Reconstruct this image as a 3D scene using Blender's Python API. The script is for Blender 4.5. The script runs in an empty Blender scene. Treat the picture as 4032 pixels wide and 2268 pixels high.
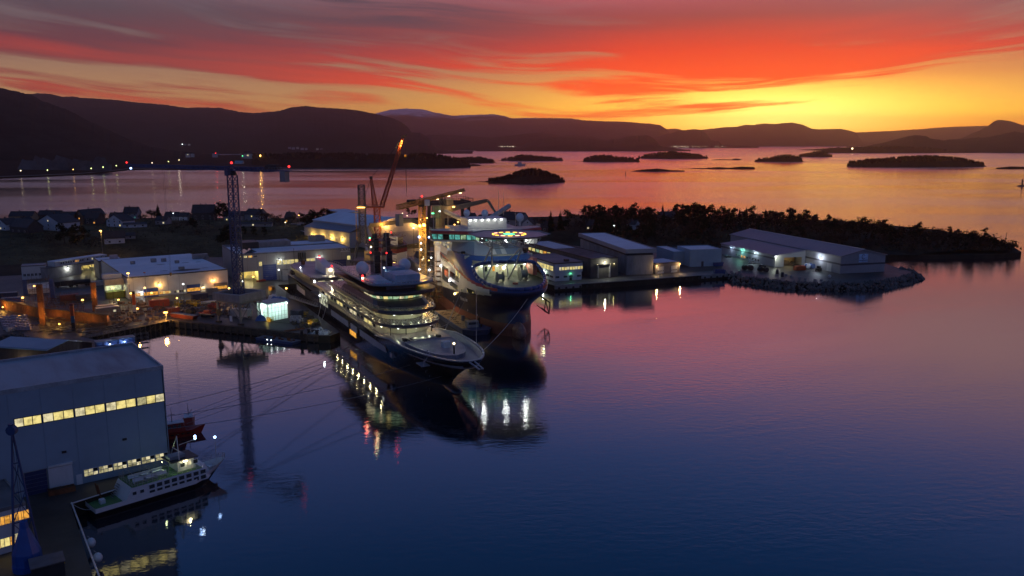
import bpy,bmesh,math,random
from mathutils import Vector,Matrix,noise
R=random.Random(11)
SC=bpy.context.scene
COL=SC.collection
rad=math.radians
# ------------------------------------------------------------------ camera
H,FPX,PITCH=78.0,3250.0,math.atan(574/3250)
cam_d=bpy.data.cameras.new('camera')
cam=bpy.data.objects.new('camera',cam_d)
COL.objects.link(cam)
cam.location=(0,0,H)
cam.rotation_euler=(math.pi/2-PITCH,0,0)
cam_d.sensor_width=36.0
cam_d.lens=36.0*FPX/4032
cam_d.clip_start=1.0
cam_d.clip_end=90000.0
SC.camera=cam
# ------------------------------------------------------------------ render
SC.render.engine='CYCLES'
cy=SC.cycles
cy.max_bounces=5
cy.diffuse_bounces=2
cy.glossy_bounces=3
cy.transmission_bounces=2
cy.transparent_max_bounces=4
cy.volume_bounces=0
cy.use_light_tree=True
cy.caustics_reflective=False
cy.caustics_refractive=False
cy.sample_clamp_indirect=3.0
cy.use_denoising=True
try:
	cy.denoiser='OPENIMAGEDENOISE'
except Exception:
	pass
SC.view_settings.view_transform='Standard'
SC.view_settings.look='None'
SC.view_settings.exposure=0.0
SC.view_settings.gamma=1.0
SC.view_settings.use_curve_mapping=False
# ------------------------------------------------------------------ sky
SUN_AZ,SUN_EL=17.5,1.0
world=bpy.data.worlds.new('World')
SC.world=world
world.use_nodes=True
WT=world.node_tree
WT.nodes.clear()
class Net:
	"""small helper to write node expressions"""
	def __init__(s,tree):
		s.t=tree
	def node(s,kind,**kw):
		n=s.t.nodes.new(kind)
		for k,v in kw.items():
			setattr(n,k,v)
		return n
	def put(s,sock,v):
		if isinstance(v,bpy.types.NodeSocket):
			s.t.links.new(v,sock)
		elif v is not None:
			if sock.type=='RGBA' and len(v)==3:
				v=(*v,1)
			sock.default_value=v
	def m(s,op,a,b=None,c=None,clamp=False):
		n=s.node('ShaderNodeMath',operation=op)
		n.use_clamp=clamp
		for i,v in enumerate((a,b,c)):
			if v is not None:
				s.put(n.inputs[i],v)
		return n.outputs[0]
	def rng(s,v,a,b,lo=0.0,hi=1.0,smooth=True):
		n=s.node('ShaderNodeMapRange')
		n.interpolation_type='SMOOTHSTEP' if smooth else 'LINEAR'
		s.put(n.inputs[0],v)
		for i,x in enumerate((a,b,lo,hi)):
			n.inputs[i+1].default_value=x
		return n.outputs[0]
	def ramp(s,v,stops):
		n=s.node('ShaderNodeValToRGB')
		cr=n.color_ramp
		cr.interpolation='LINEAR'
		while len(cr.elements)<len(stops):
			cr.elements.new(0.5)
		for e,(p,c) in zip(cr.elements,stops):
			e.position=p
		for e,(p,c) in zip(cr.elements,stops):
			e.position=p
			e.color=(*c,1) if len(c)==3 else c
		s.put(n.inputs[0],v)
		return n.outputs[0]
	def mix(s,f,a,b,mode='MIX'):
		n=s.node('ShaderNodeMix',data_type='RGBA',blend_type=mode)
		n.clamp_factor=True
		s.put(n.inputs[0],f)
		s.put(n.inputs[6],a)
		s.put(n.inputs[7],b)
		return n.outputs[2]
	def vec(s,x,y,z):
		n=s.node('ShaderNodeCombineXYZ')
		for i,v in enumerate((x,y,z)):
			s.put(n.inputs[i],v)
		return n.outputs[0]
	def noise(s,vec,scale,detail=4.0,rough=0.55,dist=0.0,lac=2.0):
		n=s.node('ShaderNodeTexNoise')
		if vec is not None:
			s.t.links.new(vec,n.inputs['Vector'])
		n.inputs['Scale'].default_value=scale
		n.inputs['Detail'].default_value=detail
		n.inputs['Roughness'].default_value=rough
		n.inputs['Distortion'].default_value=dist
		return n.outputs['Fac']
def build_sky():
	n=Net(WT)
	tc=n.node('ShaderNodeTexCoord')
	sep=n.node('ShaderNodeSeparateXYZ')
	WT.links.new(tc.outputs['Generated'],sep.inputs[0])
	X,Y,Z=sep.outputs
	el=n.m('MULTIPLY',n.m('ARCSINE',Z),180/math.pi)
	az=n.m('MULTIPLY',n.m('ARCTAN2',X,Y),180/math.pi)
	da=n.m('SUBTRACT',az,SUN_AZ)
	da=n.m('ABSOLUTE',n.m('SUBTRACT',n.m('MODULO',n.m('ADD',da,540),360),180))
	sda=n.m('SUBTRACT',az,SUN_AZ)
	gau=lambda x,c,w:n.m('POWER',math.e,n.m('MULTIPLY',n.m('POWER',n.m('DIVIDE',n.m('SUBTRACT',x,c),w),2),-1))
	g=gau(da,0,19.0)
	back=n.rng(da,50,130)
	# elevation in ramp units: 0..50 deg with finer low part
	t=n.m('DIVIDE',el,50.0,clamp=True)
	e=lambda d:d/50.0
	near=n.ramp(t,[(0,(3.2,0.50,0.01)),(e(.8),(3.4,.95,.015)),(e(1.8),(3.0,1.5,.06)),(e(2.8),(2.1,1.0,.07)),
                      (e(4.2),(1.25,.44,.07)),(e(6),(.80,.22,.09)),(e(8.5),(.28,.12,.11)),(e(10.5),(.26,.15,.17)),
                      (e(13.5),(.34,.22,.30)),(e(16.5),(.26,.21,.40)),(e(21),(.055,.13,.38)),(e(27),(.006,.07,.26)),(e(36),(.012,.05,.19)),(1,(.03,.065,.17))])
	side=n.ramp(t,[(0,(1.1,0.26,0.03)),(e(1.5),(.90,.36,.09)),(e(3),(.58,.31,.13)),(e(5),(.34,.20,.135)),
                      (e(7),(.15,.11,.12)),(e(10),(.15,.12,.15)),(e(13),(.28,.20,.27)),(e(16),(.15,.15,.36)),(e(20),(.06,.11,.33)),
                      (e(28),(.006,.065,.24)),(1,(.03,.065,.17))])
	behind=n.ramp(t,[(0,(.07,.09,.19)),(e(6),(.10,.12,.26)),(e(14),(.09,.14,.33)),(e(30),(.05,.12,.31)),(1,(.03,.065,.18))])
	clear=n.mix(g,side,near)
	# a pink-lit cloud bank and a tan one above the top of the frame, seen in the water
	pink=n.m('MULTIPLY',gau(az,7.0,15.0),gau(el,11.4,2.0))
	rose=n.m('MULTIPLY',gau(az,15.0,11.0),gau(el,13.6,2.2))
	lav=n.m('MULTIPLY',gau(az,-16.0,16.0),gau(el,12.2,2.2))  # unseen bank added to brighten the reflections on the left water
	tan_=n.m('MULTIPLY',gau(az,31.0,12.0),gau(el,12.0,4.0))
	# bright core over the place where the sun went down
	core=n.m('MULTIPLY',gau(da,0,7.6),gau(el,1.6,1.6))
	clear=n.mix(core,clear,(3.2,2.5,.5))
	# long cloud bands, nearly level, rising gently away from where they converge
	off=n.m('SUBTRACT',az,9.0)
	off=n.m('SUBTRACT',n.m('SQRT',n.m('ADD',n.m('MULTIPLY',off,off),60.0)),7.7)
	bend=n.noise(n.vec(n.m('MULTIPLY',az,.035),n.m('MULTIPLY',el,.11),3.1),1.0,2)
	ee=n.m('ADD',n.m('SUBTRACT',el,n.m('MULTIPLY',off,.115)),n.m('MULTIPLY',n.m('SUBTRACT',bend,.5),4.2))
	big=n.noise(n.vec(n.m('MULTIPLY',az,.036),n.m('MULTIPLY',ee,.15),1.7),1.0,3,.5,.2)
	mid=n.noise(n.vec(n.m('MULTIPLY',az,.040),n.m('MULTIPLY',ee,.50),9.3),1.0,5,.5,.35)
	fine=n.noise(n.vec(n.m('MULTIPLY',az,.10),n.m('MULTIPLY',ee,1.9),4.4),1.0,5,.62,.5)
	dens=n.m('ADD',n.m('ADD',n.m('MULTIPLY',big,.44),n.m('MULTIPLY',mid,.56)),n.m('MULTIPLY',fine,.24))
	# cloudier high up, thin near the horizon
	lift=n.rng(el,0.5,9.0,-.10,.105,False)
	mask=n.rng(n.m('ADD',dens,lift),.56,.655)
	fade=n.rng(el,10,26,1.0,0.45)
	mask=n.m('MULTIPLY',mask,fade)
	cnear=n.ramp(t,[(0,(2.0,.24,.01)),(e(2),(1.9,.27,.02)),(e(4),(1.4,.10,.008)),(e(6),(.95,.055,.016)),
                       (e(8),(.42,.055,.045)),(e(10),(.24,.07,.09)),(e(13),(.28,.14,.20)),(e(16.5),(.20,.15,.32)),(e(21),(.05,.10,.32)),(e(28),(.006,.06,.22)),(1,(.02,.05,.13))])
	cside=n.ramp(t,[(0,(.70,.12,.02)),(e(2),(.50,.075,.035)),(e(4),(.31,.058,.05)),(e(6),(.15,.046,.06)),
                       (e(8),(.085,.062,.08)),(e(11),(.12,.09,.13)),(e(14),(.17,.13,.24)),(e(20),(.05,.085,.27)),(e(28),(.018,.055,.18)),(1,(.02,.05,.13))])
	cback=n.ramp(t,[(0,(.07,.07,.13)),(e(14),(.07,.08,.16)),(1,(.045,.07,.16))])
	gc=gau(n.m('ADD',da,n.m('MULTIPLY',sda,.08)),0,23.0)
	# the lit edge of the deck is ragged: shift the glow with the cloud noise itself
	gc=n.m('ADD',gc,n.m('MULTIPLY',n.m('SUBTRACT',mid,.5),1.1),clamp=True)
	cloud=n.mix(gc,cside,cnear)
	col=n.mix(mask,clear,cloud)
	col=n.mix(n.m('MULTIPLY',lav,.85),col,(.85,.54,.58))
	col=n.mix(n.m('MULTIPLY',rose,.8),col,(.62,.27,.38))
	col=n.mix(pink,col,(.95,.17,.19))
	col=n.mix(n.m('MULTIPLY',tan_,.8),col,(.42,.24,.24))
	wb=n.mix(n.m('MULTIPLY',mask,.7),behind,cback)
	slate=n.m('MULTIPLY',n.m('MULTIPLY',gau(az,-9.0,13.0),gau(n.m('SUBTRACT',el,n.m('MULTIPLY',off,.05)),8.2,2.1)),n.rng(n.m('ADD',mid,n.m('MULTIPLY',n.m('SUBTRACT',fine,.5),.5)),.36,.56,.25,.95))
	col=n.mix(slate,col,(.072,.055,.078))
	col=n.mix(back,col,wb)
	# below the horizon (never seen past the water): dark sea
	col=n.mix(n.rng(el,-3,-.3),(.02,.02,.03),col)
	sky=n.node('ShaderNodeTexSky')
	sky.sky_type='NISHITA'
	sky.sun_disc=False
	sky.sun_elevation=rad(SUN_EL)
	sky.sun_rotation=rad(SUN_AZ)
	sky.air_density=1.0
	sky.dust_density=2.0
	b1=n.node('ShaderNodeBackground')
	WT.links.new(sky.outputs[0],b1.inputs[0])
	b1.inputs[1].default_value=0.05*SKY_NISHITA
	b2=n.node('ShaderNodeBackground')
	WT.links.new(col,b2.inputs[0])
	b2.inputs[1].default_value=1.0
	add=n.node('ShaderNodeAddShader')
	WT.links.new(b1.outputs[0],add.inputs[0])
	WT.links.new(b2.outputs[0],add.inputs[1])
	out=n.node('ShaderNodeOutputWorld')
	WT.links.new(add.outputs[0],out.inputs[0])
SKY_NISHITA=0.06
HAZE_D=5.0e-5
build_sky()
world.cycles.sampling_method='MANUAL'
world.cycles.sample_map_resolution=1024
# the sun has set: all light comes from the sky and the lamps, there is no sun lamp
# ------------------------------------------------------------------ where a pixel of the photograph meets the world
_c,_s=math.cos(PITCH),math.sin(PITCH)
def ray(px,py):
	x,y=(px-2016)/FPX,-(py-1134)/FPX
	return Vector((x,_c+y*_s,-_s+y*_c))
def P(px,py,z=0.0):
	d=ray(px,py)
	t=(z-H)/d.z
	return Vector((d.x*t,d.y*t,z))
def PY(px,py,yd):
	d=ray(px,py)
	t=yd/d.y
	return Vector((d.x*t,yd,H+d.z*t))
# ------------------------------------------------------------------ materials
MATS={}
def mat(name,col,rough=.6,metal=0.0,var=.25,scale=1.0,bump=0.0,bscale=6.0,emit=None,estr=0.0,col2=None,spec=.5,coat=0.0,wave=None,stretch=None,alpha=None):
	"""procedural surface: base colour broken up by two noises, optional ribs (wave) and relief"""
	if name in MATS:
		return MATS[name]
	m=bpy.data.materials.new(name)
	m.use_nodes=True
	t=m.node_tree
	t.nodes.clear()
	n=Net(t)
	tc=n.node('ShaderNodeTexCoord')
	vec=tc.outputs['Object']
	if stretch:
		mp=n.node('ShaderNodeMapping')
		t.links.new(vec,mp.inputs[0])
		mp.inputs['Scale'].default_value=stretch
		vec=mp.outputs[0]
	a=n.noise(vec,scale*.35,5,.6)
	b=n.noise(vec,scale*2.3,4,.6)
	f=n.m('ADD',n.m('MULTIPLY',a,.65),n.m('MULTIPLY',b,.35))
	if col2 is None:
		col2=tuple(c*(1-var) for c in col)
		col1=tuple(min(1,c*(1+var*.6)) for c in col)
	else:
		col1=col
	c=n.mix(n.rng(f,.36,.64),col2,col1)
	bs=n.node('ShaderNodeBsdfPrincipled')
	t.links.new(c,bs.inputs['Base Color'])
	bs.inputs['Metallic'].default_value=metal
	bs.inputs['Specular IOR Level'].default_value=spec
	if coat:
		bs.inputs['Coat Weight'].default_value=coat
		bs.inputs['Coat Roughness'].default_value=.15
	t.links.new(n.rng(b,.2,.8,max(0,rough-.1),min(1,rough+.1),False),bs.inputs['Roughness'])
	h=None
	if wave:
		w=n.node('ShaderNodeTexWave',wave_type='BANDS',bands_direction=wave[0],wave_profile='SIN')
		w.inputs['Scale'].default_value=wave[1]
		w.inputs['Distortion'].default_value=0
		t.links.new(tc.outputs['Object'],w.inputs['Vector'])
		h=w.outputs['Fac']
	if bump and h is None:
		h=n.noise(vec,bscale,5,.6)
	if h is not None:
		bp=n.node('ShaderNodeBump')
		bp.inputs['Strength'].default_value=bump or .35
		bp.inputs['Distance'].default_value=.08
		t.links.new(h,bp.inputs['Height'])
		t.links.new(bp.outputs[0],bs.inputs['Normal'])
	if emit:
		bs.inputs['Emission Color'].default_value=(*emit,1)
		bs.inputs['Emission Strength'].default_value=estr
	o=n.node('ShaderNodeOutputMaterial')
	t.links.new(bs.outputs[0],o.inputs[0])
	MATS[name]=m
	return m
def glow(name,col,strength,scale=None,dark=.35,vec='Object',stretch=(1,1,1)):
	"""lit glass or lamp: emission broken up by the things standing behind it"""
	if name in MATS:
		return MATS[name]
	m=bpy.data.materials.new(name)
	m.use_nodes=True
	t=m.node_tree
	t.nodes.clear()
	n=Net(t)
	em=n.node('ShaderNodeEmission')
	em.inputs[0].default_value=(*col,1)
	if scale:
		tc=n.node('ShaderNodeTexCoord')
		mp=n.node('ShaderNodeMapping')
		t.links.new(tc.outputs[vec],mp.inputs[0])
		mp.inputs['Scale'].default_value=stretch
		f=n.noise(mp.outputs[0],scale,4,.6)
		t.links.new(n.rng(f,.35,.6,strength*dark,strength),em.inputs[1])
	else:
		em.inputs[1].default_value=strength
	o=n.node('ShaderNodeOutputMaterial')
	t.links.new(em.outputs[0],o.inputs[0])
	try:
		m.cycles.emission_sampling='NONE' if strength<1.2 else 'FRONT'
	except Exception:
		pass
	MATS[name]=m
	return m
# ------------------------------------------------------------------ mesh building
class MB:
	def __init__(s):
		s.v,s.f=[],[]
	def add(s,vs,fs):
		o=len(s.v)
		s.v+=[tuple(p) for p in vs]
		s.f+=[tuple(i+o for i in f) for f in fs]
		return s
	def box(s,x0,x1,y0,y1,z0,z1):
		return s.add([(x0,y0,z0),(x1,y0,z0),(x1,y1,z0),(x0,y1,z0),(x0,y0,z1),(x1,y0,z1),(x1,y1,z1),(x0,y1,z1)],
                     [(0,3,2,1),(4,5,6,7),(0,1,5,4),(1,2,6,5),(2,3,7,6),(3,0,4,7)])
	def obox(s,c,sx,sy,sz,rz=0.0,ry=0.0):
		M=Matrix.Rotation(rz,3,'Z') @ Matrix.Rotation(ry,3,'Y')
		c=Vector(c)
		vs=[c+M @ Vector((a*sx/2,b*sy/2,d*sz/2)) for d in (-1,1) for a,b in ((-1,-1),(1,-1),(1,1),(-1,1))]
		return s.add(vs,[(0,3,2,1),(4,5,6,7),(0,1,5,4),(1,2,6,5),(2,3,7,6),(3,0,4,7)])
	def tube(s,p,q,r0,r1=None,n=6,caps=True):
		p,q=Vector(p),Vector(q)
		r1=r0 if r1 is None else r1
		d=q-p
		if d.length<1e-6:
			return s
		d.normalize()
		a=d.orthogonal().normalized()
		b=d.cross(a)
		vs,k=[],[]
		for c,r in ((p,r0),(q,r1)):
			for i in range(n):
				w=2*math.pi*(i+.5)/n
				vs.append(c+a*(r*math.cos(w))+b*(r*math.sin(w)))
		fs=[(i,(i+1) % n,n+(i+1) % n,n+i) for i in range(n)]
		if caps:
			fs+=[tuple(range(n-1,-1,-1)),tuple(range(n,2*n))]
		return s.add(vs,fs)
	def bar(s,p,q,w,h=None):
		"""rectangular bar between two points; w across, h up"""
		p,q=Vector(p),Vector(q)
		h=h or w
		d=(q-p).normalized()
		up=Vector((0,0,1)) if abs(d.z)<.95 else Vector((0,1,0))
		a=d.cross(up).normalized()*(w/2)
		b=a.cross(d).normalized()*(h/2)
		vs=[p-a-b,p+a-b,p+a+b,p-a+b,q-a-b,q+a-b,q+a+b,q-a+b]
		return s.add(vs,[(0,3,2,1),(4,5,6,7),(0,1,5,4),(1,2,6,5),(2,3,7,6),(3,0,4,7)])
	def path(s,pts,r,n=5):
		for a,b in zip(pts,pts[1:]):
			s.tube(a,b,r,r,n)
		return s
	def prism(s,poly,z0,z1,cap=True):
		n=len(poly)
		f0=(lambda p:z0) if not callable(z0) else z0
		f1=(lambda p:z1) if not callable(z1) else z1
		vs=[(p[0],p[1],f0(p)) for p in poly]+[(p[0],p[1],f1(p)) for p in poly]
		fs=[(i,(i+1) % n,n+(i+1) % n,n+i) for i in range(n)]
		if cap:
			fs+=[tuple(range(n-1,-1,-1)),tuple(range(n,2*n))]
		return s.add(vs,fs)
	def loft(s,rings,closed=True,cap0=False,cap1=False):
		n=len(rings[0])
		o=[p for r in rings for p in r]
		fs=[]
		for j in range(len(rings)-1):
			for i in range(n if closed else n-1):
				a,b=j*n+i,j*n+(i+1) % n
				fs.append((a,b,b+n,a+n))
		if cap0:
			fs.append(tuple(range(n-1,-1,-1)))
		if cap1:
			k=(len(rings)-1)*n
			fs.append(tuple(range(k,k+n)))
		return s.add(o,fs)
	def lathe(s,prof,c=(0,0,0),n=14,cap0=True,cap1=True):
		rings=[]
		for r,z in prof:
			rings.append([(c[0]+r*math.cos(2*math.pi*i/n),c[1]+r*math.sin(2*math.pi*i/n),c[2]+z) for i in range(n)])
		return s.loft(rings,True,cap0,cap1)
	def ball(s,c,r,n=12,sz=1.0):
		k=max(4,n//2)
		prof=[(max(.001,r*math.sin(math.pi*i/k)),-r*sz*math.cos(math.pi*i/k)) for i in range(k+1)]
		return s.lathe(prof,c,n,False,False)
	def quad(s,a,b,c,d):
		return s.add([a,b,c,d],[(0,1,2,3)])
	def tri(s,a,b,c):
		return s.add([a,b,c],[(0,1,2)])
	def build(s,name,m,parent=None,loc=None,smooth=False,kind=None):
		me=bpy.data.meshes.new(name)
		me.from_pydata(s.v,[],s.f)
		me.update()
		bm=bmesh.new()
		bm.from_mesh(me)
		bmesh.ops.recalc_face_normals(bm,faces=bm.faces)
		bm.to_mesh(me)
		bm.free()
		if m is not None:
			me.materials.append(m)
		if smooth:
			for p in me.polygons:
				p.use_smooth=True
		o=bpy.data.objects.new(name,me)
		COL.objects.link(o)
		if parent is not None:
			o.parent=parent
		if loc is not None:
			o.location=loc
		if kind:
			o['kind']=kind
		return o
def tag(o,label=None,cat=None,group=None,kind=None):
	if label:
		o['label']=label
	if cat:
		o['category']=cat
	if group:
		o['group']=group
	if kind:
		o['kind']=kind
	return o
def thing(name,label,cat,loc=(0,0,0),rz=0.0,group=None):
	o=bpy.data.objects.new(name,None)
	COL.objects.link(o)
	o.empty_display_size=.5
	o.location=loc
	o.rotation_euler=(0,0,rz)
	return tag(o,label,cat,group)
def dup(src,loc,rz=0.0,label=None,scale=None,group=None):
	"""copy of a thing with its parts and their sub-parts; mesh data is shared"""
	c=src.copy()
	COL.objects.link(c)
	c.location=loc
	c.rotation_euler=(0,0,rz)
	if scale:
		c.scale=scale if hasattr(scale,'__len__') else (scale,)*3
	if label:
		c['label']=label
	if group:
		c['group']=group
	for ch in list(src.children):
		d=ch.copy()
		COL.objects.link(d)
		d.parent=c
		for g in list(ch.children):
			k=g.copy()
			COL.objects.link(k)
			k.parent=d
	return c
def ring(n,r,z=0,c=(0,0),ph=0.0):
	return [(c[0]+r*math.cos(2*math.pi*i/n+ph),c[1]+r*math.sin(2*math.pi*i/n+ph),z) for i in range(n)]
class Frame:
	"""a local frame: x runs from A towards B on the ground, y to the left of it"""
	def __init__(s,A,B):
		s.o=Vector((A[0],A[1],0))
		d=Vector((B[0]-A[0],B[1]-A[1],0))
		s.len=d.length
		s.x=d.normalized()
		s.y=Vector((-s.x.y,s.x.x,0))
		s.rz=math.atan2(s.x.y,s.x.x)
	def w(s,u,v,z=0.0):
		p=s.o+s.x*u+s.y*v
		return Vector((p.x,p.y,z))
	def loc(s,p):
		d=Vector((p[0],p[1],0))-s.o
		return Vector((d @ s.x,d @ s.y,p[2] if len(p)>2 else 0.0))
	def atz(s,px,py,z):
		return s.loc(P(px,py,z))
	def atv(s,px,py,v):
		d=ray(px,py)
		o=Vector((0,0,H))-s.o
		t=(v-o @ s.y)/(d @ s.y)
		p=o+d*t
		return Vector((p @ s.x,v,p.z))
	def atu(s,px,py,u):
		d=ray(px,py)
		o=Vector((0,0,H))-s.o
		t=(u-o @ s.x)/(d @ s.x)
		p=o+d*t
		return Vector((u,p @ s.y,p.z))
def lamp(pos,col,power,r=.25,spot=None,name='lamp_light',parent=None):
	l=bpy.data.lights.new(name,'POINT')
	l.energy=power
	l.color=col
	l.shadow_soft_size=r
	o=bpy.data.objects.new(name,l)
	COL.objects.link(o)
	o.location=pos
	if parent is not None:
		o.parent=parent
	return o
# ------------------------------------------------------------------ water
def water_mat():
	m=bpy.data.materials.new('sea_water')
	m.use_nodes=True
	t=m.node_tree
	t.nodes.clear()
	n=Net(t)
	geo=n.node('ShaderNodeNewGeometry')
	pos=geo.outputs['Position']
	sep=n.node('ShaderNodeSeparateXYZ')
	t.links.new(pos,sep.inputs[0])
	X,Y=sep.outputs[0],sep.outputs[1]
	# wind: mirror calm inside the harbour, ruffled outside it, in long patches
	out_=n.rng(Y,330,900)
	patch=n.noise(n.vec(n.m('MULTIPLY',X,.0016),n.m('MULTIPLY',Y,.0052),0.0),1.0,4,.55,.3)
	ruf=n.m('MULTIPLY',out_,n.rng(patch,.34,.62,.35,1.0))
	lane=n.noise(n.vec(n.m('MULTIPLY',X,.006),n.m('MULTIPLY',n.m('SUBTRACT',Y,n.m('MULTIPLY',X,.35)),.021),7.0),1.0,5,.6,.5)
	ruf=n.m('MAXIMUM',ruf,n.m('MULTIPLY',n.rng(lane,.42,.66,0,.15),n.rng(X,-60,60)))
	far=n.rng(Y,900,5000)
	w1=n.noise(n.vec(n.m('MULTIPLY',X,.30),n.m('MULTIPLY',Y,.55),0.0),1.0,3,.55,.4)
	w2=n.noise(n.vec(n.m('MULTIPLY',X,1.6),n.m('MULTIPLY',Y,2.4),4.0),1.0,3,.6,.2)
	h=n.m('ADD',n.m('MULTIPLY',w1,n.m('ADD',.028,n.m('MULTIPLY',ruf,.30))),n.m('MULTIPLY',w2,n.m('ADD',.006,n.m('MULTIPLY',ruf,.05))))
	bp=n.node('ShaderNodeBump')
	bp.inputs['Strength'].default_value=1.0
	bp.inputs['Distance'].default_value=1.0
	t.links.new(h,bp.inputs['Height'])
	gl=n.node('ShaderNodeBsdfGlossy')
	gl.inputs['Color'].default_value=(1,1,1,1)
	t.links.new(n.m('ADD',n.m('ADD',.012,n.m('MULTIPLY',ruf,.13)),n.m('MULTIPLY',far,.10)),gl.inputs['Roughness'])
	t.links.new(bp.outputs[0],gl.inputs['Normal'])
	di=n.node('ShaderNodeBsdfDiffuse')
	di.inputs[0].default_value=(.004,.012,.022,1)
	fr=n.node('ShaderNodeLayerWeight')
	fr.inputs['Blend'].default_value=.5
	k=n.m('POWER',fr.outputs['Facing'],2.6)
	k=n.m('ADD',n.m('MULTIPLY',k,.97),.03,clamp=True)
	mx=n.node('ShaderNodeMixShader')
	t.links.new(k,mx.inputs[0])
	t.links.new(di.outputs[0],mx.inputs[1])
	t.links.new(gl.outputs[0],mx.inputs[2])
	o=n.node('ShaderNodeOutputMaterial')
	t.links.new(mx.outputs[0],o.inputs[0])
	return m
wb=MB()
wb.quad((-17000,-300,0),(17000,-300,0),(17000,26500,0),(-17000,26500,0))
tag(wb.build('water',water_mat()),kind='structure')
# ------------------------------------------------------------------ mountains
def interp(pts,x):
	for (x0,y0),(x1,y1) in zip(pts,pts[1:]):
		if x0<=x<=x1:
			k=(x-x0)/(x1-x0)
			k2=k*k*(3-2*k)*.35+k*.65
			return y0+(y1-y0)*k2
	return pts[0][1] if x<pts[0][0] else pts[-1][1]
def ridge(name,pts,D,front,m,cols=260,rows=16,rough=.06,shape=.8,seed=0.,jag=0.0):
	"""a range whose skyline passes through pts (photo pixels) at distance D; it falls to the shore FRONT metres nearer"""
	mb=MB()
	x0,x1=pts[0][0],pts[-1][0]
	rings=[]
	crest=[]
	for i in range(cols+1):
		px=x0+(x1-x0)*i/cols
		c=PY(px,interp(pts,px),D)
		c.z+=jag*(noise.noise(Vector((px*.12+seed,seed,0)))*.7+noise.noise(Vector((px*.37,seed,3)))*.5)
		crest.append(c)
	for j in range(rows+1):
		t=j/rows
		r=[]
		for i,c in enumerate(crest):
			hgt=max(4.0,c.z)
			k=(D-front*(1-t))/D
			nz=noise.noise(Vector((c.x*.0011+seed,t*2.1,seed)))*.6+noise.noise(Vector((c.x*.004,t*6,seed+5)))*.3
			z=hgt*(t**shape)*(1+rough*3*nz*(1-t)*t*4) if t<1 else hgt
			if t==0:
				z=-3
			off=front*.16*noise.noise(Vector((c.x*.0016,seed,9)))*(1-t)
			r.append((c.x*k+front*.05*nz*(1-t),c.y*k+off,z))
		rings.append(r)
	back=[(c.x*1.03,c.y+front*.5,max(4,c.z)*.55) for c in crest]
	back2=[(c.x*1.06,c.y+front,-3) for c in crest]
	mb.loft(rings+[back,back2],closed=False)
	return tag(mb.build(name,m,smooth=True),kind='structure')
def hill_mat(name,c1,c2,scale,snow=None):
	m=bpy.data.materials.new(name)
	m.use_nodes=True
	t=m.node_tree
	t.nodes.clear()
	n=Net(t)
	geo=n.node('ShaderNodeNewGeometry')
	f=n.noise(geo.outputs['Position'],scale,7,.65)
	col=n.mix(n.rng(f,.38,.62),c1,c2)
	if snow:
		sep=n.node('ShaderNodeSeparateXYZ')
		t.links.new(geo.outputs['Position'],sep.inputs[0])
		s=n.rng(n.m('ADD',sep.outputs[2],n.m('MULTIPLY',n.m('SUBTRACT',f,.5),snow[1]*3)),snow[0],snow[0]+snow[1])
		col=n.mix(s,col,(.75,.75,.8))
	bs=n.node('ShaderNodeBsdfPrincipled')
	t.links.new(col,bs.inputs['Base Color'])
	bs.inputs['Roughness'].default_value=1
	bs.inputs['Specular IOR Level'].default_value=.05
	bp=n.node('ShaderNodeBump')
	bp.inputs['Strength'].default_value=.7
	bp.inputs['Distance'].default_value=6
	t.links.new(n.noise(geo.outputs['Position'],scale*6,5,.65),bp.inputs['Height'])
	t.links.new(bp.outputs[0],bs.inputs['Normal'])
	o=n.node('ShaderNodeOutputMaterial')
	t.links.new(bs.outputs[0],o.inputs[0])
	return m
M_near=hill_mat('forested_slope',(.014,.016,.012),(.035,.033,.026),.012)
M_far=hill_mat('far_slope',(.02,.022,.018),(.04,.037,.03),.004)
M_snow=hill_mat('snowy_fell',(.04,.04,.038),(.07,.065,.06),.002,(430,150))
ridge('hill',[(-520,250),(-200,300),(0,345),(60,358),(115,370),(170,400),(260,430),(350,478),(430,522),(470,548),(560,574),(660,590),(760,604),(860,628)],3500,900,M_near,260,22,.10,.75,1.3,5)
ridge('mountain',[(-700,340),(0,362),(115,370),(165,367),(200,370),(245,381),(290,380),(320,385),(360,387),(450,393),(550,404),(640,411),(730,424),(800,423),(865,425),(910,433),(950,441),(1000,445),(1050,441),(1100,436),(1150,422),(1200,417),(1260,423),(1330,427),(1400,433),(1470,446),(1540,463),(1580,480),(1600,495),(1624,522),(1655,523),(1682,537),(1701,568),(1729,588),(1790,598),(1860,604)],6900,1250,M_far,420,18,.05,.62,4.1,7)
ridge('mountain',[(1380,470),(1480,446),(1540,432),(1600,427),(1660,430),(1720,444),(1780,455),(1850,453),(1940,449),(1980,455),(2016,465),(2120,464),(2240,466),(2313,475),(2454,479),(2550,486),(2597,491),(2618,503),(2634,522),(2660,545),(2700,575)],14200,2600,M_snow,340,16,.05,.6,7.7,8)
ridge('mountain',[(1600,560),(1687,530),(1752,530),(1845,535),(1938,541),(2013,533),(2060,527),(2120,523),(2171,527),(2218,536),(2255,532),(2330,538),(2400,556),(2460,578)],9500,1500,M_far,200,12,.06,.55,2.2,7)
ridge('mountain',[(1880,590),(1960,584),(2048,576),(2080,560),(2120,547),(2171,540),(2239,542),(2324,547),(2382,554),(2433,546),(2487,535),(2549,533),(2573,544),(2588,558),(2600,575),(2646,581),(2680,588),(2720,592)],8200,900,M_far,220,12,.06,.5,3.4,6)
ridge('mountain',[(2520,560),(2580,541),(2627,528),(2681,513),(2736,508),(2763,512),(2782,526),(2802,553),(2829,555),(2844,570),(2900,572),(2990,577)],12200,900,M_far,160,12,.06,.5,5.2,6)
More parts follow.
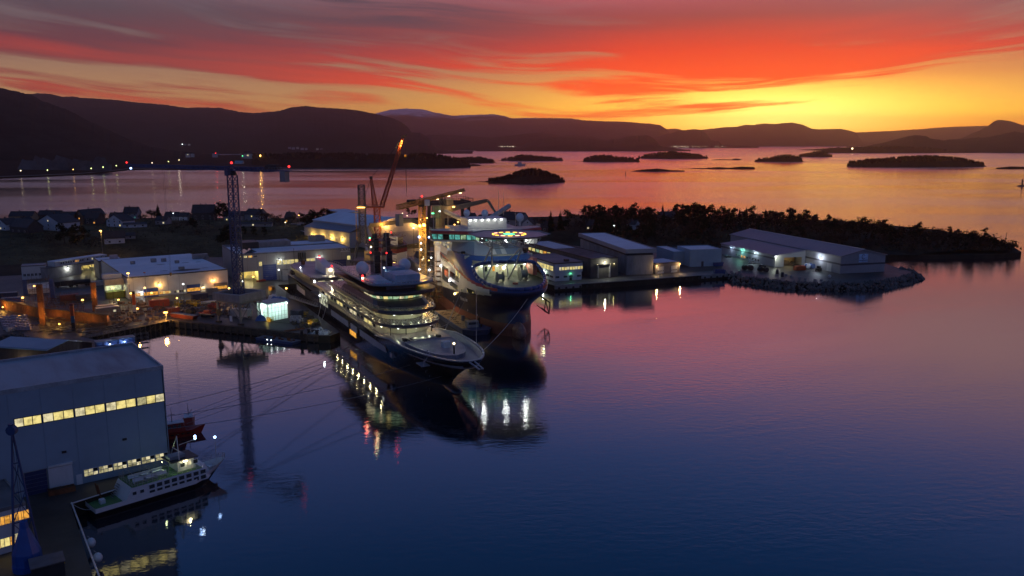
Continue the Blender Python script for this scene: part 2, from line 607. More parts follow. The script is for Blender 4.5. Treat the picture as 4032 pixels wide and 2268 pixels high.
ridge('mountain',[(2560,530),(2623,508),(2662,506),(2700,515),(2763,511),(2805,506),(2864,500),(2900,499),(2938,491),(2965,492),(3007,486),(3050,488),(3080,485),(3116,482),(3151,488),(3200,507),(3227,509),(3310,507),(3340,513),(3368,520),(3375,528),(3382,541),(3393,556),(3415,571),(3440,577)],17600,1500,M_far,320,14,.05,.5,6.1,8)
ridge('mountain',[(3300,530),(3373,521),(3498,516),(3606,509),(3715,501),(3805,497),(3889,495),(4100,490),(4400,500)],20500,1500,M_far,160,10,.04,.5,8.4,6)
ridge('mountain',[(3380,575),(3440,556),(3520,541),(3560,548),(3640,560),(3700,575)],18800,700,M_far,80,8,.04,.6,1.9,6)
ridge('mountain',[(3640,570),(3733,552),(3787,545),(3842,520),(3889,498),(3905,484),(3914,477),(3932,472),(3955,473),(3979,477),(4032,494),(4150,520),(4400,540)],12500,1500,M_far,160,12,.06,.6,9.4,7)
ridge('hill',[(3250,590),(3320,583),(3411,577),(3460,573),(3498,567),(3534,552),(3578,536),(3607,532),(3643,535),(3664,545),(3715,553),(3748,549),(3800,548),(3842,541),(3880,542),(3932,532),(3997,518),(4032,522),(4120,530),(4400,540)],7600,1500,M_far,240,14,.08,.6,2.7,7)
# ------------------------------------------------------------------ air
hz=bpy.data.materials.new('haze')
hz.use_nodes=True
hz.node_tree.nodes.clear()
_v=hz.node_tree.nodes.new('ShaderNodeVolumePrincipled')
_v.inputs['Color'].default_value=(.98,.80,.82,1)
_v.inputs['Density'].default_value=HAZE_D
_v.inputs['Anisotropy'].default_value=.88
_o=hz.node_tree.nodes.new('ShaderNodeOutputMaterial')
hz.node_tree.links.new(_v.outputs[0],_o.inputs['Volume'])
hb=MB()
hb.box(-15000,15000,-600,22500,-5,720)
tag(hb.build('haze',hz),kind='stuff')
# ------------------------------------------------------------------ shared materials
asphalt=mat('wet_asphalt',(.055,.05,.045),.55,var=.5,scale=.25,bump=.3,bscale=1.5)
concrete=mat('wet_concrete',(.13,.125,.12),.5,var=.45,scale=.22,bump=.25,bscale=1.2)
conc_wall=mat('grey_concrete',(.27,.26,.26),.8,var=.3,scale=.4,stretch=(1,1,.3))
grass_m=mat('winter_grass',(.075,.072,.042),1,var=.55,scale=.12,bump=.6,bscale=1.0,spec=.05)
rock_m=mat('dark_rock',(.13,.12,.115),.9,var=.5,scale=.5,bump=.8,bscale=2)
snow_m=mat('thin_snow',(.74,.74,.78),.8,scale=.12,col2=(.50,.50,.54))
steel_dark=mat('dark_steel',(.035,.035,.04),.5,.3,var=.3,scale=.8)
steel_grey=mat('grey_steel',(.22,.23,.25),.5,.4,var=.25,scale=.6)
steel_white=mat('white_steel',(.62,.62,.62),.45,var=.15,scale=.5)
black_paint=mat('black_paint',(.012,.012,.014),.4,var=.3,scale=.5)
rust=mat('rusty_steel',(.20,.075,.03),.85,var=.5,scale=.7,bump=.4,bscale=3)
timber=mat('wet_timber',(.10,.07,.045),.7,var=.5,scale=.8,stretch=(1,4,4))
blue_door=mat('blue_door',(.02,.05,.22),.45,var=.15,scale=.4)
glass_dark=mat('dark_glass',(.02,.025,.03),.1,var=.2,scale=.5,spec=.8)
W_YEL=glow('lit_window_yellow',(1.0,.82,.30),.95,.55,.5)
W_DIM=glow('lit_window_dim',(.95,.85,.45),.5,.9,.3)
W_CRM=glow('lit_window_cream',(1.0,.88,.52),.85,.7,.45)
W_ORG=glow('lit_window_orange',(1.0,.45,.07),.95,.8,.35)
W_GRN=glow('lit_window_green',(.62,.95,.55),.6,.5,.25)
W_TEAL=glow('lit_window_teal',(.20,.80,.70),.55,.5,.25)
B_WHT=glow('lamp_white',(.92,.97,1.0),5)
B_WRM=glow('lamp_warm',(1.0,.80,.42),6)
B_SOD=glow('lamp_sodium',(1.0,.50,.10),9)
B_RED=glow('lamp_red',(1.0,.03,.03),3.5)
B_GRN=glow('lamp_green',(.10,1.0,.35),5)
B_BLU=glow('lamp_blue',(.35,.55,1.0),7)
YA=Frame((-12+.451*0,241.7),(-12+.451*10,241.7-.892*10))     # yacht: x forward, y to port
ML=Frame((4.5,322),(4.5+3.0,322-9.54))                        # cable layer: x forward, y to port
# ------------------------------------------------------------------ land
def xy(p):
	return (p.x,p.y)
HALL=Frame(P(0,1978,3),P(671,1828,3))       # foreground hall
land=[xy(P(430,2480,3)),xy(P(279,1988,3)),xy(P(700,1836,3)),xy(HALL.w(HALL.len+1.5,32)),xy(P(500,1365,3)),xy(P(342,1330,3)),
		xy(P(672,1262,3)),xy(P(960,1290,3)),xy(P(1253,1322,3)),xy(P(1300,1322,3))]
land+=[xy(YA.w(u,-14.2)) for u in (-98,-120,-170,-222)]
land+=[xy(YA.w(-222,16)),xy(YA.w(-135,17)),xy(ML.w(-70,-21.5)),xy(ML.w(-176,-21)),xy(ML.w(-176,20)),xy(ML.w(-132,20.5))]
land+=[xy(P(*p,3)) for p in ((2122,1106),(2186,1126),(2400,1112),(2700,1090),(2866,1077),(2884,1083),(2980,1098),(3087,1112),(3190,1116),(3278,1117),(3400,1116),(3479,1108),(3560,1092),(3608,1078),(3598,1066),(3540,1056),
                                 (3493,1040),(3440,1015),(3493,1004),(3700,1003),(3900,1001),(3985,998),(4022,992),(3985,968),(3924,948),(3700,905),(3300,868),(2800,852),(2300,855),(1800,856),(1350,860),(800,858),(300,858),(-100,860),(-700,870),(-900,1100),(-1200,1700),(-1300,2480))]
gb=MB()
gb.prism(land,-1.5,3.0)
earth=mat('dark_earth',(.05,.045,.035),1,var=.4,scale=.1,spec=.05)
tag(gb.build('ground',earth),kind='structure')
N_Q=next(i for i,p in enumerate(land) if abs(p[0]-xy(P(3440,1015,3))[0])<.01)
pv=land[:N_Q]+[xy(P(*p,3)) for p in ((3340,1004),(3040,985),(2700,972),(2300,972),(2050,945),(1500,898),(1050,902),(870,985),(420,1036),(100,1082),(-200,1100),(-900,1300),(-1500,2480))]
cen=Vector((sum(p[0] for p in pv)/len(pv),sum(p[1] for p in pv)/len(pv)))
pm_=MB()
pm_.add([(p[0],p[1],3.004) for p in pv],[tuple(range(len(pv)))])
tag(pm_.build('yard_paving',asphalt),kind='structure')
def inside(p,poly):
	x,y=p
	c=False
	j=len(poly)-1
	for i in range(len(poly)):
		xi,yi=poly[i]
		xj,yj=poly[j]
		if (yi>y) !=(yj>y) and x<(xj-xi)*(y-yi)/(yj-yi)+xi:
			c=not c
		j=i
	return c
def sm(x,a,b):
	t=max(0.,min(1.,(x-a)/(b-a)))
	return t*t*(3-2*t)
FIELD_C=xy(P(420,930,3))
def h_field(x,y):
	"""the settlement behind the yard: a low rise from the back of the yard to the sound"""
	yard_edge=470+60*sm(x,-420,-150)+60*sm(x,-160,-20)
	up=sm(y,yard_edge,yard_edge+140)*8
	dn=1-sm(y,705,800)*.95
	w=1-sm(x,-60,60)
	return 3.0+up*dn*w+(.7*noise.noise(Vector((x*.03,y*.03,1)))*up/8)*w-.6*(1-sm(up*dn*w,0.0,.6))
def h_wood(x,y):
	"""the wooded headland on the right"""
	a=P(2600,930,3)
	u=(x-60)/330.0
	if u<-.6 or u>1.15:
		return-1
	mid=690-80*max(0,u)
	half=150-85*sm(u,.3,1.05)
	yf=608-78*sm(x,228,300)
	d=(mid-y)/max(8.,mid-yf) if y<mid else (y-mid)/half
	d=abs(d)
	k=max(0.,1-d*d)
	return 2.2+(10.5*(1-sm(u,.35,1.02)*.82)*sm(u,-.6,.1))*k**.8+.8*noise.noise(Vector((x*.04,y*.04,5)))*k
def grid_land(name,hf,x0,x1,y0,y1,st,m,low):
	mb=MB()
	nx,ny=int((x1-x0)/st)+1,int((y1-y0)/st)+1
	idx={}
	for j in range(ny):
		for i in range(nx):
			x,y=x0+i*st,y0+j*st
			idx[i,j]=len(mb.v)
			mb.v.append((x,y,hf(x,y)))
	for j in range(ny-1):
		for i in range(nx-1):
			q=[idx[i,j],idx[i+1,j],idx[i+1,j+1],idx[i,j+1]]
			if max(mb.v[k][2] for k in q)>low and all(inside(mb.v[k][:2],land) for k in q):
				mb.f.append(tuple(q))
	return tag(mb.build(name,m,smooth=True),kind='structure')
wood_floor=mat('woodland_floor',(.045,.038,.026),1,var=.5,scale=.15,bump=.6,bscale=.8,spec=.05)
grid_land('field',h_field,-640,60,455,915,7,grass_m,3.02)
grid_land('headland',h_wood,-140,420,520,860,7,wood_floor,3.02)
# concrete quay apron, laid as slabs along the right-hand quay
qb=MB()
A,B=P(2186,1126,3),P(2866,1077,3)
QR=Frame(A,B)
for i in range(14):
	w=QR.len/14
	pl=qb
	sb=MB()
	sb.box(i*w+.06,(i+1)*w-.06,.4,11.5,0,.012+.006*R.random())
	o=sb.build('concrete_slab',concrete,loc=(QR.o.x,QR.o.y,3.01))
	o.rotation_euler.z=QR.rz
	tag(o,kind='structure')
# quay edge beam with fenders
T=thing('quay_edge','concrete quay edge with hanging tyre fenders below the white office','quay',(QR.o.x,QR.o.y,0),QR.rz)
MB().box(-.2,QR.len,-.5,.5,1.2,3.35).build('edge_beam',conc_wall,T)
for i in range(26):
	f=MB()
	f.lathe([(.35,-.18),(.62,-.18),(.68,0),(.62,.18),(.35,.18)],(0,0,0),10,True,True)
	o=f.build('fender',black_paint,T,(2+i*4.2,-.72,1.7))
	o.rotation_euler=(math.pi/2,0,0)
# riprap along the gravel spit
rp=MB()
shore=[P(*p,3) for p in ((2872,1082),(2980,1098),(3087,1112),(3190,1117),(3278,1118),(3400,1117),(3479,1110),(3560,1094),(3612,1079),(3598,1065),(3545,1055))]
for a,b in zip(shore,shore[1:]):
	L=(b-a).length
	for k in range(int(L*7)):
		t=R.random()
		p=a.lerp(b,t)
		r=.4+1.3*R.random()**2
		n_=(b-a).cross(Vector((0,0,1))).normalized()
		off=R.uniform(-2.2,4.2)
		c=p+n_*off
		z=3.1-max(0,off+.8)*.75+R.uniform(-.2,.2)
		n0=len(rp.v)
		vs=[]
		for q in ((1,0,0),(-1,0,0),(0,1,0),(0,-1,0),(0,0,1),(0,0,-1)):
			vs.append(Vector((c.x,c.y,z))+Vector(q)*r*R.uniform(.7,1.2)+Vector((R.uniform(-.2,.2),)*3))
		rp.add(vs,[(0,2,4),(2,1,4),(1,3,4),(3,0,4),(2,0,5),(1,2,5),(3,1,5),(0,3,5)])
tag(rp.build('riprap',rock_m),kind='stuff')
# ------------------------------------------------------------------ building kit
class Face:
	"""a vertical face of a building: u to the right, w up, seen from outside; ang is the direction of u in the thing's frame"""
	def __init__(s,T,o=(0,0,0),ang=0.0):
		s.T=T
		s.M=Matrix.Translation(Vector(o)) @ Matrix.Rotation(ang,4,'Z')
	def put(s,mb,name,m,parent=None,smooth=False):
		mb.v=[tuple(s.M @ Vector(p)) for p in mb.v]
		return mb.build(name,m,parent or s.T,smooth=smooth)
def frame_bars(u,w,du,dw,nc,nr,t=.12,d0=-.10,d1=.02):
	mb=MB()
	for i in range(nc+1):
		x=u+du*i/nc
		mb.box(x-t/2,x+t/2,d0,d1,w-t/2,w+dw+t/2)
	for j in range(nr+1):
		z=w+dw*j/nr
		for i in range(nc):
			mb.box(u+du*i/nc+t/2,u+du*(i+1)/nc-t/2,d0+.004,d1,z-t/2,z+t/2)
	return mb
def window(F,u,w,du,dw,pane,nc=1,nr=1,frame=None,single=True,t=.12,name='window'):
	"""a framed window; every pane is a sub-part unless they are too small"""
	f=F.put(frame_bars(u,w,du,dw,nc,nr,t),name,frame or steel_dark)
	if single:
		F.put(MB().box(u+.02,u+du-.02,-.055,-.02,w+.02,w+dw-.02),'pane',pane,f)
	else:
		for i in range(nc):
			for j in range(nr):
				pm=pane[(i*7+j*3) % len(pane)] if isinstance(pane,(list,tuple)) else pane
				if pm is None:
					continue
				F.put(MB().box(u+du*i/nc+t/2,u+du*(i+1)/nc-t/2,-.055,-.02,w+dw*j/nr+t/2,w+dw*(j+1)/nr-t/2),'pane',pm,f)
	return f
def sect_door(F,u,w,du,dw,m,n=5,name='roller_door'):
	"""a door of horizontal sections, each a sub-part of the door"""
	d=F.put(MB().box(u-.15,u,-.16,.0,w,w+dw+.15).box(u+du,u+du+.15,-.16,.0,w,w+dw+.15).box(u,u+du,-.155,0,w+dw,w+dw+.15),name,steel_grey)
	for k in range(n):
		F.put(MB().box(u+.02,u+du-.02,-.12,-.02,w+dw*k/n+.03,w+dw*(k+1)/n-.03),'door_section',m,d)
	return d
def wall_lamp(F,u,w,bulb,col,power,out=.7,r=.22):
	"""bulkhead lamp on a wall"""
	b=F.put(MB().box(u-.18,u+.18,-.5,-.02,w,w+.22),'wall_lamp',steel_dark)
	F.put(MB().box(u-r,u+r,-.55-r,-.45,w-.28,w+.02),'bulb',bulb,b)
	p=F.M @ Vector((u,-out-.35,w-.45))
	lamp(p,col,power,.2,parent=F.T)
def flat_hall(name,label,cat,fr,L,D,z0,h,wallm,roofm,par=.5,parm=None,group=None,panels=None,rib=None):
	"""flat-roofed hall: four walls, roof, parapet; local frame x along the front, y to the back"""
	T=thing(name,label,cat,(fr.o.x,fr.o.y,z0),fr.rz,group)
	w=MB()
	w.prism([(0,0),(L,0),(L,D),(0,D)],0,h-.15,False)
	w.build('wall',wallm,T)
	MB().box(.22,L-.22,.22,D-.22,h-.30,h).build('roof',roofm,T)
	p=MB()
	for (x0,x1,y0,y1) in ((-.06,L+.06,-.06,.24),(-.06,L+.06,D-.24,D+.06),(-.06,.24,.245,D-.245),(L-.24,L+.06,.245,D-.245)):
		p.box(x0,x1,y0,y1,h-.45,h+par)
	p.build('parapet',parm or steel_grey,T)
	if panels:
		n,m=panels
		F=Face(T)
		for i in range(n):
			F.put(MB().box(L*i/n+.05,L*(i+1)/n-.05,-.06,-.002,.1,h-.5),'wall_panel',m)
	return T
clad=mat('blue_grey_cladding',(.26,.36,.46),.55,var=.10,scale=.15,wave=('X',5.0),bump=.12)
clad_w=mat('pale_cladding',(.50,.48,.45),.6,var=.12,scale=.15,wave=('X',4.0),bump=.18)
clad_g=mat('grey_cladding',(.30,.31,.34),.6,var=.12,scale=.12,wave=('X',3.0),bump=.15)
clad_d=mat('dark_band_cladding',(.06,.06,.075),.6,var=.2,scale=.2)
white_wall=mat('white_render',(.62,.63,.66),.7,var=.12,scale=.2,stretch=(1,1,.3))
felt=mat('dark_roof_felt',(.055,.05,.052),.8,scale=.09,col2=(.16,.14,.15),bump=.3,bscale=.6)
felt_rose=mat('weathered_roof_felt',(.26,.22,.23),.75,scale=.10,col2=(.11,.095,.10),stretch=(.35,1.6,1))
frost_roof=mat('frosted_membrane',(.34,.36,.40),.55,scale=.06,col2=(.10,.11,.13),stretch=(2.2,.45,1))
snow_roof=mat('snowy_roof',(.86,.85,.90),.75,scale=.035,col2=(.62,.62,.67),stretch=(.5,1.3,1))
roof_grey=mat('profiled_grey_roof',(.22,.22,.25),.5,var=.15,scale=.05,wave=('X',2.2),bump=.3)
# ------------------------------------------------------------------ 1. large clad hall in the near left corner
hL=HALL.len+34
hz0,hh,hD=3.0,23.6,28.4
HF=Frame(HALL.w(-34,0),HALL.w(HALL.len,0))
T=flat_hall('industrial_hall','tall blue-grey panelled hall beside the moored passenger ferry','hall',HF,hL,hD,hz0,hh,clad,frost_roof,.55,mat('edge_flashing',(.30,.36,.42),.35,.3))
F=Face(T)
p1,p2=HF.atv(55,1680,0),HF.atv(646,1570,0)
seams=[HF.atv(x,y,0).x for x,y in ((30,1600),(160,1590),(288,1580),(412,1570),(535,1560))]
us=[0.06]+[seams[0]-12]+seams+[hL-.06]
wz0,wz1=HF.atv(520,1600,0).z-hz0-.1,HF.atv(520,1582,0).z-hz0+.75
lowz0,lowz1=HF.atv(500,1842,0).z-hz0,HF.atv(500,1822,0).z-hz0
for a,b in zip(us,us[1:]):
	lit=b>p1.x+1
	a_,b_=a+.05,b-.05
	cuts=[(.1,hh-.5)] if not lit else [(.1,wz0-.08),(wz1+.08,hh-.5)]
	for c,d in cuts:
		F.put(MB().box(a_,b_,-.07,-.004,c,d),'wall_panel',clad)
	if lit:
		ua=max(a,p1.x)
		window(F,ua+.14,wz0,b-ua-.28,wz1-wz0,[(W_YEL,W_CRM,W_DIM),(W_CRM,W_YEL,W_YEL),(W_DIM,W_YEL,W_CRM)][int(a) % 3],3,1,mat('dark_frame',(.05,.06,.08),.5),False,.16,'strip_window')
# machine-room windows low on the right
ul0,ul1=HF.atv(330,1880,0).x,HF.atv(664,1805,0).x
n=6
for i in range(n):
	a=ul0+(ul1-ul0)*i/n
	window(Face(T,(0,-.09,0)),a+.1,1.6,(ul1-ul0)/n-.2,1.6,[W_DIM,glass_dark,W_CRM,W_DIM],3,2,steel_white,False,.10,'workshop_window')
ud0,ud1=HF.atv(102,1930,0).x,HF.atv(188,1910,0).x
sect_door(F,ud0,0.05,ud1-ud0,5.2,mat('navy_door',(.02,.035,.12),.5),6,'sliding_door')
ub1=HF.atv(290,1880,0).x
F.put(MB().box(ud1+.4,ub1,-.5,-.08,5.35,5.75),'door_rail',steel_white)
F.put(MB().box(ud1+.3,ub1-.1,-.32,-.09,.05,5.2),'sliding_panel',white_wall)
F.put(MB().box(ub1+.5,ub1+1.7,-.14,-.08,.05,2.4),'side_door',white_wall)
for px,py in ((252,1779),(490,1729)):
	q=HF.atv(px,py,0)
	F.put(MB().box(q.x-.45,q.x+.45,-.22,-.075,q.z-hz0-.25,q.z-hz0+.25),'vent_cowl',steel_dark)
F.put(MB().tube((hL-.3,-.15,.2),(hL-.3,-.15,hh-.4),.09),'downpipe',steel_dark)
# skips standing against that hall
for px,py,s,lab in ((218,1945,.9,'open steel skip of scrap beside the white sliding panel, the smaller one'),(255,1938,1.35,'open steel skip of timber beside the white sliding panel, the larger one')):
	q=P(px,py,3)
	T=thing('skip',lab,'skip',(q.x,q.y,3),HF.rz,'skips by the near hall')
	m=MB()
	for b in ((-1.5,1.5,-.8,-.7),(-1.5,1.5,.7,.8),(-1.5,-1.4,-.7,.7),(1.4,1.5,-.7,.7)):
		m.box(b[0]*s,b[1]*s,b[2],b[3],.1,1.2)
	m.box(-1.5*s,1.5*s,-.8,.8,0,.1)
	m.build('body',rust,T)
	m=MB()
	for k in range(14):
		m.obox((R.uniform(-1.1,1.1)*s,R.uniform(-.4,.4),R.uniform(.5,1.35)),R.uniform(.6,1.5),.15,.12,R.uniform(-.4,.4),R.uniform(-.3,.3))
	m.build('scrap',timber,T,kind='stuff')
# ------------------------------------------------------------------ 2. office at the lower left edge
q0,q1=P(-160,2232,3),P(118,2150,3)
OF=Frame(q0,q1)
oh=8.6
T=flat_hall('office_building','low white office with orange-lit windows at the foot of the blue crane','office',OF,OF.len,15,3,oh,white_wall,felt,.25)
F=Face(T)
for px,py,m,dw in ((0,2052,W_ORG,2.5),(54,2036,W_ORG,2.5),(-60,2070,W_ORG,2.5),(0,2140,W_YEL,3.0),(57,2118,W_CRM,1.7),(-60,2160,W_YEL,3.0)):
	q=OF.atv(px,py,0)
	window(F,q.x-.2,max(.8,q.z-3-.9),2.7,1.7,[m,m,W_ORG],3,1,steel_white,False,.09)
# ------------------------------------------------------------------ 3. snow-roofed fabrication hall
A,B=P(506,1178,3),P(900,1139,3)
FA=Frame(A,B)
faL=FA.len
ha=10.6
faD=FA.atz(483,1017,3+ha).y
T=flat_hall('fabrication_hall','long low pale hall with thin snow on its flat roof and orange-lit doorways','hall',FA,faL,faD,3,ha,clad_w,snow_roof,.12,steel_dark,panels=None)
F=Face(T)
nP=12
doors=[(690,1175,725,1140),(558,1256,622,1214)]
z3=lambda px,py:(FA.atv(px,py,0).x,FA.atv(px,py,0).z-3)
spec=[('door',z3(568,1176),z3(621,1133)),('door',z3(738,1157),z3(787,1118)),('grey',z3(845,1147),z3(893,1112))]
taken=[]
for kind,(ua,_),(ub,w1) in spec:
	taken.append((ua,ub))
	top=w1
	d=F.put(MB().box(ua-.25,ua,-.2,0,0,top+.2).box(ub,ub+.25,-.2,0,0,top+.2).box(ua,ub,-.2,0,top,top+.2),'doorway',steel_grey)
	hh_=top
	bm_=blue_door if kind=='door' else mat('grey_door',(.16,.15,.15),.5)
	nsec=4
	F.put(MB().box(ua,ub,-.12,-.02,hh_*.60,hh_),'door_section',bm_,d)
	for k in range(3):
		a=hh_*(.20+.135*k)
		F.put(MB().box(ua,ub,-.10,-.05,a,a+hh_*.12),'lit_section',W_ORG,d)
	F.put(MB().box(ua,ub,-.12,-.02,0,hh_*.18),'door_section',bm_,d)
for (pa,pb,wmat,n_) in (((514,1172),(562,1153),[W_ORG,W_CRM,W_ORG],5),((628,1160),(672,1144),[W_ORG,W_ORG,W_YEL],6),((686,1152),(732,1140),[glass_dark,W_CRM,glass_dark],5),((795,1146),(838,1132),[W_ORG,W_YEL],4)):
	ua,wa=z3(*pa)
	ub,wb_=z3(*pb)
	wa=max(.9,min(wa,wb_-1.4))
	window(F,ua,wa,ub-ua,wb_-wa,wmat,n_,2,steel_white,False,.10)
for px,py,b,col,pw in ((625,1118,B_SOD,(1,.55,.15),900),(840,1101,B_SOD,(1,.42,.12),900),(556,1148,B_WHT,(.9,.95,1),250),(798,1129,B_WRM,(1,.8,.45),250)):
	u_,w_=z3(px,py)
	wall_lamp(F,u_,w_,b,col,pw)
for k in range(9):
	u_=faL*(k+.5)/9
	if not any(a-1<u_<b+1 for a,b in taken):
		F.put(MB().box(u_-.03,u_+.03,-.04,-.002,.1,ha-.5),'panel_joint',steel_dark)
# roof plant
for px,py,sx,sy,sz,nm in ((523,1040,2.2,2,1.6,'roof_vent'),(605,1032,2.6,2.2,2.0,'roof_vent'),(645,1030,2.4,2,1.8,'roof_vent'),(697,1036,2,2,1.5,'roof_vent'),(788,1018,8,3,2.6,'air_handler'),(715,1060,2.6,2.2,1.3,'roof_vent'),(815,1018,2,1.5,1.4,'roof_vent')):
	q=FA.atz(px,py,3+ha)
	q.y=min(q.y,faD-2)
	MB().box(q.x-sx/2,q.x+sx/2,q.y-sy/2,q.y+sy/2,ha+.002,ha+sz).build(nm,steel_grey,T)
for px,py,rx,ry in ((735,1063,7,3.2),(633,1041,2.2,.8),(645,1066,2,.7),(730,1034,2.2,.7),(805,1055,2.0,.7),(780,1031,1.6,.6)):
	q=FA.atz(px,py,3+ha)
	m=MB()
	pts=[(q.x+rx*(1+.25*noise.noise(Vector((i*.9,px,0))))*math.cos(i*math.pi/9),q.y+ry*(1+.3*noise.noise(Vector((i*.8,px,4))))*math.sin(i*math.pi/9)) for i in range(18)]
	m.prism(pts,ha+.001,ha+.012)
	m.build('melt_patch',felt,T)
# lower annex at its back left
G=Frame(FA.w(-1.2,faD+.02),FA.w(faL*.24,faD+.02))
T2=flat_hall('annex','small snow-roofed annex at the back left of the fabrication hall','annex',G,G.len,17,3,ha-.8,mat('ochre_wall',(.42,.33,.22),.7),snow_roof,.2,steel_dark)
MB().box(7,11,6,8.5,ha-.8,ha+1.4).build('roof_vent',mat('rose_box',(.5,.36,.34),.6),T2)
# ------------------------------------------------------------------ 4. assembly hall with the yard's sign
A,B=P(938,1113,3),P(1383,1079,3)
VA=Frame(A,B)
vL=VA.len
vh=15.2
v3=lambda px,py:(VA.atv(px,py,0).x,VA.atv(px,py,0).z-3)
vD=VA.atz(1310,942,3+vh).y
T=thing('assembly_hall','tall grey shipyard hall with blue doors, yellow windows and a VARD sign','hall',(VA.o.x,VA.o.y,3),VA.rz)
F=Face(T)
mo=(v3(947,1075)[0],v3(1016,1063)[0],5.6)        # the lit open bay
w=MB()
# front wall in pieces round the open bay, then the other three sides
w.box(-.02,mo[0],0,.4,0,vh-.15)
w.box(mo[0],mo[1],0,.4,mo[2],vh-.15)
w.box(mo[1],vL,0,.4,0,vh-.15)
w.box(vL-.4,vL,.402,vD,0,vh-.15)
w.box(0,vL-.402,vD-.4,vD,0,vh-.15)
w.box(-.02,.38,.402,vD-.402,0,vh-.15)
w.build('wall',clad_w if False else mat('warm_grey_cladding',(.36,.35,.345),.6,var=.1,scale=.1,wave=('X',2.5),bump=.12),T)
sx=v3(1003,985)[0]
MB().box(sx+.3,vL-.3,.3,vD*.52,vh-.3,vh).build('roof',snow_roof,T)
MB().box(.3,sx-.2,.3,vD*.9,vh-.9,vh-.6).build('roof',snow_roof,T)
MB().box(sx+.3,vL-.3,vD*.52+.6,vD-.3,vh-.3,vh+.02).build('roof',snow_roof,T)
p=MB()
for b in ((-.06,vL+.06,-.06,.28),(-.06,vL+.06,vD-.28,vD+.06),(-.06,.28,.284,vD-.284),(vL-.28,vL+.06,.284,vD-.284),(sx-.18,sx+.28,.284,vD-.284)):
	p.box(*b,vh-.5,vh+.3)
p.box(sx+.3,vL-.3,vD*.52+.02,vD*.52+.58,vh-.45,vh+.7)
p.build('parapet',steel_grey,T)
for (ua,ub,ya,yb,zt,m_) in ((sx*.78,sx*.78+9,vD*.5,vD*.78,3.6,steel_dark),(sx*.78+9.05,sx*.78+26,vD*.55,vD*.8,3.0,conc_wall),(vL*.44,vL*.57,vD*.62,vD*.85,2.8,clad_g),(vL*.80,vL*.94,vD*.84,vD*.97,3.4,mat('tan_box',(.36,.30,.25),.7))):
	MB().box(ua,ub,ya,yb,vh-.02,vh+zt).build('roof_plant',m_,T)
m=MB()
a,b=sx*.55,sx*.55+8
m.add([(a,vD*.16,vh-.55),(b,vD*.16,vh-.55),(b,vD*.42,vh-.55),(a,vD*.42,vh-.55),((a+b)/2,vD*.18,vh+1.6),((a+b)/2,vD*.40,vh+1.6)],
      [(0,1,4),(1,2,5,4),(2,3,5),(3,0,4,5)])
m.build('skylight',glass_dark,T)
# inside of the open bay
MB().box(mo[0]+.1,mo[1]-.1,14,14.3,0,mo[2]+2).build('bay_back_wall',mat('cream_wall',(.75,.66,.36),.7),T)
MB().box(mo[0]-.3,mo[0],.42,14,0,mo[2]+2).build('bay_side_wall',MATS['cream_wall'],T)
MB().box(mo[1],mo[1]+.3,.42,14,0,mo[2]+2).build('bay_side_wall',MATS['cream_wall'],T)
MB().box(mo[0],mo[1],.42,14,mo[2]+2.01,mo[2]+2.3).build('bay_ceiling',MATS['cream_wall'],T)
m=MB()
for k in range(6):
	m.obox((mo[1]-4.5+k*.55,3.5+k*1.2,.5+.25*k),5.2,.35,.18,-.5)
m.build('conduit_rack',steel_grey,T,kind='stuff')
lamp(((mo[0]+mo[1])/2,6,mo[2]+1.0),(1,.83,.38),2600,.5,parent=T)
lamp(((mo[0]+mo[1])/2,2,mo[2]-.6),(1,.83,.38),900,.5,parent=T)
for pa,pb,mset,nc,nr in (((946,1016),(954,1009),[W_YEL],1,1),((960,1016),(972,1008),[W_YEL,W_CRM],3,1),((977,1015),(993,1006),[W_ORG,W_YEL],3,1),((999,1014),(1013,1006),[glass_dark],3,1),
                         ((1020,1048),(1031,1030),[W_YEL],2,2),((1091,1042),(1108,1022),[W_YEL,W_CRM],2,2),((1113,1041),(1157,1021),[W_YEL,W_YEL,W_CRM],8,2),((1160,1039),(1178,1020),[W_YEL],3,2),
                         ((1207,1034),(1247,1016),[W_YEL,W_YEL,W_CRM],7,2),((1250,1036),(1266,1012),[W_CRM],2,2),((1367,1023),(1379,1006),[W_YEL],2,2)):
	ua,wa=v3(*pa)
	ub,wb_=v3(*pb)
	if ub<ua+.4:
		ub=ua+1.2
	window(F,ua,min(wa,wb_-1),ub-ua,max(1.2,wb_-wa),mset,nc,nr,steel_white,False,.12)
ua,_=v3(1037,1100)
ub,w1=v3(1087,1040)
sect_door(F,ua,.05,ub-ua,w1,blue_door,8)
for px in (1048,1068):
	u_,w_=v3(px,1092)
	window(F,u_,1.2,1.1,1.1,W_YEL,1,1,steel_white)
ua,_=v3(1271,1070)
ub,w1=v3(1362,1021)
sect_door(F,ua,.05,ub-ua,w1,blue_door,7)
for px in (1174,1182,1190,1200):
	u_,wt=v3(px,994)
	F.put(MB().tube((u_,-.7,3),(u_,-.7,wt),.38,n=8),'flue',steel_dark)
u_,wt=v3(1156,984)
F.put(MB().tube((u_,-.4,1),(u_,-.4,wt+1),.14),'flue',steel_dark)
for px,py,pw in ((1100,1021,350),(1257,1011,350)):
	u_,w_=v3(px,py)
	wall_lamp(F,u_,w_,B_WHT,(.9,1,.9),pw)
for k in range(1,12):
	u_=vL*k/12
	F.put(MB().box(u_-.03,u_+.03,-.03,-.002,mo[2]+.4,vh-.55),'panel_joint',steel_dark)
ua,wa=v3(1341,992)
ub,wb_=v3(1378,976)
sg=F.put(MB().box(ua,ub,-.16,-.04,wa,wb_),'sign',mat('sign_white',(.7,.7,.72),.5))
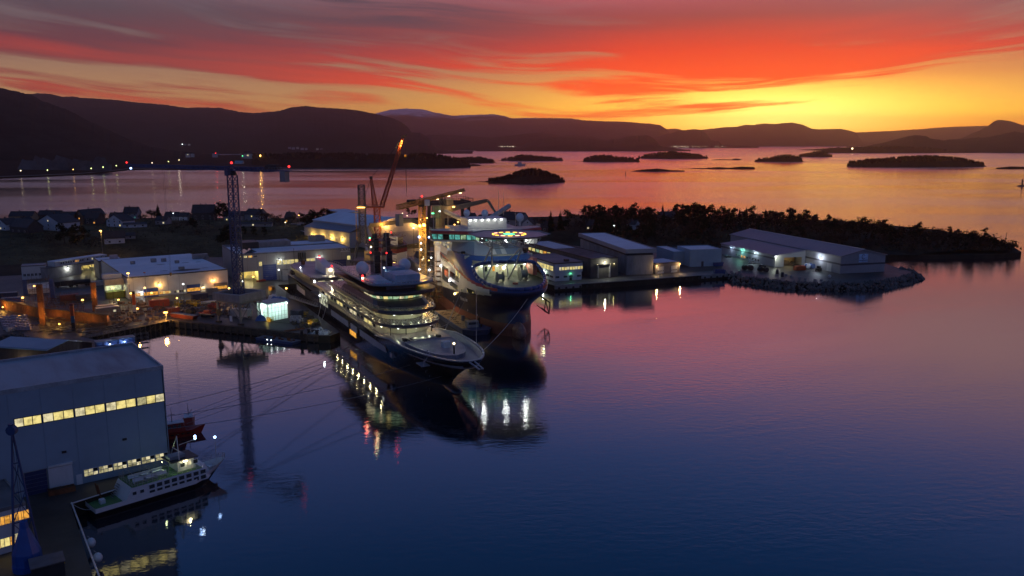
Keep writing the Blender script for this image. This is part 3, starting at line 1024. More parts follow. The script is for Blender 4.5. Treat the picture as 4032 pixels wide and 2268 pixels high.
def text(body,size,m,parent,M,name='lettering',depth=.03,align='CENTER',sx=1.0,shear=0.0):
	c=bpy.data.curves.new(name,'FONT')
	c.body=body
	c.size=size
	c.align_x=align
	c.align_y='CENTER'
	c.extrude=depth
	c.shear=shear
	o=bpy.data.objects.new(name,c)
	COL.objects.link(o)
	c.materials.append(m)
	bpy.context.view_layer.update()
	me=bpy.data.meshes.new_from_object(o.evaluated_get(bpy.context.evaluated_depsgraph_get()))
	bpy.data.objects.remove(o)
	me.materials.clear()
	me.materials.append(m)
	o=bpy.data.objects.new(name,me)
	COL.objects.link(o)
	o.parent=parent
	o.matrix_basis=M @ Matrix.Diagonal((sx,1,1,1))
	return o
ink=mat('sign_black',(.02,.02,.025),.5)
text('VARD',2.3,ink,sg,F.M @ Matrix.Translation(((ua+ub)/2,-.20,(wa+wb_)/2+.1)) @ Matrix.Rotation(math.pi/2,4,'X'),sx=1.12,shear=.1)
# white container by the blue door and crash barriers
q=VA.w(v3(1118,1090)[0],-3.2)
T3=thing('site_cabin','grey two-storey site cabin between the blue door and the yacht stern','cabin',(q.x,q.y,3),VA.rz)
MB().box(-1.8,1.8,-1.5,1.5,0,2.8).build('lower_cabin',clad_g,T3)
MB().box(-1.8,1.8,-1.5,1.5,2.9,5.6).build('upper_cabin',conc_wall,T3)
window(Face(T3),.6,1.5,.9,.7,W_CRM,1,1,steel_white)
for k,(px,py) in enumerate(((1018,1110),(1028,1108),(1038,1106))):
	q=P(px,py,3)
	m=MB().box(-1.1,1.1,-.25,.25,0,.35).box(-1.1,1.1,-.12,.12,.352,.9)
	tag(m.build('road_barrier',mat('red_plastic',(.45,.04,.02),.5),None,(q.x,q.y,3)),'red plastic barrier beside the lit open bay, %s' % ('left end of three','middle of three','right end of three')[k],'barrier','red barriers')
# ------------------------------------------------------------------ 5. gabled slipway hall with two sodium lamps
A,B=P(1452,985,3),P(1662,962,3)
SF=Frame(A,B)
sL,sD,se,sr=SF.len,72,17.0,21.5
s3=lambda px,py:(SF.atv(px,py,0).x,SF.atv(px,py,0).z-3)
T=thing('gabled_hall','big pale gabled hall with two sodium floodlights behind the cranes','hall',(SF.o.x,SF.o.y,3),SF.rz)
m=MB()
pro=[(0,0),(sL,0),(sL,se),(sL/2,sr),(0,se)]
m.add([(x,0,z) for x,z in pro]+[(x,sD,z) for x,z in pro],[(0,1,2,3,4),(9,8,7,6,5),(0,4,9,5),(1,6,7,2)])
m.build('wall',clad_w,T)
m=MB()
m.add([(-.5,-.5,se-.1),(sL/2,-.5,sr+.15),(sL/2,sD+.5,sr+.15),(-.5,sD+.5,se-.1),(-.5,-.5,se-.4),(sL/2,-.5,sr-.05),(sL/2,sD+.5,sr-.05),(-.5,sD+.5,se-.4)],[(0,1,2,3),(4,7,6,5),(0,4,5,1),(1,5,6,2),(2,6,7,3),(3,7,4,0)])
m.build('roof',snow_roof,T)
m=MB()
m.add([(sL/2,-.5,sr+.15),(sL+.5,-.5,se-.1),(sL+.5,sD+.5,se-.1),(sL/2,sD+.5,sr+.15),(sL/2,-.5,sr-.05),(sL+.5,-.5,se-.4),(sL+.5,sD+.5,se-.4),(sL/2,sD+.5,sr-.05)],[(0,1,2,3),(4,7,6,5),(0,4,5,1),(1,5,6,2),(2,6,7,3),(3,7,4,0)])
m.build('roof',roof_grey,T)
F=Face(T)
for px,py in ((1520,882),(1632,878)):
	u_,w_=s3(px,py)
	u_=max(2,min(sL-2,u_))
	F.put(MB().bar((u_,-.1,w_),(u_,-1.6,w_+.2),.15),'lamp_arm',steel_dark)
	F.put(MB().box(u_-.5,u_+.5,-2.2,-1.5,w_-.3,w_+.35),'floodlight',B_SOD)
	lamp(F.M @ Vector((u_,-2.8,w_-.3)),(1,.5,.12),5000,.4,parent=T)
F.put(MB().box(4,sL-4,-.12,-.02,.2,11),'slide_door',clad_g)
# ground-floor lean-to with yellow light on its left
LT=SF.w(-9,10)
T=thing('side_hall','lower hall with a yellow-lit wall left of the gabled hall','hall',(LT.x,LT.y,3),SF.rz)
m=MB()
m.prism([(0,0),(8.9,0),(8.9,60),(0,60)],0,12.5,False)
m.build('wall',clad_w,T)
m=MB()
m.add([(-.4,-.4,12.4),(8.9,-.4,15.5),(8.9,60.4,15.5),(-.4,60.4,12.4),(-.4,-.4,12.1),(8.9,-.4,15.2),(8.9,60.4,15.2),(-.4,60.4,12.1)],[(0,1,2,3),(4,7,6,5),(0,4,5,1),(2,6,7,3),(3,7,4,0)])
m.build('roof',roof_grey,T)
F=Face(T,(0,60,0),-math.pi/2)
for k in range(4):
	wall_lamp(F,12+k*13,7.5,B_SOD,(1,.62,.12),1500,1.2,.3)
# ------------------------------------------------------------------ 6. workshop row and site cabins at the left
A,B=P(190,1100,3),P(405,1065,3)
BF=Frame(A,B)
T=thing('workshop','long low grey workshop with three yellow-lit open bays under the stacked cabins','workshop',(BF.o.x,BF.o.y,3),BF.rz)
bL=BF.len+8
b3=lambda px,py:(BF.atv(px,py,0).x,BF.atv(px,py,0).z-3)
bays=[(b3(324,1090)[0],b3(364,1080)[0]),(b3(366,1085)[0],b3(408,1075)[0]),(b3(412,1070)[0],bL-.5)]
m=MB()
x=0
for a,b in bays:
	m.box(x,a,0,.3,0,6)
	m.box(a,b,0,.3,4.6,6)
	x=b
m.box(x,bL,0,.3,0,6)
m.box(0,bL,11.7,12,0,6).box(0,.3,.302,11.698,0,6).box(bL-.3,bL,.302,11.698,0,6)
m.build('wall',conc_wall,T)
MB().box(-.2,bL+.2,-.3,12.2,6.002,6.3).build('roof',felt,T)
MB().box(bays[0][0]-1,bL-.4,9,9.2,0,5.9).build('bay_back_wall',MATS['cream_wall'],T)
for a,b in bays:
	lamp(((a+b)/2,4,5),(1,.85,.4),900,.4,parent=T)
	m=MB()
	for k in range(5):
		m.box(a+.4+k*(b-a)/5.5,a+.4+k*(b-a)/5.5+.9,6.5,8,0,.6+1.6*R.random())
	m.build('bench',steel_grey,T,kind='stuff')
wall_lamp(Face(T),b3(267,1075)[0],4.9,B_WHT,(.95,1,.9),600)
cab_m=mat('cabin_white',(.55,.56,.56),.6,var=.08,scale=.3)
cab0=None
nC=11
c0,c1=b3(222,1075)[0],b3(428,1046)[0]
for k in range(nC):
	u_=c0+(c1-c0)*k/nC
	p=BF.w(u_,.6,9.31)
	lab='white portable cabin in the row on the workshop roof, number %d from the left' % (k+1)
	lab=['white end cabin with blank panels at the left end of the rooftop row','white rooftop cabin with two dark windows, second from the left end','white rooftop cabin with two dark windows, third from the left end','white rooftop cabin with two dark windows, left of the lit cabin','white rooftop cabin with two warm lit windows','white rooftop cabin with two dark windows, right of the lit cabin','white rooftop cabin two places right of the lit one','white rooftop cabin with one lit pane near the middle of the row','white rooftop cabin, third from the right end','white rooftop cabin, next to the right end one','white rooftop cabin at the right end of the row'][k]
	C=thing('portable_cabin',lab,'cabin',p,BF.rz,'portable cabins on the workshop roof')
	wdt=(c1-c0)/nC-.12
	MB().box(0,wdt,0,6,0,2.7).build('body',cab_m,C)
	MB().box(-.02,wdt+.02,-.1,6.1,2.702,2.86).build('roof',snow_roof,C)
	FC=Face(C)
	for j in ((0,1) if k in (1,2,3,4,5) else ((1,) if k>5 else ())):
		window(FC,wdt*(.12+.46*j),1.0,wdt*.3,1.1,W_ORG if k==4 else (W_CRM if k==7 else glass_dark),1,1,steel_white,True,.09)
	MB().box(.0,.1,-.03,-.002,0,2.6).build('corner_post',steel_grey,C)
T=thing('roof_scaffold','steel frame carrying the row of portable cabins','frame',BF.w(0,0,9.3-0),BF.rz)
m=MB()
m.box(c0-.3,c1+.3,.2,7,-.35,-.02)
for k in range(9):
	for y in (.4,6.5):
		m.box(c0+(c1-c0)*k/8-.12,c0+(c1-c0)*k/8+.12,y-.12,y+.12,-3.0,-.36)
m.build('deck_frame',steel_dark,T)
# ------------------------------------------------------------------ 7. blue-roofed shed by the slip
A,B=P(190,1462,3),P(366,1400,3)
GF=Frame(A,B)
gL=GF.len
gz=GF.atv(188,1374,0).z-3
gr=GF.atv(265,1339,0).z-3
gD=GF.atz(193,1285,3+gr).y
T=thing('boat_shed','dark brown shed with a wet sheet roof below the rusty dock wall','shed',(GF.o.x,GF.o.y,3),GF.rz)
pk=GF.atv(265,1339,0).x
ge=GF.atv(366,1346,0).z-3
m=MB()
pro=[(0,0),(gL,0),(gL,ge),(pk,gr),(0,gz)]
m.add([(x,0,z) for x,z in pro]+[(x,gD,z) for x,z in pro],[(0,1,2,3,4),(9,8,7,6,5),(0,4,9,5),(1,6,7,2)])
m.build('wall',mat('brown_boards',(.07,.05,.045),.8,var=.3,stretch=(3,3,.5)),T)
for (xa,za,xb,zb,mm) in ((-.5,gz-.15,pk,gr+.12,mat('blue_sheet_roof',(.16,.26,.33),.35,.2,var=.2,scale=.2)),(pk,gr+.12,gL+.5,ge-.1,mat('wet_sheet_roof',(.40,.38,.40),.25,.2,scale=.2,col2=(.2,.19,.2)))):
	m=MB()
	m.add([(xa,-.6,za),(xb,-.6,zb),(xb,gD+.6,zb),(xa,gD+.6,za),(xa,-.6,za-.22),(xb,-.6,zb-.22),(xb,gD+.6,zb-.22),(xa,gD+.6,za-.22)],[(0,1,2,3),(4,7,6,5),(0,4,5,1),(1,5,6,2),(2,6,7,3),(3,7,4,0)])
	m.build('roof',mm,T)
FL=Face(T,(0,gD,0),-math.pi/2)
window(FL,gD*.55,.6,2.0,3.6,W_CRM,1,2,steel_white,False,.1,'doorway_light')
lamp((-2.5,gD*.4,3),(1,.85,.5),300,.3,parent=T)
# blue workshop containers behind the near hall
for k,(px,py,lab) in enumerate(((425,1400,'blue container hut with a white lamp behind the near hall roof, left one'),(488,1388,'blue container hut with a bluish lamp behind the near hall roof, right one'))):
	q=P(px,py,3)
	T=thing('container_hut',lab,'hut',(q.x,q.y,3),HF.rz,'blue container huts')
	MB().box(-3.6,3.6,-1.5,1.5,0,5.6).build('body',mat('blue_steel',(.03,.07,.22),.5,var=.2),T)
	MB().box(-3.8,3.8,-1.7,1.7,5.602,5.8).build('roof',roof_grey,T)
	wall_lamp(Face(T,(0,-1.5,0)),.6-2*k+(k and 1.5),4.6,B_BLU if k else B_WHT,(.5,.7,1),350)
	m=MB()
	for x in (-3,-1.5,0,1.5,3):
		m.box(x-.05,x+.05,-1.56,-1.502,.2,5.4)
	m.build('ribs',MATS['blue_steel'],T)
# ladder tower of scaffolding at the water's edge
q=P(562,1390,1.2)
T=thing('scaffold_tower','scaffolding tower standing at the water behind the near hall','scaffold',(q.x,q.y,0),HF.rz)
m=MB()
for x in (-2.2,0,2.2):
	for y in (-1,1):
		m.tube((x,y,-1),(x,y,9),.06,n=5)
m.build('standard',steel_grey,T)
m=MB()
for z in (1,3,5,7,8.6):
	for y in (-1,1):
		m.tube((-2.4,y,z),(2.4,y,z),.05,n=4)
	for x in (-2.2,0,2.2):
		m.tube((x,-1,z),(x,1,z),.05,n=4)
m.build('ledger',steel_grey,T)
MB().box(-2.2,2.2,-1,1,4.9,4.98).box(-2.2,2.2,-1,1,2.9,2.98).build('deck_board',timber,T)
# ------------------------------------------------------------------ 8. right-hand quay buildings
# white office
A,B=P(2183,1109,3),P(2293,1101,3)
WF=Frame(A,B)
wh=10.0
wD=WF.atz(2108,1002,3+wh).y
T=thing('office_building','white two-storey office with rows of lit windows at the quay corner','office',(WF.o.x,WF.o.y,3),WF.rz)
wl=WF.len
MB().box(.35,wl-.35,.35,wD,0,4.6).build('lower_wall',white_wall,T)
MB().box(0,wl,0,wD,4.602,wh-.2).build('upper_wall',white_wall,T)
MB().box(-.4,wl+.4,-.4,wD+.4,wh-.198,wh+.25).build('roof',felt_rose,T)
MB().box(-.45,wl+.45,-.46,-.40,wh-.3,wh+.2).box(-.46,-.402,-.399,wD+.4,wh-.3,wh+.2).build('fascia',black_paint,T)
MB().box(wl*.45,wl*.45+2.4,2.5,4.5,wh+.252,wh+1.5).build('roof_vent',steel_dark,T)
F=Face(T)
w3=lambda px,py:(WF.atv(px,py,0).x,WF.atv(px,py,0).z-3)
u0,z0_=w3(2201,1060)
u1,z1_=w3(2295,1046)
for k in range(9):
	du=(u1-u0)/9
	window(F,u0+du*k+.12,6.0,du-.3,1.75,W_YEL if k % 3 else W_CRM,2,1,steel_white,True,.1)
F2=Face(T,(.35,.35,0))
for a,b in ((2188,2203),(2220,2235),(2242,2256),(2273,2288)):
	ua,ub=w3(a,1095)[0],w3(b,1095)[0]
	window(F2,ua-.35,1.7,ub-ua,1.2,glass_dark,3,1,steel_white,True,.08)
F2.put(MB().box(w3(2241,1100)[0],w3(2251,1100)[0],-.06,-.0,.05,2.4),'door',steel_dark)
wall_lamp(F2,w3(2245,1070)[0],4.3,B_GRN,(.2,1,.5),40,.4,.14)
FS=Face(T,(0,wD,0),-math.pi/2)
for k in range(8):
	du=wD/8.4
	window(FS,.6+du*k,5.6,du-.5,2.6,[W_YEL,W_YEL,W_CRM],2,2,steel_white,False,.1)
for k in range(9):
	FS.put(MB().box(.25+wD/8.4*k,.45+wD/8.4*k,-.12,-.002,4.7,wh-.3),'pilaster',white_wall)
FS2=Face(T,(.35,wD,0),-math.pi/2)
FS2.put(MB().box(wD*.50,wD*.50+.14,-.5,.0,0,4.5).box(wD*.62,wD*.62+.14,-.5,0,0,4.5),'entrance_fin',white_wall)
wall_lamp(FS2,wD*.66,4.1,B_WHT,(.8,1,.75),420,.9)
for k in (1,5,6):
	window(FS2,.8+k*wD/7.4,1.6,wD/7.4-1,1.2,glass_dark,3,1,steel_white,True,.08)
# long dark hall behind it
A,B=P(2325,1097,3),P(2432,1089,3)
DF=Frame(A,B)
dh=11.0
d3=lambda px,py:(DF.atv(px,py,0).x,DF.atv(px,py,0).z-3)
dD=88
T=flat_hall('storage_hall','long dark flat-roofed hall with a concrete gate between the white office and the snowy hall','hall',DF,DF.len,dD,3,dh,mat('dark_concrete',(.11,.105,.095),.8,var=.35,scale=.2,stretch=(1,1,.3)),felt,.35,steel_dark)
F=Face(T)
ua,ub=d3(2355,1080)[0],d3(2396,1080)[0]
F.put(MB().box(ua-.9,ua,-.9,-.01,0,7.2).box(ub,ub+.9,-.9,-.01,0,7.2),'gate_pier',conc_wall)
F.put(MB().box(ua+.02,ub-.02,-.25,-.01,0,6.9),'gate_leaf',MATS['dark_concrete'])
F.put(MB().box(ua-.9,ub+.9,-.95,-.01,7.202,7.6),'gate_lintel',steel_dark)
u_,w_=d3(2380,1029)
wall_lamp(F,u_,w_,B_WRM,(1,.97,.72),1500,1.2,.35)
for px in (2351,2401,2416):
	wall_lamp(F,d3(px,1045)[0],7.7,B_WRM,(1,.9,.3),30,.3,.12)
FS=Face(T,(0,dD,0),-math.pi/2)
for k in range(6):
	window(FS,6+k*5.5,6.5,4.2,2.0,(W_YEL,W_YEL,W_GRN,W_YEL,W_ORG,W_YEL)[k],3,1,steel_dark,True,.12)
MB().box(.4,DF.len*.9,dD*.55,dD*.97,dh+.01,dh+.03).build('snow_patch',snow_m,T)
# tall hall with snowy roof and overhanging eaves
A,B=P(2466,1083,3),P(2571,1079,3)
KF=Frame(A,B)
kh=14.6
kD=KF.atz(2335,919,3+kh).y
T=thing('warehouse','tall concrete warehouse with a wide overhanging rim round its snowy roof','warehouse',(KF.o.x,KF.o.y,3),KF.rz)
kl=KF.len
MB().prism([(0,0),(kl,0),(kl,kD),(0,kD)],0,kh-3.4,False).build('wall',conc_wall,T)
MB().prism([(.35,.35),(kl-.35,.35),(kl-.35,kD-.35),(.35,kD-.35)],kh-3.4,kh-2.0,True).build('clerestory',black_paint,T)
m=MB()
for b in ((-1.2,kl+1.2,-1.2,-.6),(-1.2,kl+1.2,kD+.6,kD+1.2),(-1.2,-.6,-.598,kD+.598),(kl+.6,kl+1.2,-.598,kD+.598)):
	m.box(*b,kh-2.0,kh+.35)
m.build('eaves_rim',clad_g,T)
MB().box(-.598,kl+.598,-.598,kD+.598,kh-.4,kh).build('roof',snow_roof,T)
FS=Face(T,(0,kD,0),-math.pi/2)
for k in range(9):
	FS.put(MB().box(kD*k/9-.12,kD*k/9+.12,-.2,-.002,0,kh-3.6),'wall_pilaster',conc_wall)
# two-bay garage with sodium lamps
A,B=P(2580,1079,3),P(2675,1071,3)
RF=Frame(A,B)
T=flat_hall('garage','small two-door garage with an orange lamp at each end','garage',RF,RF.len,16,3,6.2,mat('brown_grey_wall',(.22,.19,.18),.8),snow_roof,.1,steel_dark)
F=Face(T)
for k in (0,1):
	a=RF.len*(.08+.56*k)
	sect_door(F,a,.05,RF.len*.27,4.0,cab_m,4)
	for j in range(4):
		F.put(MB().box(a+.25+j*RF.len*.065,a+.25+j*RF.len*.065+.8,-.14,-.118,1.3,1.8),'door_window',glass_dark)
	px,py=((2586,1045),(2677,1030))[k]
	wall_lamp(F,(.4,RF.len-.3)[k],5.1,B_SOD,(1,.62,.25),700,1.0,.25)
	F.put(MB().tube(((.4,RF.len-.3)[k],-.3,0),((.4,RF.len-.3)[k],-.3,5),.1),'lamp_pipe',steel_white)
# grey-blue box building with lower annex
A,B=P(2716,1051,3),P(2839,1047,3)
XF=Frame(A,B)
T=flat_hall('cold_store','plain blue-grey panelled cold store with a snowy roof right of the garage','cold store',XF,XF.len,20,3,10.2,clad,snow_roof,.4,clad)
F=Face(T)
for k in range(5):
	F.put(MB().box(XF.len*k/5+.04,XF.len*(k+1)/5-.04,-.08,-.003,.1,9.6),'wall_panel',clad)
F.put(MB().box(XF.len*.36,XF.len*.36+1.5,-.16,-.082,.05,3.2),'door',clad_d)
G=Frame(XF.w(-7,9),XF.w(-.02,9))
T2=flat_hall('annex','lower snow-roofed annex left of the blue-grey cold store','annex',G,6.9,28,3,8.2,clad,snow_roof,.25,clad)
# skips / containers beside it
for px,py,lab,m_ in ((2825,1047,'blue open skip against the cold store wall','blue_steel'),(2832,1078,'dark blue waste container at the quay edge below the cold store','blue_steel')):
	q=P(px,py,3)
	T=thing('waste_container',lab,'skip',(q.x,q.y,3),XF.rz)
	m=MB()
	m.add([(-3,-1.2,0),(3,-1.2,0),(3,1.2,0),(-3,1.2,0),(-3.4,-1.3,2.3),(3.4,-1.3,2.3),(3.4,1.3,2.3),(-3.4,1.3,2.3)],[(0,3,2,1),(0,1,5,4),(1,2,6,5),(2,3,7,6),(3,0,4,7)])
	m.build('body',MATS[m_],T)
	m=MB()
	for x in (-2,-.7,.7,2):
		m.box(x-.08,x+.08,-1.42,-1.28,.1,2.2)
	m.build('rib',MATS[m_],T)
	MB().box(-3.5,3.5,-1.42,-1.32,2.302,2.42).box(-3.5,3.5,1.32,1.42,2.302,2.42).build('rim',MATS[m_],T)
# the long two-level hall with the gable sign
A,B=P(3050,1053,3),P(3307,1078,3)      # long front wall direction comes from the right gable corner back to the left
NA,NB=P(3307,1078,3),P(3482,1069,3)    # gable
NF=Frame(NA,NB)
nl,ne,nr=NF.len,10.4,13.6
nD=NF.atz(2937,902,16.6).y
n3=lambda px,py:(NF.atv(px,py,0).x,NF.atv(px,py,0).z-3)
T=thing('net_hall','long grey ridge-roofed hall with a blue-white company sign on its gable','hall',(NF.o.x,NF.o.y,3),NF.rz)
m=MB()
pro=[(0,0),(nl,0),(nl,ne),(nl/2,nr),(0,ne)]
m.add([(x,0,z) for x,z in pro]+[(x,nD,z) for x,z in pro],[(0,1,2,3,4),(9,8,7,6,5),(0,4,9,5),(1,6,7,2)])
m.build('wall',clad_g,T)
for s in (0,1):
	xa,za,xb,zb=((-.7,ne-.2,nl/2,nr+.2),(nl/2,nr+.2,nl+.7,ne-.2))[s]
	m=MB()
	m.add([(xa,-.7,za),(xb,-.7,zb),(xb,nD+.7,zb),(xa,nD+.7,za),(xa,-.7,za-.5),(xb,-.7,zb-.4),(xb,nD+.7,zb-.4),(xa,nD+.7,za-.5)],[(0,1,2,3),(4,7,6,5),(0,4,5,1),(1,5,6,2),(2,6,7,3),(3,7,4,0)])
	m.build('roof',mat('pale_ridge_roof',(.34,.33,.35),.45,var=.15,scale=.05) if s else roof_grey,T)
MB().box(nl/2-.3,nl/2+.3,-.7,nD+.7,nr+.15,nr+.35).build('ridge_cap',steel_white,T)
F=Face(T)
F.put(MB().box(-.05,nl+.05,-.1,-.003,4.6,5.6),'dark_band',clad_d)
FL=Face(T,(0,nD,0),-math.pi/2)
FL.put(MB().box(nD*.30,nD-.05,-.1,-.003,5.0,6.0),'dark_band',clad_d)
ua,wa=n3(3380,1033)
ub,wb_=n3(3418,999)
sg=F.put(MB().box(ua,ub,-.22,-.12,wa,wb_),'sign',mat('sign_pale_blue',(.42,.62,.85),.5))
text('MØRENOT',1.25,mat('sign_navy',(.02,.06,.2),.5),sg,F.M @ Matrix.Translation(((ua+ub)/2,-.25,wa+(wb_-wa)*.2)) @ Matrix.Rotation(math.pi/2,4,'X'))
m=MB()
c=Vector(((ua+ub)/2,-.26,wa+(wb_-wa)*.66))
for k in range(14):
	a0,a1=.5+k*.36,.5+(k+1)*.36
	r0,r1=1.1,1.1
	m.bar((c.x+r0*math.cos(a0),c.y,c.z+r0*1.15*math.sin(a0)),(c.x+r1*math.cos(a1),c.y,c.z+r1*1.15*math.sin(a1)),.05,.28)
F.put(m,'emblem',MATS['sign_navy'])
u_,v_=0,NF.atu(3231,1012,0)
wall_lamp(FL,nD-v_.y,v_.z-3,B_BLU,(.8,.88,1),1500,1.3,.35)
du_=nD-NF.atu(3268,1060,0).y
sect_door(FL,du_-3,.05,4.5,4.8,cab_m,4)
# lower wing in front of it
wy0,wy1,ww=NF.atu(3160,1000,0).y,nD*1.02,26
bq=NF.loc(P(3050,1053,3))
ww=max(18,-NF.atz(3052,1052,3).x)
T=thing('net_hall_wing','lower grey wing with an open loading bay in front of the long sign hall','hall',(NF.o.x,NF.o.y,3),NF.rz)
wv=NF.atz(3052,1052,3).y
we,wr=7.4,9.6
nE=NF.atz(2832,957,10.4).y
bay=(-ww*.72,-ww*.12)
m=MB()
m.box(-ww,bay[0],wv,wv+.3,0,we).box(bay[1],-.1,wv,wv+.3,0,we).box(bay[0],bay[1],wv,wv+.3,5.6,we)
m.box(-ww,-ww+.3,wv+.302,nE,0,we)
m.add([(-ww,wv+.01,we),(-.1,wv+.01,we),(-.1,wv+.01,wr)],[(0,1,2)])
m.build('wall',clad_g,T)
m=MB()
m.add([(-ww-.7,wv-.7,we-.1),(-.02,wv-.7,wr+.1),(-.02,nE,wr+.1),(-ww-.7,nE,we-.1),(-ww-.7,wv-.7,we-.6),(-.02,wv-.7,wr-.3),(-.02,nE,wr-.3),(-ww-.7,nE,we-.6)],[(0,1,2,3),(4,7,6,5),(0,4,5,1),(1,5,6,2),(2,6,7,3),(3,7,4,0)])
m.build('roof',roof_grey,T)
MB().box(bay[0]-1,bay[1]+1,wv+9,wv+9.3,0,we).build('bay_back_wall',mat('ochre_boards',(.35,.24,.10),.8),T)
lamp(((bay[0]+bay[1])/2,wv+4,5),(1,.8,.4),350,.4,parent=T)
m=MB()
for k in range(9):
	m.box(bay[0]+1+k*(bay[1]-bay[0]-2)/9,bay[0]+2.1+k*(bay[1]-bay[0]-2)/9,wv+6,wv+8,0,1+2*R.random())
m.build('pallet_stack',timber,T,kind='stuff')
FW=Face(T,(-ww,nE,0),-math.pi/2)
fl=nE-wv
FW.put(MB().box(.1,fl-.1,-.12,-.003,4.6,5.6),'dark_band',clad_d)
for k in range(14):
	if R.random()<.8:
		window(FW,fl*.18+k*fl*.045,4.75,fl*.03,.75,glass_dark,2,1,steel_dark,True,.07)
for k in range(9):
	window(FW,fl*.30+k*fl*.05,1.0,fl*.03,1.5,(W_ORG if k in (2,3) else glass_dark),2,1,steel_white,True,.09)
for k,(f_,b_,c_,pw) in enumerate(((.22,B_BLU,(.6,.75,1),400),(.42,B_GRN,(.35,1,.8),900),(.66,B_WHT,(.7,.9,1),700))):
	wall_lamp(FW,fl*f_,6.1,b_,c_,pw,1.2,.32)
m=MB()
m.tube((-ww-.8,wv-1,0),(-ww-.8,wv-1,6.6),.12)
m.build('lamp_post',steel_white,T)
MB().box(-ww-1.2,-ww-.4,wv-1.6,wv-1.0,6.4,7.0).build('floodlight',B_WHT,T)
lamp((-ww-.8,wv-2.4,6.3),(.95,1,.75),1300,.3,parent=T)
# ------------------------------------------------------------------ research yacht
def ship(name,label,fr):
	return thing(name,label,'ship',(fr.o.x,fr.o.y,0),fr.rz)
yhull=mat('navy_hull',(.012,.014,.022),.22,var=.25,scale=.08,coat=.3)
yslab=mat('slate_deck_edge',(.06,.063,.085),.35,var=.2,scale=.12)
ytop=mat('wet_teak',(.30,.25,.26),.35,scale=.3,col2=(.17,.14,.15),stretch=(.3,2.5,1))
ysnow=mat('frosted_deck',(.34,.31,.36),.4,scale=.35,col2=(.15,.135,.17))
ywall=mat('cream_superstructure',(.62,.58,.42),.5,var=.08,scale=.3)
ytarp=mat('blue_tarpaulin',(.34,.46,.58),.5,var=.2,scale=.5,bump=.4,bscale=1.2)
ygrey=mat('pale_shutter',(.42,.42,.46),.5,var=.1,scale=.3)
yrail=mat('rail_steel',(.55,.53,.48),.35,.6,var=.1)
radome_m=mat('radome_white',(.62,.68,.75),.45,var=.05)
T=ship('yacht','huge dark-hulled research yacht with lit decks moored bow towards the open water',YA)
YL,YB=214.0,11.6
def y_half(u,z):
	"""half breadth of the hull at u (0 at the bow, negative aft) and height z"""
	k=max(0.,min(1.,z/11.5))
	stem=-17+17*k**1.6                      # the stem rakes forward
	ent=72-34*k**1.2                        # length of entrance
	if u>stem:
		return 0.0
	t=min(1.,(stem-u)/ent)
	shp=(1-(1-t)**2)**(.5+.35*(1-k))
	aft=1-.18*sm(-u,175,216)
	return YB*shp*aft*(1+.045*k)
def y_sheer(u):
	return 10.0+2.0*sm(u,-58,-40)+.8*sm(u,-40,0)
def hull_grid(half,sheer,us,zs,stem):
	"""rows of (u, v, z) for starboard (-) and port (+)"""
	rows=[]
	for zf in zs:
		row=[]
		for u in us:
			z=zf if zf<=0 else zf*sheer(u)
			uu=min(u,stem(z))
			row.append((uu,half(uu,z),z))
		rows.append(row)
	return rows
us=[-216,-205,-190,-170,-150,-139,-125,-110,-95,-80,-70,-60,-52,-45,-38,-32,-27,-22,-18,-15,-12,-9.5,-7,-5,-3.4,-2,-1,-.4,0]
zs=[-1.5,0,.08,.16,.26,.36,.46,.56,.66,.76,.86,.94,1.0]
ystem=lambda z:-17+17*max(0,min(1.,z/11.5))**1.6
rows=hull_grid(y_half,y_sheer,us,zs,ystem)
m=MB()
for s in (-1,1):
	m.loft([[(u,s*v,z) for u,v,z in r] for r in rows],closed=False)
tr=[r[0] for r in rows]
m.loft([[(p[0],-p[1],p[2]) for p in tr],[(p[0],p[1],p[2]) for p in tr]],closed=False)
m.build('hull',yhull,T,smooth=True)
# bulbous foot under the stem
m=MB()
m.lathe([(.05,2.5),(1.2,2.2),(1.9,1.0),(2.1,-1),(1.6,-9),(1.2,-16)],(0,0,0),12)
m.v=[(z-12.6,x,y*.9-.6) for x,y,z in m.v]
m.build('bulb',yhull,T,smooth=True)
# gunwale cap and the wide foredeck bulwark
cap_u=[-58,-50,-42,-36,-30,-25,-20,-16,-12,-8,-5,-3,-1.5]
for s in (-1,1):
	m=MB()
	prev=None
	for u in cap_u:
		b=y_half(u,y_sheer(u))
		q=(u,s*b,y_sheer(u)+.06)
		if prev:
			m.bar(prev,q,.65,.28)
		prev=q
	m.bar(prev,(-.3,0,y_sheer(0)+.06),.65,.28)
	m.build('gunwale',mat('gunwale_grey',(.34,.33,.37),.35,var=.15),T)
# inner bulwark face and stays
m=MB()
for s in (-1,1):
	a=[(u,s*max(.2,y_half(u,y_sheer(u))-.5),y_sheer(u)-.05) for u in cap_u]
	b=[(u-.4,s*max(.15,y_half(u,y_sheer(u))-1.3),10.4) for u in cap_u]
	m.loft([a,b],closed=False)
m.build('bulwark',mat('bulwark_grey',(.30,.30,.34),.5,var=.1),T)
# foredeck
pl=[(u,-max(.1,y_half(u,11)-.5)) for u in cap_u]+[(u,max(.1,y_half(u,11)-.5)) for u in reversed(cap_u)]
m=MB()
m.prism(pl,10.1,10.42)
m.build('foredeck',ytop,T)
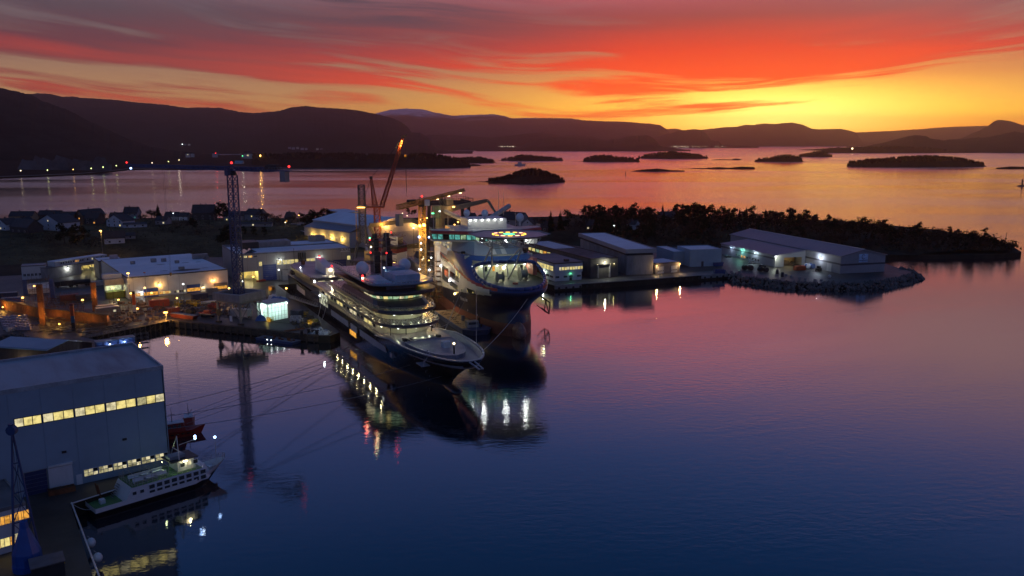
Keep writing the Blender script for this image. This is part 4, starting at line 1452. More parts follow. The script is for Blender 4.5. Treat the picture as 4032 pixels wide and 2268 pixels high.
# raised frosted helicopter deck on the bow
hp=[(-14.0,-3.0),(-17,-5.2),(-22,-7.0),(-28,-8.2),(-36,-8.6),(-38,0),(-36,8.6),(-28,8.2),(-22,7.0),(-17,5.2),(-14.0,3.0),(-12.6,0)]
MB().prism(hp,10.422,11.6).build('touchdown_deck',ysnow,T)
m=MB()
for a,b in zip(hp,hp[1:]+hp[:1]):
	m.bar((a[0],a[1],11.72),(b[0],b[1],11.72),.22,.22)
m.build('deck_coaming',MATS['gunwale_grey'],T)
c=YA.atz(1755,1362,12)
m=MB()
m.prism([(c.x-1.2,c.y-1.2),(c.x+1.2,c.y-1.2),(c.x+1.2,c.y+1.2),(c.x-1.2,c.y+1.2)],11.602,13.4)
m.prism([(c.x-1.5,c.y-1.0),(c.x,c.y-1.6),(c.x+1.5,c.y-1.0),(c.x+1.5,c.y+1.0),(c.x,c.y+1.6),(c.x-1.5,c.y+1.0)],13.402,13.6)
m.build('covered_crate',ytarp,T)
c=YA.atz(1788,1393,11.6)
m=MB()
m.tube((c.x,c.y,11.6),(c.x,c.y,14.6),.28,.22,8)
m.build('bollard_light',black_paint,T)
MB().ball((c.x,c.y,14.95),.38,10).build('bulb',B_WRM,T)
lamp((c.x,c.y,15.6),(1,.75,.5),120,.3,parent=T)
# anchor platform sprit
m=MB()
for s in (-1,1):
	m.bar((-1.5,s*.9,12.7),(6.5,s*.62,12.0),.35,.35)
m.bar((6.3,-.62,12.0),(6.3,.62,12.0),.2)
m.bar((3.5,-.75,12.2),(3.5,.75,12.2),.2)
m.build('bowsprit',MATS['gunwale_grey'],T)
# fold-out mooring platform on the starboard bow
m=MB()
c=YA.atv(1675,1432,-9.0)
m.box(c.x-2.6,c.x+2.6,-11.2,-8.4,c.z-.2,c.z)
m.bar((c.x+2.4,-11,c.z),(c.x+2.4,-8.2,c.z+4.2),.2)
m.bar((c.x-2.4,-8.6,c.z),(c.x-.5,-8.0,c.z+4.2),.2)
m.build('mooring_platform',MATS['gunwale_grey'],T)
# fairlead on the shoulder
m=MB()
c=YA.atv(1552,1397,-9.9)
m.box(c.x-.6,c.x+1.6,-11.3,-9.4,c.z-.7,c.z+.9)
m.build('fairlead',MATS['gunwale_grey'],T)
# --- decks: outline with a faceted, rounded front
def deck_poly(uA,uF,b,nose=9.0):
	front=[(uF-nose,1.0),(uF-nose*.62,.93),(uF-nose*.3,.74),(uF-nose*.08,.42),(uF,.18)]
	st=[(uA,-b)]+[(u,-b*f) for u,f in front]
	return st+[(u,b*f) for u,f in reversed(front)]+[(uA,b)]
def tier(uA,uF,b,z,t,nose,name='deck_slab',flare=.5,mm=None):
	lo=deck_poly(uA,uF-flare*2.2,b-flare,nose)
	hi=deck_poly(uA,uF,b,nose)
	mid=deck_poly(uA,uF+.1,b+.05,nose)
	m=MB()
	r=[[(p[0],p[1],z) for p in lo],[(p[0],p[1],z+t*.45) for p in mid],[(p[0],p[1],z+t) for p in hi]]
	m.loft(r,True,True,True)
	return m.build(name,mm or yslab,T)
def deck_top(uA,uF,b,z,nose,mm):
	MB().prism([(p[0]*1.0-.25 if p[0]>uA+1 else p[0]+.3,p[1]*.975) for p in deck_poly(uA,uF,b,nose)],z+.001,z+.03).build('deck_planking',mm,T)
def rail(uA,uF,b,z,nose,front=True,h=1.05):
	pts=deck_poly(uA,uF,b,nose)
	m=MB()
	if not front:
		half=len(pts)//2
		segs=[pts[:2],pts[-2:]]
	else:
		segs=[pts]
	for sg_ in segs:
		for a,b_ in zip(sg_,sg_[1:]):
			for dz in (h,h*.55):
				m.bar((a[0],a[1],z+dz),(b_[0],b_[1],z+dz),.07)
			L=math.hypot(b_[0]-a[0],b_[1]-a[1])
			n=max(1,int(L/3))
			for i in range(n+1):
				x,y=a[0]+(b_[0]-a[0])*i/n,a[1]+(b_[1]-a[1])*i/n
				m.bar((x,y,z),(x,y,z+h),.08)
	return m.build('railing',yrail,T)
def lit_wall(uA,uF,b,z0,z1,nose,mm=None):
	m=MB()
	m.prism(deck_poly(uA,uF,b,nose),z0,z1,False)
	m.build('deckhouse_wall',mm or ywall,T)
# main deck
MB().prism(deck_poly(-160,-50,11.0,3),9.3,9.6).build('main_deck',ytop,T)
lit_wall(-150,-54,9.0,9.6,13.5,9)
tier(-152,-46.5,11.9,13.5,1.5,12)
wetd=mat('wet_dark_deck',(.11,.10,.125),.28,scale=.5,col2=(.055,.05,.065))
deck_top(-152,-46.5,11.9,15.0,12,wetd)
rail(-125,-48.5,11.5,9.6,3,False)
# upper deck 1
lit_wall(-128,-57,8.4,15.03,17.6,9)
tier(-124,-50.5,11.7,17.6,1.7,11)
deck_top(-124,-50.5,11.7,19.3,11,wetd)
rail(-150,-47.5,11.6,15.03,12)
# bridge deck
m=MB()
lo,hi=deck_poly(-108,-55.5,10.6,9),deck_poly(-106,-59.5,9.6,8)
m.loft([[(p[0],p[1],19.33) for p in lo],[(p[0],p[1],21.4) for p in hi]],True,False,True)
m.build('bridge_front',yslab,T)
rail(-122,-51.5,11.4,19.33,11)
lit_wall(-104,-61.5,9.2,21.4,24.0,8,mat('bridge_dark',(.02,.022,.03),.3))
tier(-110,-53.5,12.6,24.0,1.5,9,flare=.3,mm=mat('dark_visor',(.03,.032,.042),.4,var=.3))
lit_wall(-104,-63,8.6,25.5,27.0,8,mat('bridge_dark',(.02,.022,.03),.3))
# top deck: two sloping wings
tier(-108,-56.5,12.3,27.0,1.1,7,flare=.4,mm=mat('top_edge',(.20,.25,.32),.4,var=.2))
deck_top(-108,-56.5,12.3,28.1,7,mat('wet_top_deck',(.34,.38,.44),.25,scale=.4,col2=(.15,.17,.21)))
rail(-106,-57,11.9,28.13,7)
# green-lit bridge windows, raked outwards, each pane a part
poly=deck_poly(-104,-61.3,9.25,8)
n=0
for a,b in zip(poly,poly[1:]):
	L=math.hypot(b[0]-a[0],b[1]-a[1])
	if L>20:
		seg=[(.72,.79),(.80,.87),(.88,.95),(.955,1.0)]
		if a[1]>0:
			seg=[(1-d,1-c) for c,d in reversed(seg)]
	else:
		seg=[(.03,.97)] if L<3 else ([(.03,.49),(.51,.97)] if L<6 else [(.02,.33),(.34,.66),(.67,.98)])
	dx,dy=(b[0]-a[0])/L,(b[1]-a[1])/L
	ox,oy=dy,-dx
	for c,d in seg:
		p,q=(a[0]+(b[0]-a[0])*c,a[1]+(b[1]-a[1])*c),(a[0]+(b[0]-a[0])*d,a[1]+(b[1]-a[1])*d)
		m=MB()
		m.add([(p[0]+ox*.05,p[1]+oy*.05,21.7),(q[0]+ox*.05,q[1]+oy*.05,21.7),(q[0]+ox*.85,q[1]+oy*.85,23.95),(p[0]+ox*.85,p[1]+oy*.85,23.95)],[(0,1,2,3)])
		m.add([(v[0]-ox*.04,v[1]-oy*.04,v[2]) for v in m.v[:4]],[(3,2,1,0)])
		m.build('bridge_window',(W_GRN,W_CRM,W_GRN,W_YEL,W_GRN)[n % 5] if L<20 else W_CRM,T)
		n+=1
# lights under the deck slabs; the lit walls come from these
for z,uF,b,k0 in ((13.2,-50,10.4,0),(17.3,-54,9.9,1)):
	for i in range(9):
		u=uF-6-i*7.8
		for s in (-1,1):
			MB().box(u-.25,u+.25,s*b-.15,s*b+.15,z+.02,z+.25).build('deck_light',B_WRM if (i+k0) % 3 else B_WHT,T)
			lamp((u,s*b,z-.35),(1,.86,.45),110 if s<0 else 40,.12,parent=T)
	for i in range(5):
		v=-6.0+3*i
		MB().box(uF+.9-abs(v)*.25,uF+1.4-abs(v)*.25,v-.2,v+.2,z+.02,z+.25).build('deck_light',B_WHT,T)
		lamp((uF+.6-abs(v)*.25,v,z-.4),(.9,.98,.66),100,.12,parent=T)
# window bands along the deckhouse sides
for z0,z1,b,uu in ((10.4,12.6,9.02,range(-146,-70,5)),(15.6,17.2,8.42,range(-122,-74,5))):
	for u in uu:
		for s in (-1,1):
			MB().box(u,u+3.6,s*b-.03,s*b+.03,z0,z1).build('window',(glass_dark,W_CRM,glass_dark,W_YEL)[int(u*1.7) % 4],T)
# dark pillars on the foredeck
for v in (-7.8,7.8,-2.5):
	MB().tube((-51.5+abs(v)*-.25,v,10.4),(-51.5+abs(v)*-.25,v,13.5),.16).build('pillar',black_paint,T)
# deck machinery and hatch in front of the superstructure
c=YA.atz(1690,1318,10.6)
m=MB()
m.box(-45.5,-39.5,-5,5,10.422,10.9)
m.box(-44.5,-40.5,-4,4,10.902,11.05)
m.build('hatch_coaming',yslab,T)
for v in (-6.2,6.2):
	MB().box(-44,-42,v-.6,v+.6,10.422,11.4).build('winch',steel_dark,T)
# radomes and the twin funnel masts
for px,py in ((1418,1055),(1590,1048)):
	s=-1 if px<1500 else 1
	c=(-80,-1.2+s*8.4)
	m=MB()
	m.lathe([(1.5,28.1),(1.2,28.9),(1.3,29.2)],(c[0],c[1],0),12)
	p_=m.build('radome_base',black_paint,T)
	MB().ball((c[0],c[1],31.2),2.45,20,1.05).build('radome',radome_m,T,smooth=True)
for s in (-1,1):
	m=MB()
	cx=-86
	m.prism([(cx-3.2,s*1.2),(cx+2.4,s*1.2),(cx+2.4,s*3.6),(cx-3.2,s*3.6)],28.1,36.5)
	m.prism([(cx-2.6,s*1.5),(cx+1.6,s*1.5),(cx+1.6,s*3.3),(cx-2.6,s*3.3)],36.5,41.5)
	m.build('funnel',mat('funnel_black',(.015,.015,.02),.3,var=.3),T)
	m=MB()
	m.lathe([(1.05,41.5),(1.05,43.2),(.8,43.2),(.8,41.8)],(cx-.5,s*2.4,0),12,True,False)
	m.build('exhaust',steel_dark,T)
m=MB()
for z in (32,35,38.2,40.5):
	m.box(-90,-83,-5.2,5.2,z,z+.22)
	for s in (-1,1):
		m.bar((-83.2,s*5.1,z+.2),(-83.2,s*5.1,z+1.2),.1)
		m.bar((-89.8,s*5.1,z+1.2),(-83.2,s*5.1,z+1.2),.07)
	m.bar((-83.2,-5.1,z+1.2),(-83.2,5.1,z+1.2),.07)
m.build('mast_platform',steel_dark,T)
m=MB()
for v in (-1.0,1.0):
	m.tube((-82.8,v,28.1),(-82.8,v,44.5),.18,.08)
m.tube((-80.5,-4.5,28.1),(-82,-4.5,36),.1)
m.tube((-80.5,0,28.1),(-80.5,0,35),.13)
m.build('mast_pole',steel_grey,T)
for (u,v,z,b,col,pw) in ((-83,-5.4,41.4,B_RED,(1,.03,.03),60),(-83,-5.4,42.0,B_GRN,(.1,1,.4),30),(-82.5,3.0,43.8,B_RED,(1,.03,.03),40),(-83,-5.2,36.4,B_RED,(1,.03,.03),50),(-83,-5.0,38.6,B_WRM,(1,.85,.5),120),(-82,.8,36.0,B_RED,(1,.03,.03),20)):
	MB().ball((u,v,z),.34,8).build('mast_light',b,T)
	lamp((u+.6,v,z),col,pw,.25,parent=T)
for (u,v,z,b,col,pw) in ((-70,-12.5,29.8,B_RED,(1,.03,.03),60),(-70,-12.5,28.9,B_WRM,(1,.5,.3),30),(-70,-12.5,28.2,B_RED,(1,.03,.03),40)):
	MB().box(u-.3,u+.3,v-.3,v+.3,z-.3,z+.3).build('side_light',b,T)
	lamp((u+.4,v-.6,z),col,pw,.25,parent=T)
# tarpaulin-covered pool house on the top deck
m=MB()
m.prism([(-72,-3.6),(-60.5,-3.2),(-60.5,6.2),(-72,6.6)],28.13,30.6)
m.build('covered_pool',ytarp,T)
m=MB()
m.prism([(-78,-2.8),(-73,-2.8),(-73,5),(-78,5)],28.13,31.4)
m.build('roof_locker',mat('blue_locker',(.20,.32,.45),.5),T)
m=MB()
m.add([(-74,-10.5,28.14),(-60,-10.5,28.14),(-60,-4.5,28.14),(-74,-4.5,28.14),(-72,-9.5,29.4),(-62,-9.5,28.9),(-62,-5.5,28.9),(-72,-5.5,29.4)],[(4,5,6,7),(0,1,5,4),(1,2,6,5),(2,3,7,6),(3,0,4,7)])
m.build('tarpaulin',ytarp,T)
MB().box(-61.4,-60.6,-6.5,4.5,25.6,26.9).build('bridge_screen',mat('screen_blue',(.12,.15,.2),.4),T)
lamp((-72,-3,30.5),(.7,.85,1),60,.2,parent=T)
MB().ball((-73.2,-3.2,31.7),.3,8).build('deck_light',B_WHT,T)
# yellow-green lit after windows on the port wing
MB().box(-84,-74,11.0,11.06,25.6,26.8).build('window',glow('lit_window_lime',(.75,1.0,.12),.9,.5,.4),T)
lamp((-79,12.5,26.4),(.7,1,.15),60,.3,parent=T)
# side: pale shutters, the lit tender bay and the amber window
for (a,b) in (((1166,1133),(1202,1158)),((1304,1206),(1372,1255)),((1381,1262),(1406,1283)),((1417,1288),(1516,1362))):
	p,q=YA.atv(*a,-11.9),YA.atv(*b,-11.9)
	x0,x1=p.x,q.x
	zt=8.2 if a[0]>1200 else 8.6
	n=max(1,int((x1-x0)/6))
	for k in range(n):
		xa,xb=x0+(x1-x0)*k/n+.06,x0+(x1-x0)*(k+1)/n-.06
		m=MB()
		ya,yb=y_half(xa,7)+.10,y_half(xb,7)+.10
		yc,yd=y_half(xa,8.4)+.12,y_half(xb,8.4)+.12
		m.add([(xa,-ya,zt-2.5),(xb,-yb,zt-2.5),(xb,-yd,zt),(xa,-yc,zt)],[(0,1,2,3)])
		m.add([(xa,-ya+.2,zt-2.5),(xb,-yb+.2,zt-2.5),(xb,-yd+.2,zt),(xa,-yc+.2,zt)],[(3,2,1,0)])
		m.build('hull_shutter',ygrey,T)
x0,x1=-139,-124.5
yb_=y_half(-130,9)
m=MB()
m.box(x0,x1,-yb_-.12,-yb_+.3,7.8,8.0).box(x0,x1,-yb_-.12,-yb_+.3,12.5,12.8).box(x0,x0+.3,-yb_-.12,-yb_+.3,8.002,12.498).box(x1-.3,x1,-yb_-.12,-yb_+.3,8.002,12.498)
bay=m.build('tender_bay',steel_grey,T)
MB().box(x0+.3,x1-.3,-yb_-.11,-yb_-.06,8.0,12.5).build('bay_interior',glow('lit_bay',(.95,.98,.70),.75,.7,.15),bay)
m=MB()
for k in range(7):
	m.obox((x0+1.5+k*1.9,-yb_-.14,8.8+R.random()*1.6),R.uniform(.5,1.6),.06,R.uniform(.4,2.2),0,R.uniform(-.5,.5))
m.build('tender_gear',steel_dark,bay,kind='stuff')
MB().ball((x0+2.2,-yb_-.45,11.4),.42,8).build('floodlight',B_WHT,bay)
lamp((x0+2.2,-yb_-1.2,11.2),(.9,.95,1),300,.3,parent=T)
p,q=YA.atv(1381,1294,-11.4),YA.atv(1406,1320,-11.4)
MB().box(p.x,p.x+(q.x-p.x),-y_half(p.x,4)-.10,-y_half(p.x,4)-.02,p.z-2.0,p.z).build('lit_opening',W_ORG,T)
# after part: side deck, deckhouse, helideck and crane
MB().prism(deck_poly(-214,-150,10.6,6),10.0,10.3).build('after_deck',ytop,T)
lit_wall(-206,-160,8.6,10.3,14.6,6,mat('aft_house_dark',(.05,.05,.055),.5))
for u in (-163,-158.5):
	pass
for u,v in ((-159.2,-6),(-159.2,3.5)):
	MB().box(u-.1,u+.06,v-1.6,v+1.6,11.4,14.0).build('window',W_CRM,T)
m=MB()
hp=[(-205+3*math.cos(a),10.4*math.sin(a)) for a in ()]
outline=[(-160,-11.2),(-156.5,-8.5),(-155.5,0),(-156.5,8.5),(-160,11.2),(-196,12.0),(-206,10.8),(-213,6.5),(-215,0),(-213,-6.5),(-206,-10.8),(-196,-12.0)]
m.prism(outline,14.6,15.9)
m.build('helideck',yslab,T)
MB().prism([(x+(1.2 if x<-185 else-1.0),y*.93) for x,y in outline],15.901,15.95).build('helideck_surface',ysnow,T)
m=MB()
for a,b in zip(outline,outline[1:]+outline[:1]):
	m.bar((a[0],a[1],16.9),(b[0],b[1],16.9),.08)
	for k in range(4):
		x,y=a[0]+(b[0]-a[0])*k/4,a[1]+(b[1]-a[1])*k/4
		m.bar((x,y,15.9),(x,y,16.9),.08)
m.build('railing',yrail,T)
m=MB()
c0,c1=Vector((-181,-1.5,15.95)),Vector((-163,0,15.95))
m.loft([[(-184,-3,15.96),(-184,1,15.96),(-182,1,22.0),(-182,-3,22.0)],[(-164,-2.6,15.96),(-164,1.4,15.96),(-164,1.4,19.2),(-164,-2.6,19.2)]],True,True,True)
m.build('stern_crane_housing',white_wall,T)
for (u,v,z,b,col,pw,r) in ((-162.6,-.6,18.4,B_WRM,(1,.92,.55),1600,.85),(-182,-1,22.6,B_RED,(1,.03,.03),60,.4),(-165,.6,20.0,B_RED,(1,.03,.03),60,.4),(-189,-9.0,16.6,B_WHT,(.9,.95,1),60,.35)):
	MB().ball((u,v,z),r,10).build('floodlight' if r>.5 else 'mast_light',b,T)
	lamp((u+1.2,v,z+.3),col,pw,.4,parent=T)
m=MB()
m.lathe([(.9,15.96),(1.1,17.6),(.2,18.2)],(-203,-4.5,0),10)
m.build('vent_cowl',rust,T)
m=MB()
m.ball((-196,-11.4,13.4),1.5,12)
m.build('boat_fender',steel_dark,T,smooth=True)
# side gangway of pink-lit planking with its curved bulwark
m=MB()
m.prism([(-152,-11.9),(-128,-11.9),(-128,-8.6),(-147,-8.6),(-152,-10)],14.0,15.06)
m.build('side_balcony',ysnow,T)
MB().box(-151,-150.4,-11.6,-11.0,15.06,16.0).build('floodlight',B_WHT,T)
lamp((-150.5,-12.2,15.6),(.8,.9,1),120,.3,parent=T)
lamp((-155,-4,13),(1,.9,.6),160,.3,parent=T)
lamp((-155,4,13),(1,.9,.6),160,.3,parent=T)
# draught marks and registry lettering on the bow
for k,(u,z) in enumerate(((-19,2.2),(-19,4.0),(-19,5.8))):
	text('987'[k],1.0,mat('mark_white',(.6,.6,.6),.5),T,Matrix.Translation((u-6,-y_half(u-6,z)-.35,z)) @ Matrix.Rotation(math.radians(-28),4,'Z') @ Matrix.Rotation(math.pi/2,4,'X'),'draught_mark')
# gangway from the quay
T2=thing('gangway','long sloping gangway from the quay up to the dark yacht','gangway',(YA.o.x,YA.o.y,0),YA.rz)
m=MB()
a,b=Vector((-182,-16,3.2)),Vector((-142,-12.4,5.5))
m.bar(a,b,1.4,.25)
m.build('walkway',steel_grey,T2)
m=MB()
for dz in (.6,1.1):
	for s in (-.65,.65):
		m.bar(a+Vector((0,s,dz)),b+Vector((0,s,dz)),.06)
for k in range(14):
	p=a.lerp(b,k/13)
	for s in (-.65,.65):
		m.bar(p+Vector((0,s,0)),p+Vector((0,s,1.1)),.06)
m.build('handrail',yrail,T2)
# ------------------------------------------------------------------ cable layer
mred=mat('boot_red',(.26,.085,.06),.6,var=.3,scale=.12)
mnavy=mat('deep_blue_hull',(.016,.024,.075),.35,var=.2,scale=.08,coat=.2)
mband=mat('royal_blue_band',(.02,.07,.26),.35,var=.15,scale=.1)
mwhite=mat('ship_white',(.72,.71,.67),.5,var=.1,scale=.15)
mstripe=mat('ship_red',(.42,.04,.03),.45,var=.15)
mdeck=mat('green_grey_deck',(.20,.22,.19),.5,var=.3,scale=.3)
T=ship('cable_ship','towering blue and white cable-laying ship with a round glowing helideck',ML)
CB=17.0
def c_front(z):
	"""foremost point of the hull at height z"""
	if z<3:
		return-6.0
	if z<10:
		return-6-3.0*sm(z,3,10)
	return-9+9.5*sm(z,10,19)-26*max(0.,(z-20.5)/9.5)**1.3
def c_half(z):
	return 15.2+1.8*sm(z,4,14)
def c_nose(z):
	return 46-16*sm(z,6,20)-4*sm(z,20,30)
NA_,zsC=60,[-1.5,0,1.5,3,4.2,5.2]+[5.2+.4*i for i in range(1,64)]
def c_ring(z):
	"""starboard aft -> bow -> port aft"""
	f,b,n=c_front(z),c_half(z),c_nose(z)
	pts=[(u,-b,z) for u in range(-168,int(f-n)-2,4)]
	e=.62 if z<12 else .62+.3*sm(z,12,20)
	for i in range(NA_+1):
		a=-math.pi/2+math.pi*i/NA_
		c,s=max(0.,math.cos(a)),math.sin(a)
		pts.append((f-n+n*c**(1.25-.45*sm(z,8,20)),b*math.copysign(abs(s)**(1.0),s),z))
	pts+=[(u,b,z) for u in range(int(f-n)-2-(int(f-n)-2+168) % 4,-169,-4)]
	return pts
# resample every ring to the same count along arc length in u so that the loft is clean
def resamp(pts,n):
	d=[0]
	for a,b in zip(pts,pts[1:]):
		d.append(d[-1]+math.dist(a,b))
	out,j=[],0
	for i in range(n):
		t=d[-1]*i/(n-1)
		while j<len(d)-2 and d[j+1]<t:
			j+=1
		k=(t-d[j])/max(1e-6,d[j+1]-d[j])
		out.append(tuple(pts[j][q]+(pts[j+1][q]-pts[j][q])*min(1,k) for q in range(3)))
	return out
NR=361
rings=[resamp(c_ring(z),NR) for z in zsC]
def mirror_fix(r):
	n=len(r)
	for i in range(n//2):
		a,b=r[i],r[n-1-i]
		u,v=(a[0]+b[0])/2,(b[1]-a[1])/2
		r[i],r[n-1-i]=(u,-v,a[2]),(u,v,a[2])
	return r
rings=[mirror_fix(r) for r in rings]
bins={}
op=lambda u,v,z:20.9<z<28.7 and u>-34 and abs(v)<14.6-.10*(z-25)**2
for j in range(len(zsC)-1):
	for i in range(NR-1):
		q=[rings[j][i],rings[j][i+1],rings[j+1][i+1],rings[j+1][i]]
		u=sum(p[0] for p in q)/4
		v=sum(p[1] for p in q)/4
		z=sum(p[2] for p in q)/4
		up=25.6+(u+72)*-.088
		lo_=10.6+(u+72)*.105
		if z<5.0:
			b='bottom'
		elif op(u,v,z):
			continue
		elif u<-74 and z>12.8:
			continue
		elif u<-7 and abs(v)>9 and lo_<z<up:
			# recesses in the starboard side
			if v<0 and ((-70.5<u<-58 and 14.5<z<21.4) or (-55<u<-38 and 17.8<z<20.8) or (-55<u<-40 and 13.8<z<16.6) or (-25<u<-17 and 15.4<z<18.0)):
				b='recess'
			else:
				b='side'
		elif u<-4 and abs(v)>6 and up<=z<up+1.1:
			b='stripe'
		elif z>19.2 and u>-46:
			b='band'
		elif z>up:
			if z>27.2+.0*u and u<-60:
				b='side'
			else:
				b='hull'
		else:
			b='hull'
		if b in ('band','stripe'):
			b+='L' if v<0 else 'R'
		bins.setdefault(b,MB()).add(q,[(0,1,2,3)])
for k,nm,mm in (('bottom','underwater_hull',mred),('hull','hull',mnavy),('side','side_plating',mwhite),('stripeL','red_stripe',mstripe),('stripeR','red_stripe',mstripe),('bandL','bow_visor',mband),('bandR','bow_visor',mband)):
	if k in bins:
		bins[k].build(nm,mm,T,smooth=True)
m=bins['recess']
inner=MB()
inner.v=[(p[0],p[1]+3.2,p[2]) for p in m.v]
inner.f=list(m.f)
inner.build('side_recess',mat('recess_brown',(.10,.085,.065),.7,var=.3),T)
# visor rim as a real thick edge round the mooring opening
def surf(v,z):
	best=None
	j=max(0,min(len(zsC)-2,next((k for k in range(len(zsC)-1) if zsC[k+1]>=z),len(zsC)-2)))
	k=(z-zsC[j])/(zsC[j+1]-zsC[j])
	r0,r1=rings[j],rings[j+1]
	u=None
	for i in range(NR-1):
		a=r0[i][1]+(r1[i][1]-r0[i][1])*k
		b=r0[i+1][1]+(r1[i+1][1]-r0[i+1][1])*k
		if a<=v<=b:
			t=(v-a)/max(1e-6,b-a)
			ua=r0[i][0]+(r1[i][0]-r0[i][0])*k
			ub=r0[i+1][0]+(r1[i+1][0]-r0[i+1][0])*k
			u=ua+(ub-ua)*t
			if u>-50:
				return u
	return u if u is not None else-34
rim=[]
for i in range(41):
	a=2*math.pi*i/40
	z=24.8+4.1*math.copysign(abs(math.sin(a))**.7,math.sin(a))
	v=14.5*math.copysign(abs(math.cos(a))**.75,math.cos(a))
	rim.append(Vector((surf(max(-16.4,min(16.4,v)),z)+.12,v,z)))
m=MB()
for a,b in zip(rim,rim[1:]):
	m.tube(a,b,.75,.75,8)
m.build('visor_rim',mband,T,smooth=True)
MB().prism([(p[0],p[1]) for p in rings[22][4:-4]],12.0,12.5).build('working_deck',mdeck,T)
md=[(p[0]-.3,p[1]*.97) for p in rings[41] if p[0]>-44]
MB().prism(md,20.0,20.4).build('mooring_deck',mdeck,T)
# bulb
m=MB()
m.lathe([(.05,4.8),(1.8,4.2),(3.0,2.4),(3.5,-.5),(3.3,-6),(2.6,-14),(2,-22)],(0,0,0),16)
m.v=[(z-5.2,x*.75,y*1.15+2.0) for x,y,z in m.v]
m.build('bulb',mat('worn_bulb',(.36,.23,.2),.5,scale=.5,col2=(.18,.07,.055)),T,smooth=True)
# inner front bulkhead with doors, windows and lamps
bk=-33.5
m=MB()
m.box(bk-1,bk,-15.2,15.2,20.4,30.2)
m.build('bulkhead',mat('ship_pale_green',(.50,.53,.44),.5,var=.1),T)
MB().box(bk+.002,bk+1.6,-14.8,14.8,25.9,26.1).build('inner_gallery',steel_grey,T)
m=MB()
for z in (26.6,27.1):
	m.bar((bk+1.5,-14.6,z),(bk+1.5,14.6,z),.06)
for k in range(16):
	m.bar((bk+1.5,-14.6+k*1.95,26.1),(bk+1.5,-14.6+k*1.95,27.1),.06)
m.build('railing',steel_grey,T)
F=Face(T,(bk,-15,0),math.pi/2)
for v in (-9.5,-5.5,-2.5,0,3,5,8.5,12):
	F.put(MB().box(v+15-.6,v+15+.6,-.1,-.01,28.0,28.8),'window',W_ORG if v !=12 else W_YEL)
for k,v in enumerate((-10,-6,-2.6,0.6,7.6,10.2,12.6)):
	F.put(MB().box(v+15-.55,v+15+.55,-.1,-.01,23.0,25.2),'door_light',(W_CRM,glass_dark,W_ORG,W_CRM)[k % 4])
for v in (-12.5,-8,-4.5,-1,3,7.2,11.5):
	F.put(MB().box(v+15-.35,v+15+.35,-.6,-.1,25.3,25.75),'deck_lamp',B_WHT)
	lamp((bk+1.8,v,24.9),(.95,1,.66),130,.2,parent=T)
F.put(MB().ball((15+1.5,-1.8,24.6),.75,10),'floodlight',B_WRM)
lamp((bk+4,1.5,24.5),(1,.9,.55),250,.4,parent=T)
for (v,r) in ((-3.5,2.2),(6.5,3.0)):
	m=MB()
	m.lathe([(r,-1.4),(r,-1.2),(r*.55,-1.15),(r*.55,1.15),(r,1.2),(r,1.4)],(0,0,0),16,True,True)
	m.v=[(x+bk+13,z+v,y+20.4+r) for x,y,z in m.v]
	m.build('mooring_winch',mat('winch_green',(.30,.34,.29),.5),T)
MB().lathe([(1.2,20.4),(1.2,21.1),(.3,21.2)],(bk+20,1,0),12).build('capstan',mat('capstan_red',(.5,.12,.08),.5),T)
MB().box(bk+.01,bk+9,12.4,14.3,22.0,29.2).build('side_screen',mat('rose_panel',(.55,.2,.18),.5),T)
# sloped front of the accommodation and the bridge above
m=MB()
fr0=[(-52,-16.5,30.2),(-34,-11,30.2),(-33,11,30.2),(-52,16.5,30.2)]
fr1=[(-58,-15.5,35.0),(-41,-9.0,35.0),(-41,9.0,35.0),(-58,15.5,35.0)]
bk0,bk1=[(-92,16.5,28.0),(-92,-16.5,28.0)],[(-92,15.5,35.0),(-92,-15.5,35.0)]
m.loft([fr0+bk0,fr1+bk1],True,True,True)
m.build('superstructure',mat('superstructure_blue_grey',(.30,.35,.42),.5,var=.1,scale=.1),T)
for s in (-1,1):
	m=MB()
	m.loft([[(-45,s*4.5,30.4),(-32.9,s*3.4,30.4),(-32.9,s*1.2,30.4)],[(-45,s*4.4,34.9),(-40.7,s*3.2,34.9),(-40.7,s*1.4,34.9)]],True,True,True)
	m.build('front_fin',mwhite,T)
m=MB()
m.loft([[(-92,-16.4,12.5),(-74.5,-16.4,12.5),(-74.5,16.4,12.5),(-92,16.4,12.5)],[(-92,-16,29),(-72,-16,29),(-72,16,29),(-92,16,29)]],True,True,True)
m.build('accommodation',mwhite,T)
bplan=[(-58,-25.5),(-52.5,-25.5),(-43,-9.5),(-37.5,-7.5),(-37.5,7.5),(-43,9.5),(-52.5,25.5),(-58,25.5),(-58,15),(-72,15),(-72,-15),(-58,-15)]
big=lambda k,z:[(u+(k if u>-50 else k*.6),v*(1+.012*k),z) for u,v in bplan]
m=MB()
m.loft([big(-1.6,34.6),big(-1.2,35.4)],True,True,True)
m.build('bridge_floor',mwhite,T)
m=MB()
m.loft([big(-1.2,35.4),big(.2,38.1)],True,True,True)
m.build('bridge_house',steel_dark,T)
m=MB()
m.loft([big(.5,38.11),big(.9,38.6),big(.2,39.6)],True,True,True)
m.build('bridge_roof',mat('wet_white_roof',(.5,.47,.44),.45,var=.2),T)
m=MB()
m.loft([big(.95,38.3),big(1.05,38.7),big(.55,39.5)],True,False,False)
m.build('roof_fascia',mstripe,T)
edges=[(1,2),(2,3),(3,4),(4,5),(5,6)]
lo_,hi_=big(-1.1,35.5),big(.25,38.0)
